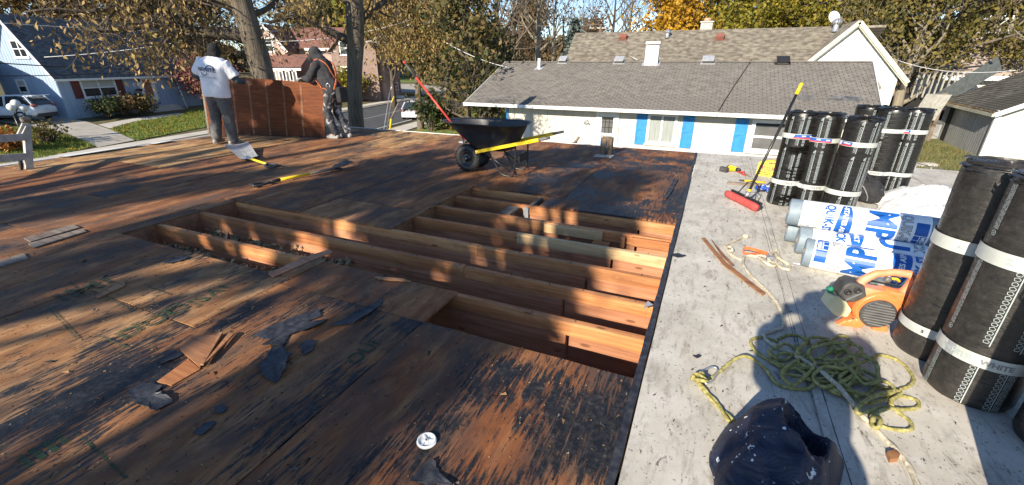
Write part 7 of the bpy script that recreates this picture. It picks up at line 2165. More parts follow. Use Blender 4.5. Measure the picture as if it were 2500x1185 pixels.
# ------------------------------------------------------------------ cars
def car(name, label, loc, rz, L, W, H_, paint, round_=False):
 Mx = Matrix.Translation(loc) @ Matrix.Rotation(rz, 4, 'Z')
 F = lambda x, y, z: Mx @ Vector((x, y, z))     # +x: the tail, z up
 t = thing(name, label, 'car', loc)
 if round_:
  st = [(-.50, .42, .62, .30, .55), (-.44, .62, .88, .22, .70), (-.30, .74, .96, .20, .78), (-.16, .80, .98, .20, .80), (0, .82, 1, .20, .80), (.18, .82, 1, .20, .80), (.32, .80, .98, .20, .80), (.42, .74, .92, .24, .78), (.48, .62, .80, .30, .66), (.50, .48, .60, .38, .55)]
  top = [(-.24, .80), (-.12, 1.26), (.02, 1.46), (.14, 1.47), (.26, 1.34), (.37, 1.08), (.44, .84)]
 else:
  st = [(-.50, .55, .74, .34, .62), (-.47, .74, .90, .25, .80), (-.30, .86, .98, .22, .92), (-.10, .96, 1, .22, .98), (.10, .98, 1, .22, 1.0), (.30, 1.0, 1, .22, 1.02), (.42, 1.02, .98, .26, 1.03), (.485, .98, .90, .34, 1.0), (.50, .80, .80, .42, .85)]
  top = [(-.22, .95), (-.06, 1.48), (.05, 1.60), (.25, 1.62), (.40, 1.55), (.47, 1.32), (.49, 1.02)]
 k = H_ / (1.48 if round_ else 1.64)
 mb = MB(); n = 20; vs = []; fs = []
 for (x, zt, w, zb, zs) in st:
  for i in range(n):
   q = 2 * pi * i / n; e = lambda v, p: math.copysign(abs(v) ** p, v)
   y = W / 2 * w * e(cos(q), .45); zc = (zt + zb) / 2; z = zc + (zt - zb) / 2 * e(sin(q), .55)
   vs.append(F(x * L, y, z * k))
 m = len(st)
 for j in range(m - 1):
  for i in range(n): fs.append((j * n + i, j * n + (i + 1) % n, (j + 1) * n + (i + 1) % n, (j + 1) * n + i))
 fs += [tuple(range(n))[::-1], tuple((m - 1) * n + i for i in range(n))]
 mb.add(vs, fs, 0, True); mb.build('body', paint, t)
 # cabin with glass all round and pillars
 def cabin(sc, z0, inset, m_, name, par, grow=0.0):
  mb = MB(); vs = []; fs = []; n = 14; mm = len(top)
  for (x, z) in top:
   w = W / 2 * (.90 - .20 * (z - .8) / .8)
   for i in range(n):
    a = pi * i / (n - 1); e = lambda v, p: math.copysign(abs(v) ** p, v)
    vs.append(F(x * L * sc, w * sc * e(cos(a), .42) + 0, (.72 + (z - .72 + grow) * (abs(sin(a)) ** .35)) * k))
  for j in range(mm - 1):
   for i in range(n - 1): fs.append((j * n + i, j * n + i + 1, (j + 1) * n + i + 1, (j + 1) * n + i))
  mb.add(vs, fs, 0, True); return mb.build(name, m_, par)
 cabin(1.0, .8, 0, M['carglass'], 'glass', t)
 # roof skin and pillars
 mb = MB()
 T = top[1:-2] if not round_ else top[1:-2]
 vs = []; n = 10
 for (x, z) in T:
  w = W / 2 * (.90 - .20 * (z - .8) / .8) * .97
  for i in range(n):
   a = pi * (.16 + .68 * i / (n - 1)); e = lambda v, p: math.copysign(abs(v) ** p, v)
   vs.append(F(x * L, w * e(cos(a), .42), (.72 + (z - .72) * (abs(sin(a)) ** .35)) * k + .012))
 mb.add(vs, [(j * n + i, j * n + i + 1, (j + 1) * n + i + 1, (j + 1) * n + i) for j in range(len(T) - 1) for i in range(n - 1)], 0, True)
 mb.build('roof', paint, t)
 for s in (-1, 1):
  for (xa, za, xb, zb_) in [(top[0][0], top[0][1], top[1][0], top[1][1]), (top[-3][0], top[-3][1], top[-1][0] - .01, top[-1][1])] + ([] if round_ else [(.10, .98, .10, 1.58)]):
   wa, wb = W / 2 * (.90 - .20 * (za - .8) / .8), W / 2 * (.90 - .20 * (zb_ - .8) / .8)
   mb = MB(); mb.bar(F(xa * L, s * wa * .98, za * k), F(xb * L, s * wb * .93, zb_ * k * .99), .10, .05); mb.build('pillar', paint, t)
 for x in (-.32, .30):
  for s in (-1, 1):
   c = F(x * L, s * W * .46, .33); ax = F(0, s, 0) - F(0, 0, 0)
   mb = MB(); mb.lathe([(0, .09), (.2, .09), (.22, .10), (.31, .10), (.335, .06), (.335, -.10), (0, -.10)], c, ax, 22); w = mb.build('wheel', M['black'], t)
   mb = MB(); mb.lathe([(0, .115), (.06, .12), (.20, .105), (.215, .10)], c, ax, 18); mb.build('rim', M['alu'], w)
 for s in (-1, 1):
  z = .80 if round_ else .98
  c = F(.482 * L if not round_ else .452 * L, s * W * (.36 if not round_ else .33), z * k * (.95 if round_ else 1))
  mb = MB(); mb.ball(c, (.13, .13, .13) if round_ else (.16, .20, .10), 12, 8); mb.build('tail_light', M['tail'], t)
 mb = MB(); c = F(.497 * L, 0, (.58 if round_ else .74) * k); mb.obox(c, F(0, 1, 0) - F(0, 0, 0), F(1, 0, 0) - F(0, 0, 0), (0, 0, 1), .16, .02, .06); mb.build('number_plate', M['plate'], t)
 mb = MB(); mb.obox(F(.488 * L, 0, .36 * k), F(0, 1, 0) - F(0, 0, 0), F(1, 0, 0) - F(0, 0, 0), (0, 0, 1), W * .38, .07, .12); mb.build('bumper', M['darkgrey'] if not round_ else paint, t)
 if round_:
  mb = MB(); mb.lathe([(0, .0), (.07, .0), (.07, -.03)], F(.478 * L, 0, .83 * k), F(1, 0, .7) - F(0, 0, 0), 14); mb.build('badge', M['midgrey'], t)
 else:
  mb = MB(); mb.box(-.42 * L, .44 * L, W * .47, W * .50, .26, .40, F); mb.box(-.42 * L, .44 * L, -W * .50, -W * .47, .26, .40, F); mb.build('side_skirt', M['darkgrey'], t)
  mb = MB(); mb.obox(F(.478 * L, 0, 1.57 * k), F(0, 1, 0) - F(0, 0, 0), F(1, 0, 0) - F(0, 0, 0), (0, 0, 1), W * .34, .10, .02); mb.build('spoiler', paint, t)
 return t
M['carglass'] = glassmat('car_glass', [.022, .030, .036], .06)
M['silver'] = pm('silver_paint', [(.56, .56, .59), (.62, .62, .65)], 2, rough=.25, metal=.25)
M['paleblue'] = pm('white_blue_paint', [(.60, .66, .72), (.64, .70, .76)], 2, rough=.25)
M['tail'] = pm('tail_lamp', [(.16, .05, .05), (.26, .10, .09)], 8, rough=.2)
M['plate'] = pm('plate_white', [(.35, .52, .55), (.5, .62, .64)], 12, rough=.4)
p = AZ(1000, 291, -2.985)
kd = Vector((kerb_x(40) - kerb_x(28), 12, 0)).normalized()
car('parked_car', 'small rounded silver car parked at the kerb of the street, seen from behind', Vector((p.x, p.y + 1.2, -2.985)), math.atan2(-kd.y, -kd.x) + R(4), 4.1, 1.74, 1.5, M['silver'], True)
p = GP(40, 296)
sv = -back
car('parked_suv', 'pale blue-white SUV on the driveway beside the blue house, seen from its rear corner', Vector((p.x, p.y, terrain(p.x, p.y) + .06)), math.atan2(sv.y, sv.x) + R(14), 4.5, 1.85, 1.66, M['paleblue'], False)

# ------------------------------------------------------------------ street furniture
def rods():
 for k, (a, b, cols, lab, r) in enumerate([((929, 315), (962, 236), ('greywood', 'yellow'), 'thin marker rod with a yellow tip beyond the deck edge', .017), ((943, 316), (973, 252), ('yellow', 'greywood'), 'thick yellow marker stake beyond the deck edge', .028), ((925, 315), (958, 205), ('steel', 'steel'), 'thinnest grey fibreglass rod beyond the deck edge', .010)]):
  p0 = AD(*a, 13.0); p1 = AD(*b, 13.0)
  t = thing('marker_rod', lab, 'marker rod', (p0.x, p0.y, -3), 'marker rods standing behind the roof')
  lo = Vector((p0.x - (p1.x - p0.x) * 1.2, p0.y - (p1.y - p0.y) * 1.2, -3)); m = p0 + (p1 - p0) * (.40 if k == 1 else .8)
  mb = MB(); mb.tube([lo, m], r, 8); mb.build('rod', M[cols[0]], t)
  mb = MB(); mb.tube([m, p1], r * .8, 8); mb.build('tip', M[cols[1]], t)
rods()
c = AZ(966, 240, -2.94); t_ = thing('yard_sign', 'white yard sign with orange lettering beside the street', 'sign', c)
sx = Vector((cos(YAW), sin(YAW), 0)); sy = Vector((-sx.y, sx.x, 0))
SG = lambda u, h, d=0.0: c + sx * u + Vector((0, 0, h)) - sy * d
mb = MB(); mb.box(-.62, .62, .95, 2.0, -.03, .03, SG); mb.build('board', M['white'], t_)
for s in (-1, 1):
 mb = MB(); mb.bar(SG(s * .70, 0, .3), SG(s * .62, 2.15, 0), .08, .08); mb.bar(SG(s * .75, 0, -.4), SG(s * .62, 2.0, 0), .06, .06); mb.build('leg', M['white'] if s < 0 else M['greywood'], t_)
mb = MB(); mb.box(-.85, 1.3, .0, .35, .2, .5, SG); mb.build('foot', M['white'], t_)
mb = MB(); mb.box(.52, .66, 2.0, 2.5, -.02, .02, SG); mb.build('flag', M['strap'], t_)
for s, h in (('FOR', 1.56), ('SALE', 1.12)):
 vs, fs, w = text2d(s, .46, .02); mb = MB(); mb.add([SG(-w / 2 + x, h + y * .9, .034) for x, y in vs], fs); mb.build('lettering', M['redprint'], t_)
# lamp post with three white globes
c = GP(62, 345); c.z = terrain(c.x, c.y)
t_ = thing('globe_lamp', 'garden lamp post with three white globes in front of the SUV', 'lamp post', c)
tp = AD(52, 285, math.hypot(c.x, c.y))
mb = MB(); mb.tube([c, Vector((c.x, c.y, tp.z + .15))], .06, 10); mb.build('post', M['blackmetal'], t_)
for (px, py) in [(28, 262), (38, 252), (52, 265), (62, 262)][0:1] + [(38, 253), (57, 264)]:
 q = AD(px, py, math.hypot(c.x, c.y)); mb = MB(); mb.ball(q, .21, 18, 12); g = mb.build('globe', pm('opal_globe', [(.62, .64, .64), (.7, .72, .72)], 3, rough=.25), t_)
 mb = MB(); mb.tube(spline([Vector((c.x, c.y, tp.z)), Vector(((c.x + q.x) / 2, (c.y + q.y) / 2, q.z - .45)), q - Vector((0, 0, .25))], .1), .03, 8); mb.build('arm', M['blackmetal'], g)
# ladder top sticking up at the roof edge: weathered timber guard rail
b0, b1 = AZ(72, 421, -.05), AD(64, 302, math.hypot(*AZ(72, 421, -.05)[:2]))
t_ = thing('guard_rail', 'weathered grey timber guard rail frame at the left edge of the roof', 'guard rail', b0)
mb = MB(); mb.bar(b0, b1 , .075, .075, (1, 0, 0)); mb.build('post', M['rail'] if 'rail' in M else pm('weathered_rail', [(.30, .29, .26), (.44, .43, .40)], 8), t_)
rm = bpy.data.materials['weathered_rail']; dd_ = math.hypot(b0.x, b0.y)
for (ya, yb) in [(336, 334), (386, 382)]:
 q = AD(70, yb, dd_ + .02); r_ = AD(-160, ya + 14, dd_ - .9)
 mb = MB(); mb.bar(r_, q, .045, .10, (0, 0, 1)); mb.build('rail', rm, t_)
mb = MB(); mb.bar(AD(47, 334, dd_ - .03), AD(62, 303, dd_ - .03), .03, .07, (0, 1, 0)); mb.bar(AD(53, 334, dd_ - .06), AD(66, 309, dd_ - .06), .03, .03, (0, 1, 0)); mb.build('brace', rm, t_)
q = AD(62, 292, dd_); mb = MB(); mb.obox(q, (1, 0, 0), (0, 1, 0), (0, 0, 1), .055, .055, .04); put('cap', remesh(mb, .02, 3), M['greywood'], t_)
mb = MB(); mb.tube([AD(47, 383, dd_), AD(52, 405, dd_ - .05), AD(54, 424, dd_)], [.03, .022, .012], 8); mb.build('hanging_strap', M['dkcloth'], t_)
# near post stub on the kerb: thin handrail
mb = MB(); a = AD(845, 312, 12.3); mb.tube(spline([a + Vector((0, 0, -2.8)), a, AD(848, 294, 12.3), AD(843, 292, 12.3)], .1), .02, 6)
tag(mb.build('bent_rod', M['blackmetal']), 'thin bent rod standing between the second worker and the tree trunk', 'rod')

# ------------------------------------------------------------------ back yards on the right
def picket():
 a, b = AD(2190, 262, 30), AD(2262, 235, 36)
 t = thing('picket_fence', 'weathered pale picket fence beside the right garage', 'fence', (a.x, a.y, -3)); a.z = b.z = -3
 d = (b - a).normalized(); L = (b - a).length; n = 24
 for k in range(n):
  p = a + d * (L * k / n); mb = MB(); mb.bar(p, p + Vector((0, 0, 2.0)), .10, .03, d); mb.build('picket', M['greypick'], t)
 for h in (.5, 1.6):
  mb = MB(); mb.bar(a + Vector((0, 0, h)) + Vector((0, .05, 0)), b + Vector((0, 0, h)) + Vector((0, .05, 0)), .05, .09); mb.build('rail', M['greypick'], t)
M['greypick'] = pm('weathered_picket', [(.34, .33, .29), (.48, .47, .43)], 6, vary=.1)
picket()
def deckrail():
 a = AD(2232, 215, 40); t = thing('wooden_stair', 'dark wooden stair and railing behind the picket fence', 'stair', a)
 rt = Vector((cos(YAW), sin(YAW), 0)); 
 for k in range(9):
  p = a + rt * (k * .36); mb = MB(); mb.bar(p + Vector((0, 0, -.6)), p + Vector((0, 0, .9 + .02 * k)), .09, .04, rt); mb.build('baluster', M['greypick'], t)
 mb = MB(); mb.bar(a + Vector((0, 0, .9)), a + rt * 3.2 + Vector((0, 0, 1.1)), .10, .08); mb.build('handrail', M['greywood'], t)
 mb = MB(); mb.bar(a + rt * 1.4 + Vector((0, -.3, -1.0)), a + rt * 4.8 + Vector((0, -.3, 1.5)), .05, 1.0); mb.build('stringer', M['slate'], t)
 mb = MB(); mb.box(a.x - .5, a.x + 3.5, a.y + .6, a.y + 3, -3, a.z - .5); mb.build('platform', M['dark'], t)
M['slate'] = pm('slate_boards', [(.06, .07, .07), (.10, .11, .11)], 6)
deckrail()
q = AD(2340, 205, 46); t_ = thing('far_shed', 'pale house with a white eave glimpsed above the right garage roof', 'house', (q.x, q.y, -3))
mb = MB(); mb.box(q.x - .5, q.x + 9, q.y, q.y + 6, -3, q.z + .5); mb.build('wall', M['cream'], t_)
slab([(q.x - 1.2, q.y - .5, q.z + .5), (q.x + 9.5, q.y - .5, q.z + .5), (q.x + 9.5, q.y + 3.5, q.z + 3.2), (q.x - 1.2, q.y + 3.5, q.z + 3.2)], .2).build('roof', pm('pink_grey_roof', [(.30, .24, .21), (.38, .31, .27)], 2), t_)
mb = MB(); mb.box(q.x - 1.2, q.x + 9.5, q.y - .62, q.y - .5, q.z + .25, q.z + .55); mb.build('fascia', M['white'], t_)
# grill and boxes
q = AZ(2270, 338, -3); rt = Vector((cos(YAW), sin(YAW), 0)); fw = Vector((-rt.y, rt.x, 0))
t_ = thing('grey_cabinet', 'grey metal cabinet and drawers standing by the old garage', 'cabinet', q)
mb = MB(); mb.obox(q + Vector((0, 0, .62)) + rt * .6, rt, fw, (0, 0, 1), .62, .4, .26); mb.build('drawer', M['greyside'], t_)
mb = MB(); mb.obox(q + Vector((0, 0, .20)) + rt * .2, rt, fw, (0, 0, 1), .75, .45, .20); mb.build('base', M['greyside'], t_)
mb = MB(); mb.obox(q + Vector((0, 0, 1.0)) + rt * .65, rt, fw, (0, 0, 1), .5, .36, .08); mb.build('top', M['midgrey'], t_)
t_ = thing('grey_awning_box', 'pale grey box hanging under the eave of the old garage', 'box', AD(2275, 262, 38.5))
q = AD(2272, 262, 36.5); mb = MB(); mb.obox(q, rt, fw, Vector((.25, 0, 1)), .38, .4, .75); mb.build('case', M['greypick'], t_)
mb = MB(); mb.bar(q + rt * .5 + Vector((0, 0, -4)), q + rt * .55 + Vector((0, 0, .8)), .2, .2); mb.build('post', M['greywood'], t_)
t_ = thing('red_mower', 'red and grey mower behind the grey cabinet', 'mower', AZ(2300, 332, -3))
q = AZ(2300, 332, -3); mb = MB(); mb.ball(q + Vector((0, 0, .55)), (.45, .55, .35)); mb.build('hood', M['greyside'], t_)
mb = MB(); mb.ball(q + Vector((.0, .4, .75)), (.35, .3, .25)); mb.build('cover', pm('tan_cover', [(.34, .24, .13), (.44, .32, .19)], 6), t_)
for s in (-.5, .5):
 mb = MB(); mb.lathe([(0, .08), (.22, .08), (.25, 0), (.22, -.08), (0, -.08)], q + rt * s + Vector((0, -.3, .25)), rt, 16); mb.build('wheel', M['black'], t_)
q = AD(2250, 312, 34); mb = MB(); mb.obox(q, rt, fw, (0, 0, 1), .28, .02, .42)
f_ = thing('small_flag', 'small blue and red banner hanging at the fence by the rolls', 'flag', q)
mb.build('cloth', M['blueprint'], f_); mb = MB(); mb.obox(q + Vector((0, -.05, .15)) + rt * .15, rt, fw, (0, 0, 1), .14, .02, .16); mb.build('patch', pm('pink_patch', [(.6, .25, .25), (.7, .5, .5)], 6), f_)
def stones():
 r = random.Random(2); mb = MB()
 c = AZ(2262, 405, -2.92)
 t = [(2243, 404, .35, 'left of the two pale flat stones in the back yard grass'), (2268, 404, .42, 'right, larger pale flat stone in the back yard grass')]
 for px, py, s, lab in t:
  q = AZ(px, py, -2.93); mb = MB(); mb.ball(q + Vector((0, 0, .03)), (s, s * .7, .10), 9, 6)
  tag(mb.build('stone', M['oldconcrete']), lab, 'stone')
stones()
def chainfence():
 a, b = AZ(2232, 405, -3), AZ(2540, 452, -3); a = AD(2240, 395, 20.0); b = AD(2520, 430, 17.5); a.z = b.z = -3
 t = thing('chain_link_fence', 'low wire fence with yellow caution tape across the back yard', 'fence', a)
 d = (b - a); n = 7
 for k in range(n):
  p = a.lerp(b, k / (n - 1)); mb = MB(); mb.tube([p, p + Vector((0, 0, 1.35))], .022, 8); mb.build('post', M['steel'], t)
 mb = MB(); mb.tube([a + Vector((0, 0, 1.33)), b + Vector((0, 0, 1.33))], .016, 8); mb.build('top_rail', M['steel'], t)
 for h, m, r in [(1.12, 'yellow', .013), (.72, 'rope_y', .012)]:
  P = [a.lerp(b, k / 16) + Vector((0, -.03, h - .05 * sin(pi * (k / 16 * 3 % 1)))) for k in range(17)]
  mb = MB(); mb.tube(P, r, 6); mb.build('caution_tape', M[m], t)
 mb = MB(); L = d.length; s = .11; u = d.normalized(); k = 0
 while k * s < L:
  x0 = k * s
  for sg in (1, -1):
   x1 = x0 + sg * 1.25
   if 0 < x1 < L: mb.bar(a + u * x0 + Vector((0, 0, .06)), a + u * x1 + Vector((0, 0, 1.31)), .0035, .0035)
  k += 1
 mb.build('wire_mesh', M['steel'], t, kind='stuff')
chainfence()

# ------------------------------------------------------------------ poles and wires
def pole(px, py, D, top, label, arms=1, lean=0.0):
 b = AD(px, py, D); g = terrain(b.x, b.y); tp = AD(top[0], top[1], D)
 t = thing('utility_pole', label, 'utility pole', (b.x, b.y, g), 'utility poles')
 mb = MB(); mb.tube([(b.x, b.y, g), tp], [.17, .12], 10); mb.build('post', M['polewood'], t)
 rt = Vector((cos(YAW), sin(YAW), 0))
 for k in range(arms):
  c = tp + Vector((0, 0, -.35 - .9 * k)); mb = MB(); mb.bar(c - rt * 1.2, c + rt * 1.2, .10, .12); mb.build('crossarm', M['palewood2'], t)
  for s in (-1.1, -.5, .5, 1.1):
   mb = MB(); mb.tube([c + rt * s + Vector((0, 0, .06)), c + rt * s + Vector((0, 0, .2))], .045, 8); mb.build('insulator', M['white'], t)
  mb = MB(); mb.bar(c + rt * .8, c + Vector((0, 0, -.7)), .05, .05); mb.build('brace', M['palewood2'], t)
 return tp
M['polewood'] = pm('pole_wood', [(.11, .085, .065), (.19, .155, .12)], 4, (6, 6, .6), rough=.9)
M['palewood2'] = pm('bleached_crossarm', [(.42, .41, .37), (.56, .55, .51)], 4)
p1 = pole(1464, 90, 52, (1467, 60), 'utility pole with a pale crossarm left of the brown ridge')
p2 = pole(1385, 110, 66, (1375, 38), 'utility pole among the bare trees beside the blue spruce')
p3 = pole(2415, 130, 48, (2440, 32), 'leaning utility pole with crossarms at the upper right', 2)
M['wire'] = pm('cable_black', [(.02, .02, .02), (.04, .04, .04)], 2)
M['wirel'] = pm('cable_bright', [(.45, .46, .46), (.6, .6, .6)], 2, rough=.4)
def wire(a, b, sag, label, r=.018, m='wire'):
 P = [a.lerp(b, k / 24) - Vector((0, 0, sag * 4 * (k / 24) * (1 - k / 24))) for k in range(25)]
 mb = MB(); mb.tube(P, r, 5); tag(mb.build('overhead_wire', M[m]), label, 'wire', 'overhead wires')
wire(AD(-60, 150, 24), AD(640, 158, 30), .25, 'dark cable crossing in front of the blue house roof and the first worker', .020)
wire(AD(-60, 186, 24), AD(470, 160, 32), .15, 'lower dark cable crossing the blue house at its eave', .016)
wire(AD(-60, 52, 26), AD(700, 75, 34), .2, 'thin upper cable in front of the blue house roof', .014, 'wirel')
wire(AD(108, 140, 36), AD(440, 103, 34), .1, 'bright cable sloping up over the charcoal roof of the blue house', .02, 'wirel')
wire(AD(610, 100, 34), AD(1000, 50, 30), .4, 'cable passing in front of the pink house gable', .014, 'wirel')
wire(AD(690, 122, 40), AD(790, 132, 46), .5, 'sagging service cable at the pink house', .02, 'wirel')
wire(AD(790, 132, 46), AD(1000, 60, 30), .2, 'service cable from the pink house up behind the second tree trunk', .02, 'wirel')
wire(AD(870, 100, 44), AD(1100, 95, 40), .2, 'cable behind the second tree trunk towards the yellow tree', .014, 'wirel')
wire(AD(1090, 105, 26), roofpt(1245, 176) + Vector((0, 0, .2)), .15, 'bright cable dropping to the left end of the grey roof', .02, 'wirel')
wire(p2, AY(1556, 146, 29), .3, 'bright cable falling across the left end of the brown roof', .02, 'wirel')
wire(p1, AD(1100, 50, 46), .3, 'cable running left from the pole at the brown ridge', .018, 'wirel')
wire(p3, AD(2600, 130, 36), .4, 'cable running off to the right from the leaning pole', .018, 'wirel')
wire(AY(2190, 147, 31), AD(2480, 172, 30), .3, 'thin pale cable from the rear house to the upper right', .016, 'wirel')

# ------------------------------------------------------------------ trees and shrubs
def barkmat(name, cols, sc=(9, 9, 1.4)):
 t = NT(name); co = t.coord(sc)
 a = t.noise(co, 1.3, 6, .7, .8); b = t.noise(t.coord(), 1.2, 3)
 c = t.ramp(a, [(.32, cols[0]), (.5, cols[1]), (.68, cols[2])])
 c = t.mix(t.ramp(b, [(.4, 0.0), (.75, .4)]), c, cols[0])
 return t.out(c, .92, a, .9, .05)
M['bark'] = barkmat('furrowed_bark', [(.050, .040, .030), (.135, .110, .080), (.215, .180, .135)], (14, 14, 1.6))
M['bark2'] = barkmat('grey_bark', [(.040, .032, .024), (.095, .075, .056), (.16, .13, .10)])
M['bark3'] = barkmat('pale_bark', [(.14, .12, .085), (.24, .205, .15), (.32, .28, .21)])
M['leaf_tan'] = leafmat('tan_oak_leaf', [(.15, .085, .03), (.30, .19, .07), (.46, .32, .14), (.22, .14, .045), (.37, .28, .085), (.12, .10, .04)])
M['leaf_gold'] = leafmat('golden_leaf', [(.46, .255, .02), (.56, .335, .03), (.38, .20, .018), (.50, .31, .045)], .3)
M['leaf_yg'] = leafmat('yellow_green_leaf', [(.14, .145, .018), (.24, .22, .028), (.34, .27, .035), (.09, .105, .018), (.28, .20, .03)], .3)
M['leaf_olive'] = leafmat('olive_leaf', [(.075, .072, .018), (.15, .13, .03), (.22, .165, .045), (.055, .06, .016), (.19, .14, .06)], .25)
M['leaf_brown'] = leafmat('brown_leaf', [(.13, .078, .032), (.21, .135, .058), (.09, .06, .028), (.25, .17, .075)], .2)
M['leaf_dark'] = leafmat('dark_green_leaf', [(.012, .024, .010), (.025, .045, .016), (.045, .066, .022), (.09, .09, .03), (.018, .03, .014)], .15)
M['leaf_mix'] = leafmat('dark_mixed_leaf', [(.02, .032, .012), (.05, .06, .018), (.14, .115, .035), (.03, .04, .015), (.21, .14, .055), (.09, .085, .025)], .2)
M['leaf_orange'] = leafmat('orange_leaf', [(.34, .13, .03), (.46, .20, .05), (.24, .09, .025), (.5, .28, .08)], .25)
M['leaf_red'] = leafmat('red_twig', [(.20, .065, .06), (.27, .10, .085), (.15, .06, .05), (.30, .15, .12)], .1)
M['needle'] = leafmat('blue_spruce_needle', [(.050, .075, .068), (.085, .115, .105), (.14, .17, .155), (.03, .05, .042)], .05)
M['twig'] = barkmat('twig_bark', [(.07, .052, .038), (.13, .10, .075), (.19, .155, .12)], (4, 4, 4))

def limb(mb, rng, p, d, L, r, depth, tips, spread=.6, up=.12, wander=.25, kids=(3, 5), minr=.006, n0=7):
 """one limb and, recursively, its side branches"""
 seg = 5 if depth > 0 else 3
 P = [Vector(p)]; dd = Vector(d).normalized(); rs = [r]
 for i in range(seg):
  dd = (dd + Vector((rng.uniform(-1, 1), rng.uniform(-1, 1), rng.uniform(-1, 1))) * wander + Vector((0, 0, up))).normalized()
  P.append(P[-1] + dd * (L / seg)); rs.append(r * (1 - .72 * (i + 1) / seg))
 mb.tube(P, [max(x, minr * .6) for x in rs], max(3, n0), cap=False)
 if depth <= 0:
  tips.append((P[-1], dd)); tips.append((P[-2], dd)); return
 k = rng.randint(*kids)
 for j in range(k):
  t = .35 + .65 * (j + rng.random()) / k
  i = min(int(t * seg), seg - 1); q = P[i].lerp(P[i + 1], t * seg - i)
  ax = dd.orthogonal().normalized(); b = dd.cross(ax); a_ = rng.uniform(0, 2 * pi)
  side = ax * cos(a_) + b * sin(a_)
  nd = (dd * (1 - spread) + side * spread + Vector((0, 0, up * .5))).normalized()
  limb(mb, rng, q, nd, L * rng.uniform(.45, .72), max(rs[i] * .55, minr), depth - 1, tips, spread, up, wander, kids, minr, max(3, n0 - 2))
 tips.append((P[-1], dd))

def leaves(tips, n, size, spread, seed, droop=.0, long_=1.6):
 r = np.random.RandomState(seed)
 T = np.array([list(t[0]) for t in tips], dtype=np.float64)
 idx = r.randint(0, len(T), n)
 c = T[idx] + r.normal(0, 1, (n, 3)) * np.array([spread, spread, spread * .8])
 s = size * r.uniform(.55, 1.35, (n, 1))
 a = r.normal(0, 1, (n, 3)); a[:, 2] -= droop * 2.2; a /= np.linalg.norm(a, axis=1, keepdims=True)
 b = np.cross(a, r.normal(0, 1, (n, 3))); b /= np.linalg.norm(b, axis=1, keepdims=True)
 nn = np.cross(a, b)
 a *= s * long_ * .5; b *= s * .5; nn = nn * s * .16
 V = np.stack([c - a, c - b * .9 + nn, c + a, c + b * .9 + nn], axis=1)
 return V
def tree(name, label, cat, base, h, r0, fork, nlimb, Ll, depth, lm, nleaf, lsize, lspread, seed, bark='bark2', droop=0.0, group=None, up=.15, spread=.6, lean=(0, 0), kids=(3, 5), elev=(.25, .9), minr=.012, long_=1.6):
 rng = random.Random(seed); base = Vector(base)
 t = thing(name, label, cat, base, group)
 mb = MB(); tips = []
 n = 8; P = []; rs = []
 for i in range(n + 1):
  k = i / n
  P.append(base + Vector((lean[0] * k + .25 * r0 * rng.uniform(-1, 1), lean[1] * k + .25 * r0 * rng.uniform(-1, 1), h * k - (.3 if i == 0 else 0))))
  rs.append(r0 * (1.35 if i == 0 else 1) * (1 - .78 * k))
 mb.tube(P, rs, 10)
 tr = mb.build('trunk', M[bark], t)
 mb = MB()
 for j in range(nlimb):
  k = fork + (1 - fork) * (j + .5 * rng.random()) / nlimb
  i = min(int(k * n), n - 1); q = P[i].lerp(P[i + 1], k * n - i)
  a = j * 2.4 + rng.uniform(-.5, .5); e = rng.uniform(*elev) + .5 * (k - fork)
  d = Vector((cos(a) * cos(e), sin(a) * cos(e), sin(e)))
  limb(mb, rng, q, d, Ll * rng.uniform(.75, 1.15) * (1 - .45 * (k - fork) / (1 - fork + 1e-6)), rs[i] * .55, depth, tips, spread, up, .22, kids, minr, 6)
 mb.build('branches', M[bark if lm else 'twig'], t)
 if lm and nleaf:
  put('crown', npmesh('crown', leaves(tips, nleaf, lsize, lspread, seed, droop, long_), 4), M[lm], t)
 return t
def GZ(px, D, py=150):
 p = AD(px, py, D); return Vector((p.x, p.y, terrain(p.x, p.y)))
# ---- the two big trees at the left edge of the roof, limbs set out from the photograph
leaf_me = None
def one_leaf():
 vs = [(0, 0, 0), (.10, -.28, .03), (.36, -.34, .05), (.72, -.20, .03), (1.0, 0, -.06), (.72, .20, .03), (.36, .34, .05), (.10, .28, .03), (.4, 0, 0), (.75, 0, -.01)]
 fs = [(0, 1, 8), (1, 2, 8), (2, 3, 9, 8), (3, 4, 9), (4, 5, 9), (5, 6, 8, 9), (6, 7, 8), (7, 0, 8)]
 me = bpy.data.meshes.new('leaf'); me.from_pydata(vs, [], fs); return me
def objleafmat():
 t = NT('single_leaf'); oi = t.n('ObjectInfo')
 c = t.ramp(oi.outputs['Random'], [(0, (.12, .075, .02)), (.3, (.27, .19, .05)), (.6, (.36, .25, .10)), (.8, (.20, .115, .04)), (1, (.16, .14, .035))])
 tr = t.n('BsdfTranslucent', i0=c); t.set(t.b.inputs['Base Color'], c); t.set(t.b.inputs['Roughness'], .6)
 mx = t.n('MixShader', i0=.25, i1=t.b.outputs[0], i2=tr.outputs[0]); t.t.links.new(mx.outputs[0], t.t.nodes['Material Output'].inputs[0]); return t.m
LM = one_leaf(); LM.materials.append(objleafmat())
def hang_leaves(root, tips, n, size, seed):
 r = random.Random(seed)
 for k in range(n):
  p, d = r.choice(tips); p = Vector(p) + Vector((r.gauss(0, .14), r.gauss(0, .14), r.gauss(-.06, .10)))
  dr = Vector((r.gauss(0, .45), r.gauss(0, .45), -1)).normalized(); s = size * r.uniform(.7, 1.25)
  y = dr.cross(Vector((r.gauss(0, 1), r.gauss(0, 1), .2))).normalized(); z = dr.cross(y)
  share('leaf', LM, root, Matrix(((dr.x * s, y.x * s, z.x * s, p.x), (dr.y * s, y.y * s, z.y * s, p.y), (dr.z * s, y.z * s, z.z * s, p.z), (0, 0, 0, 1))))
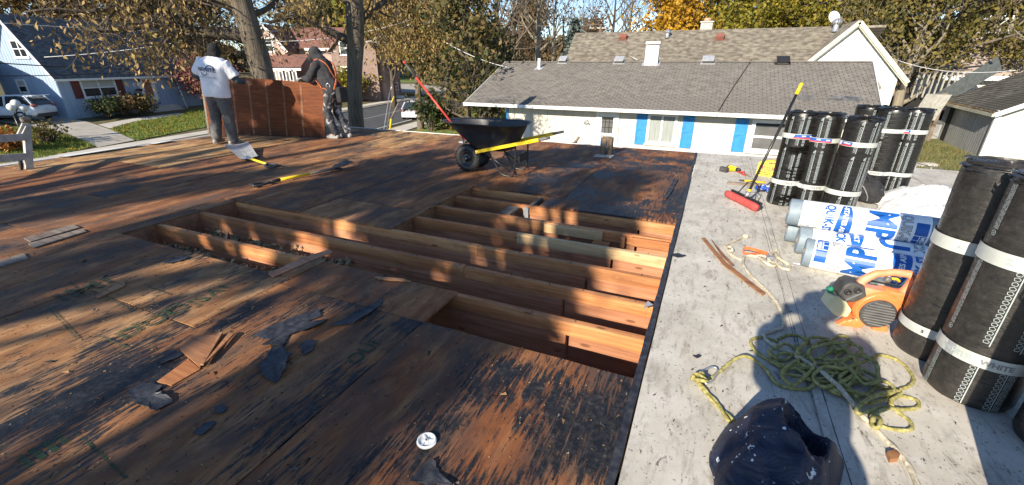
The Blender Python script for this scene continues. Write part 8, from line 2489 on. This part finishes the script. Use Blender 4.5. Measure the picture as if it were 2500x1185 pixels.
def big_tree(label, trunk, rads, limbs, seed, ntw, nleaf, lsize, D, nsingle, leafspread=.22, tw_len=.9):
 rng = random.Random(seed)
 b = Vector(trunk[0]); t = thing('oak_tree', label, 'tree', (b.x, b.y, -3))
 mb = MB(); P = spline(trunk, .25); m = len(P); n = 18; vs = []; fs = []
 for i, p in enumerate(P):
  k = i / (m - 1) * (len(rads) - 1); j = min(int(k), len(rads) - 2); r_ = rads[j] + (rads[j + 1] - rads[j]) * (k - j)
  for q in range(n):
   a = 2 * pi * q / n; rr = r_ * (1 + .07 * noise.noise(Vector((cos(a) * 2, sin(a) * 2, p.z * .8 + seed))) + .05 * noise.noise(Vector((cos(a) * 6, sin(a) * 6, p.z * .5))))
   vs.append(p + Vector((cos(a) * rr, sin(a) * rr, 0)))
 for i in range(m - 1):
  for q in range(n): fs.append((i * n + q, i * n + (q + 1) % n, (i + 1) * n + (q + 1) % n, (i + 1) * n + q))
 mb.add(vs, fs, 0, True); mb.build('trunk', M['bark'], t)
 mb = MB(); tips = []
 for pts, r0, r1, tw in limbs:
  Q = spline(pts, .18); k = len(Q)
  mb.tube(Q, [r0 + (r1 - r0) * i / (k - 1) for i in range(k)], 9)
  for j in range(tw):
   u = rng.uniform(.22, 1.0); i = min(int(u * (k - 1)), k - 2)
   d = Vector((rng.uniform(-1, 1), rng.uniform(-1, 1), rng.uniform(-.9, .8))).normalized()
   limb(mb, rng, Q[i], d, tw_len * rng.uniform(.6, 1.4), max(.016, (r0 + (r1 - r0) * u) * .35), 2, tips, .6, -.06, .3, (2, 4), .006, 5)
 mb.build('branches', M['bark2'], t)
 put('foliage', npmesh('foliage', leaves(tips, nleaf, lsize, leafspread, seed, .7, 2.2), 4), M['leaf_tan'], t, kind='stuff')
 hang_leaves(t, tips, nsingle, lsize * 2.1, seed + 5)
 return t
D1, D2 = 13.2, 14.6
a1 = AD(645, 200, D1)
big_tree('thick furrowed oak trunk rising behind the panel between the two workers', [(a1.x, a1.y, -3), AD(645, 200, D1), AD(622, 110, D1), AD(596, 30, D1), AD(580, -40, D1), AD(565, -180, D1)], [.40, .262, .25, .262, .24, .18],
 [([AD(628, 92, D1), AD(560, 82, D1 + 0.17), AD(470, 78, D1 + 0.35), AD(380, 60, D1 + 0.49), AD(320, 48, D1 + 0.59), AD(285, 15, D1 + 0.70), AD(265, -50, D1 + 0.73)], .17, .07, 26),
     ([AD(380, 60, D1 + 0.49), AD(300, 72, D1 + 0.56), AD(235, 78, D1 + 0.56), AD(190, 70, D1 + 0.56)], .07, .03, 12),
     ([AD(440, 76, D1 + 0.39), AD(420, 110, D1 + 0.45), AD(400, 135, D1 + 0.45)], .05, .025, 8),
     ([AD(600, 30, D1), AD(520, -5, D1 + 0.21), AD(430, -20, D1 + 0.42), AD(330, -30, D1 + 0.56), AD(200, -40, D1 + 0.70)], .16, .06, 24),
     ([AD(285, 15, D1 + 0.70), AD(215, 30, D1 + 0.70), AD(140, 22, D1 + 0.70), AD(60, 30, D1 + 0.70)], .05, .02, 10),
     ([AD(602, 40, D1), AD(655, 20, D1 + .2), AD(700, -30, D1 + .3)], .08, .04, 8)], 3, 0, 2300, .052, D1, 90, .19)
a2 = AD(871, 306, D2)
big_tree('slimmer oak trunk right of the second worker with a long limb reaching left', [(a2.x, a2.y, -3), AD(871, 306, D2), AD(866, 200, D2), AD(868, 110, D2), AD(866, 20, D2), AD(860, -120, D2)], [.32, .25, .22, .22, .25, .17],
 [([AD(862, 105, D2), AD(835, 92, D2 + 0.07), AD(800, 75, D2 + 0.14), AD(765, 55, D2 + 0.21), AD(720, 42, D2 + 0.24), AD(685, 46, D2 + 0.28), AD(660, 55, D2 + 0.32), AD(640, 50, D2 + 0.32)], .13, .035, 14),
     ([AD(872, 70, D2), AD(890, 40, D2 + .3), AD(930, 10, D2 + .6), AD(990, -30, D2 + 1)], .11, .05, 14),
     ([AD(862, 20, D2), AD(820, -20, D2 + 0.10), AD(760, -40, D2 + 0.21), AD(700, -50, D2 + 0.28)], .10, .05, 14)], 9, 0, 1500, .05, D2, 60, .20)
D3 = 22.5
a3 = AZ(1027, 317, -3); D3 = math.hypot(a3.x, a3.y)
big_tree('slender oak beside the silver car under a curtain of hanging tan leaves', [(a3.x, a3.y, -3), AD(1027, 300, D3), AD(1020, 200, D3), AD(1018, 120, D3), AD(1005, 40, D3), AD(1000, -60, D3)], [.26, .22, .19, .2, .16, .1],
 [([AD(1018, 120, D3), AD(1050, 80, D3), AD(1090, 60, D3 - .3), AD(1130, 60, D3 - .5)], .08, .03, 24),
     ([AD(1010, 60, D3), AD(960, 20, D3), AD(930, 10, D3 - .4), AD(905, 30, D3 - .6)], .08, .03, 22),
     ([AD(1018, 110, D3), AD(990, 90, D3 - .5), AD(970, 95, D3 - .8), AD(960, 115, D3 - 1)], .06, .02, 16),
     ([AD(1020, 140, D3), AD(1040, 120, D3 - .6), AD(1060, 125, D3 - 1), AD(1075, 160, D3 - 1.2)], .06, .02, 16),
     ([AD(1005, 40, D3), AD(1050, 0, D3 + .3), AD(1110, -20, D3 + .3)], .09, .04, 22),
     ([AD(1002, 0, D3), AD(950, -30, D3), AD(900, -40, D3)], .09, .04, 20)], 19, 0, 13500, .088, D3, 120, .40, 1.25)
# ---- mid distance
tree('dark_tree', 'dark evergreen tree right of the hanging tan leaves', 'tree', GZ(1140, 27), 7.6, .20, .12, 22, 2.5, 2, 'leaf_mix', 2500, .20, .42, 51, 'bark2', .2, elev=(-.1, .7))
tree('dark_tree', 'dark leafy tree touching the left end of the grey roof', 'tree', GZ(1195, 32), 5.6, .2, .10, 18, 2.4, 2, 'leaf_mix', 1500, .20, .42, 52, 'bark2', .2, elev=(-.1, .7))
tree('yellow_tree', 'yellow-green tree above the white garage', 'tree', GZ(952, 50), 11, .25, .22, 18, 5.2, 2, 'leaf_yg', 4200, .42, .8, 53, 'bark2', .2)
def bush(name, label, c, rx, ry, h, lm, n, size, seed, twigs=26, cat='shrub', group=None):
 r = random.Random(seed); c = Vector(c); t = thing(name, label, cat, c, group)
 mb = MB(); tips = []
 for k in range(twigs):
  a = r.uniform(0, 2 * pi); q = math.sqrt(r.random()); d = Vector((cos(a) * q * rx, sin(a) * q * ry, h * (1 - .35 * q * q) * r.uniform(.75, 1.0)))
  P = [c + Vector((cos(a) * .1, sin(a) * .1, -.05)), c + d * .5 + Vector((0, 0, h * .08)), c + d]
  mb.tube(P, [.03, .018, .008], 4, cap=False)
  for u in (.45, .6, .75, .9, 1.0): tips.append((c + d * u + Vector((0, 0, .05)), d))
 mb.build('stems', M['twig'], t)
 if n: put('foliage', npmesh('foliage', leaves(tips, n, size, max(rx, ry) * .16, seed, .0, 1.5), 4), M[lm], t)
 return t
q = GP(905, 240); bush('hedge_bush', 'yellow-green hedge bush between the second trunk and the white garage', q, 3.2, 2.6, 4.4, 'leaf_yg', 3400, .24, 61, 40)
q = GP(845, 246); bush('hedge_bush', 'paler hedge bush right behind the second worker', q, 2.6, 2.2, 3.6, 'leaf_yg', 2200, .24, 62, 30)
q = GP(935, 232); bush('dark_yew', 'small dark green yew beside the yellow-green hedge', q, 1.6, 1.4, 2.8, 'leaf_dark', 1600, .2, 63, 20)
q = AZ(1052, 322, -3); bush('evergreen_shrub', 'dark evergreen shrub beside the silver car', q, 1.2, 1.0, 2.6, 'leaf_dark', 2000, .14, 64, 24)
q = AZ(1100, 312, -3); bush('bare_shrub', 'twiggy bare shrub left of the wheelbarrow', q, 1.8, 1.2, 2.3, 'leaf_brown', 500, .12, 65, 60)
q = AZ(1190, 300, -3); bush('green_shrub', 'green shrub under the left eave of the neighbour house', q, 1.6, 1.3, 1.8, 'leaf_dark', 1700, .15, 66, 24)
q = AZ(1205, 285, -3); bush('green_shrub', 'lighter green shrub against the neighbour house corner', q, 1.3, 1.1, 1.9, 'leaf_yg', 900, .15, 67, 20)
q = AZ(1140, 318, -3); bush('leafy_groundcover', 'low leafy plants between the deck and the neighbour house', q, 3.0, 1.2, .5, 'leaf_olive', 1400, .13, 68, 30)
q = F3(inv3(225, 270)[0], .1, 1.3); bush('foundation_shrub', 'dark clipped shrub under the blue house window', q, 1.3, .9, 1.35, 'leaf_dark', 1500, .12, 71, 24)
q = F3(inv3(268, 268)[0], .1, 1.3); bush('foundation_shrub', 'reddish dark shrub in the middle of the blue house bed', q, 1.5, .9, 1.4, 'leaf_brown', 1300, .12, 72, 24)
q = F3(inv3(312, 266)[0], .1, 1.4); bush('foundation_shrub', 'sunlit bronze shrub nearest the blue house steps', q, 1.4, 1.0, 1.4, 'leaf_olive', 1500, .12, 73, 24)
q = F3(inv3(452, 262)[0] + .5, .2, 2.6); bush('burning_bush', 'large pinkish bare shrub right of the blue house door', q, 3.0, 2.2, 4.2, 'leaf_red', 3600, .16, 74, 90)
q = GP(122, 352); bush('twiggy_shrub', 'twiggy dark shrub on the lawn right of the guard rail', q, 1.1, 1.0, 1.3, 'leaf_olive', 420, .12, 75, 40)
q = GP(8, 372); bush('orange_shrub', 'orange leaved shrub behind the guard rail', q, 1.0, .9, 1.3, 'leaf_orange', 500, .15, 76, 30)
q = GP(48, 372); bush('russet_shrub', 'low russet plant beside the guard rail post', q, .7, .7, .9, 'leaf_orange', 300, .15, 77, 20)
# ---- background trees: a few kinds, each copied with its own label
bare = tree('bare_tree', 'bare brown tree with a dark leaning trunk left of the blue spruce', 'tree', GZ(1215, 46), 13, .38, .30, 13, 6.0, 3, None, 0, .2, .3, 81, 'bark2', group='bare trees behind the houses', kids=(3, 4), minr=.02)
bare2 = tree('bare_tree', 'bare tree with a pale trunk between the dark tree and the spruce', 'tree', GZ(1312, 52), 14, .42, .38, 12, 6.0, 3, 'leaf_brown', 500, .3, .5, 82, 'bark3', group='bare trees behind the houses', kids=(3, 4), minr=.02)
brown = tree('brown_tree', 'brown autumn tree behind the blue house roof', 'tree', GZ(170, 66), 11, .35, .25, 16, 5.5, 3, 'leaf_brown', 5200, .34, .7, 83, 'bark2', group='brown trees in the distance', kids=(3, 4), minr=.02)
olive = tree('olive_tree', 'dense olive tree left of the white gable', 'tree', GZ(1930, 62), 13, .4, .2, 20, 5.4, 3, 'leaf_yg', 9500, .28, .75, 84, 'bark2', group='olive trees behind the rear house', kids=(3, 4), minr=.02)
gold = tree('golden_tree', 'golden yellow maple behind the left half of the brown ridge', 'tree', GZ(1640, 58), 11, .4, .18, 24, 5.0, 3, 'leaf_gold', 13000, .27, .62, 85, 'bark2', kids=(3, 4), minr=.02)
for px, D, rz, sc, lab in [(1255, 58, 1.3, 1.05, 'bare tree directly right of the dark leaning trunk'), (1490, 74, 2.6, 1.1, 'left of two bare trunks against the sky above the brown ridge'), (1530, 70, 4.0, 1.0, 'right bare trunk against the sky beside the golden maple'), (1180, 60, 5.1, .95, 'bare tree rising behind the dark leafy tree'), (1420, 90, .7, 1.0, 'distant bare tree behind the blue spruce'), (2240, 44, 3.3, .95, 'bare forked trunk right of the white gable')]:
 copy_tree(bare, GZ(px, D), lab, rz, sc)
for px, D, rz, sc, lab in [(1350, 64, 2.0, .9, 'pale bare tree just left of the blue spruce'), (2310, 52, 4.4, 1.0, 'pale leaning trunk at the upper right')]:
 copy_tree(bare2, GZ(px, D), lab, rz, sc)
for px, D, rz, sc, lab in [(40, 70, 1.0, 1.0, 'brown tree above the left end of the blue house'), (330, 74, 2.2, .95, 'brown tree behind the right end of the charcoal roof'), (430, 68, 3.1, .85, 'brown tree left of the first worker\'s hat'), (520, 84, 4.2, .9, 'hazy brown tree between the blue and pink houses'), (1290, 84, 5.0, 1.0, 'far brown tree filling the gap left of the spruce'), (1440, 100, .4, .85, 'far brown tree above the pale crossarm'), (250, 90, .2, 1.1, 'far brown tree high above the charcoal roof'), (1090, 62, 3.9, 1.0, 'brown tree behind the hanging tan leaves')]:
 copy_tree(brown, GZ(px, D), lab, rz, sc)
for px, D, rz, sc, lab in [(1780, 60, 1.1, 1.0, 'yellow-green tree right of the golden maple'), (1850, 70, 2.3, 1.1, 'olive tree behind the right part of the brown ridge'), (2030, 68, 3.6, 1.05, 'olive tree just behind the satellite dish')]:
 copy_tree(olive, GZ(px, D), lab, rz, sc)
willow = tree('olive_brown_tree', 'olive-brown leafy tree right of the white gable', 'tree', GZ(2225, 40), 11, .34, .16, 20, 4.6, 3, 'leaf_olive', 14000, .18, .55, 86, 'bark3', .3, group='olive-brown trees at the right', kids=(3, 4), minr=.015)
for px, D, rz, sc, lab in [(2120, 54, 1.4, 1.1, 'olive-brown tree behind the right slope of the white gable'), (2330, 56, 2.5, 1.1, 'olive-brown tree above the pale far house'), (2430, 50, 3.9, .95, 'olive-brown tree beside the leaning pole'), (2500, 60, .8, 1.2, 'tall olive-brown tree cut by the right edge')]:
 copy_tree(willow, GZ(px, D), lab, rz, sc)
tanw = tree('tan_tree', 'tall tan-yellow tree behind the pink house', 'tree', GZ(790, 92), 17, .4, .15, 24, 7.0, 3, 'leaf_olive', 8500, .5, .9, 87, 'bark3', .5, kids=(3, 4), minr=.03)
copy_tree(tanw, GZ(850, 100), 'second tan-yellow tree behind the pink house, further right', 2.0, 1.05)
def spruce(name, label, base, h, r, seed, group=None):
 rg = random.Random(seed); t = thing(name, label, 'tree', base, group); base = Vector(base)
 mb = MB(); mb.tube([base, base + Vector((0, 0, h))], [.22, .03], 8); mb.build('trunk', M['bark2'], t)
 tips = []; mb = MB()
 for k in range(130):
  z = h * (.08 + .92 * (k / 130)); rr = r * (1 - k / 130) ** .8 * rg.uniform(.7, 1.1); a = k * 2.4
  e = base + Vector((cos(a) * rr, sin(a) * rr, z - rr * .22)); s = base + Vector((0, 0, z))
  mb.tube([s, e], [.03, .01], 4, cap=False)
  for u in (.3, .5, .65, .8, .9, 1.0): tips.append((s.lerp(e, u), e - s))
 mb.build('branches', M['bark2'], t)
 put('foliage', npmesh('foliage', leaves(tips, 4200, .20, .16, seed, .1, 2.2), 4), M['needle'], t)
 return t
spruce('blue_spruce', 'blue-grey spruce standing at the left end of the brown roof', GZ(1400, 44), 8.0, 1.9, 91)
spruce('dark_spruce', 'dark spruce top seen through the branches right of the thick trunk', GZ(628, 95), 14.5, 2.6, 92)
# far wooded ridge that reads as one mass
def woods():
 r = np.random.RandomState(5); n = 30000
 ang = r.uniform(-1.15, .75, n) ; D = r.uniform(105, 150, n)
 x = -np.sin(-ang + 0) * 0 + D * np.sin(ang); y = D * np.cos(ang)
 hmax = 8.0 + 2.5 * np.sin(ang * 9) + 2.0 * np.sin(ang * 23 + 1)
 z = -3 + np.abs(r.normal(0, .55, n)).clip(0, 1) * 0 + r.uniform(0, 1, n) ** .8 * hmax + np.where(x < -30, 2.4, 0)
 c = np.stack([x, y, z], 1); s = r.uniform(.5, 1.3, (n, 1))
 a = r.normal(0, 1, (n, 3)); a /= np.linalg.norm(a, axis=1, keepdims=True); b = np.cross(a, r.normal(0, 1, (n, 3))); b /= np.linalg.norm(b, axis=1, keepdims=True)
 return npmesh('distant_woods', np.stack([c - a * s, c - b * s * .6, c + a * s, c + b * s * .6], 1), 4)
M['leaf_far'] = leafmat('far_woods_leaf', [(.12, .085, .045), (.18, .13, .07), (.10, .09, .045), (.22, .17, .09), (.14, .12, .06)], .2)
o = put('distant_woods', woods(), M['leaf_far'], None, 'brown autumn woods along the horizon', 'stuff')
# grass blades and fallen leaves on the lawns
def scatter(name, label, polys, n, size, lm, lift, seed, up=True):
 r = random.Random(seed); V = []
 for poly, share_ in polys:
  xs = [p[0] for p in poly]; ys = [p[1] for p in poly]; k = 0; tries = 0
  while k < n * share_ and tries < n * 8:
   tries += 1
   x, y = r.uniform(min(xs), max(xs)), r.uniform(min(ys), max(ys)); ins = False; j = len(poly) - 1
   for i in range(len(poly)):
    if (poly[i][1] > y) != (poly[j][1] > y) and x < (poly[j][0] - poly[i][0]) * (y - poly[i][1]) / (poly[j][1] - poly[i][1]) + poly[i][0]: ins = not ins
    j = i
   if not ins: continue
   z = terrain(x, y) + lift; s = size * r.uniform(.6, 1.4); q = r.uniform(0, 2 * pi); a = Vector((cos(q), sin(q), 0)) * s
   if up: V.append([(x - a.x * .25, y - a.y * .25, z - .02), (x + a.x * .25, y + a.y * .25, z - .02), (x + a.x * .8 * r.uniform(-1, 1), y + a.y * .8, z + s * 1.6)])
   else: V.append([(x - a.x, y - a.y, z), (x + a.y * .7, y - a.x * .7, z + s * .3), (x + a.x, y + a.y, z + s * .1)])
   k += 1
 return put(name, npmesh(name, np.array(V), 3), M[lm], None, label, 'stuff')
M['blade'] = leafmat('grass_blade', [(.085, .14, .02), (.15, .21, .035), (.22, .25, .065), (.11, .16, .03)], .3)
M['blade2'] = leafmat('dry_grass_blade', [(.10, .115, .03), (.16, .155, .05), (.22, .18, .085), (.13, .14, .04)], .3)
lawnA = px_poly([(268, 318), (335, 345), (505, 312), (510, 270), (470, 270), (452, 281), (330, 300)])
lawnB = px_poly([(0, 312), (90, 318), (160, 332), (235, 358), (120, 388), (0, 408)])
scatter('grass', 'short sunlit grass on the lawns across the street', [(lawnA, .5), (lawnB, .5)], 9000, .09, 'blade', .05, 1)
scatter('fallen_leaves', 'yellow leaves scattered on the lawns across the street', [(lawnA, .6), (lawnB, .4)], 900, .11, 'leaf_gold', .09, 2, False)
yardp = [(6.5, 12), (6.5, 24), (11.8, 36), (13, 29.5), (14.5, 28), (20, 30), (20, 14)]
scatter('grass', 'rough patchy grass of the back yard at the right', [(yardp, 1.0)], 12000, .09, 'blade2', .05, 3)
scatter('fallen_leaves', 'fallen leaves along the far kerb and under the hedges', [([(-31, 30), (-28.6, 8), (-28.0, 8), (-30.2, 30)], .25), (px_poly([(880, 247), (1012, 229), (1030, 226), (915, 226), (880, 234)]), .5), ([(-18, 22), (-20, 36), (-10, 36), (-9.5, 12)], .25)], 2600, .11, 'leaf_gold', .08, 4, False)
# ---- trees standing behind the photographer, on the sunny side: their crowns shade the left half of the deck
POLY = pxs([(-700, 620), (-150, 540), (0, 502), (295, 465), (430, 440), (640, 420), (830, 398), (960, 385), (1085, 372), (1100, 392), (1010, 440), (1110, 452), (1260, 400), (1330, 360), (1420, 352), (1475, 372), (1430, 395), (1330, 420), (1450, 425), (1555, 425), (1560, 455), (1480, 490), (1390, 505), (1330, 540), (1270, 600), (1330, 640), (1330, 760), (1250, 800), (1172, 838), (1080, 880), (900, 1010), (740, 1185)]) + [(-1.45, -.4), (-9.8, -.4)]
def inside(x, y, poly=POLY):
 ins = False; j = len(poly) - 1
 for i in range(len(poly)):
  if (poly[i][1] > y) != (poly[j][1] > y) and x < (poly[j][0] - poly[i][0]) * (y - poly[i][1]) / (poly[j][1] - poly[i][1]) + poly[i][0]: ins = not ins
  j = i
 return ins
def shade_trees():
 r = random.Random(77); tanE = math.tan(SUN_EL); side = Vector((cos(SUN_AZ), -sin(SUN_AZ), 0))
 trees = [('left', -7.6, 15.5, [], []), ('middle', -4.4, 14.0, [], []), ('right', -1.665, 12.5, [], [])]
 pts = []
 for k in range(9000):
  x, y = r.uniform(-9.9, 0.2), r.uniform(-.4, 8.2)
  if not inside(x, y): continue
  s_, u_ = Vector((x, y, 0)).dot(SH), Vector((x, y, 0)).dot(side)
  nz = noise.noise(Vector((u_ * 1.15, s_ * .45, 3.3))) + .6 * noise.noise(Vector((u_ * 2.9, s_ * 1.1, 8.1)))
  lim = .0
  if x > -2.7 and 2.0 < y < 4.6: lim = .16
  elif x < -1.9 and y < 3: lim = .13
  if u_ > -1.95 and s_ < 2.4: lim = -2
  if nz < lim: continue
  pts.append((x, y, u_))
 for k in range(230):
  px, py = r.uniform(560, 790), r.uniform(185, 338)
  if not inside(px, py, [(560, 188), (600, 184), (650, 212), (700, 252), (745, 298), (790, 338), (560, 338)]): continue
  v_ = ray(px, py); q = EYE + v_ * ((B0 + bn * .12 - EYE).dot(bn) / v_.dot(bn))
  q2 = q - TOSUN * (q.z / TOSUN.z); pts.append((q2.x, q2.y, Vector((q2.x, q2.y, 0)).dot(side)))
 for x, y, u_ in pts:
  i = min(range(3), key=lambda j: abs(trees[j][1] - u_) + (0 if j < 2 else .6) + r.uniform(0, 1.2))
  d = trees[i][2] + r.gauss(0, 1.1)
  p = Vector((x, y, 0)) + TOSUN * (d / cos(SUN_EL))
  trees[i][3].append((p, TOSUN))
 names = {'left': 'left of three leafy trees standing behind the photographer', 'middle': 'middle of three leafy trees standing behind the photographer', 'right': 'right of three leafy trees standing behind the photographer, its trunk shading the deck'}
 for nm, u0, dist, tips, _ in trees:
  g = side * u0 - SH * (dist - 1.0); base = Vector((g.x, g.y, -3))
  t = thing('shade_tree', names[nm], 'tree', base, 'trees behind the photographer')
  zs = [p.z for p, _d in tips]; zt = max(zs)
  mb = MB(); hN = 9; P = []; rr = []
  for i in range(hN + 1):
   P.append(base + Vector((.12 * r.uniform(-1, 1) * (i > 0), .1 * r.uniform(-1, 1), (zt + 3) * i / hN))); rr.append((.30 * (1 - .6 * i / hN) if nm != 'right' else .34 * (1 - .12 * i / hN)) * (1.3 if i == 0 else 1))
  mb.tube(P, rr, 12); mb.build('trunk', M['bark'], t)
  mb = MB()
  for k in range(26):
   p, _d = r.choice(tips); z0 = max(1.0, min(p.z - 1.2, zt - .8)); s = base + Vector((0, 0, z0 + 3))
   mid = s.lerp(p, .5) + Vector((r.uniform(-.3, .3), r.uniform(-.3, .3), r.uniform(-.2, .3)))
   mb.tube(spline([s, mid, p], .3), .05, 6)
  mb.build('branches', M['bark2'], t)
  put('crown', npmesh('crown', leaves(tips, int(len(tips) * 7.5), .135, .14, 5, .3, 1.5), 4), M['leaf_tan'], t)
shade_trees()
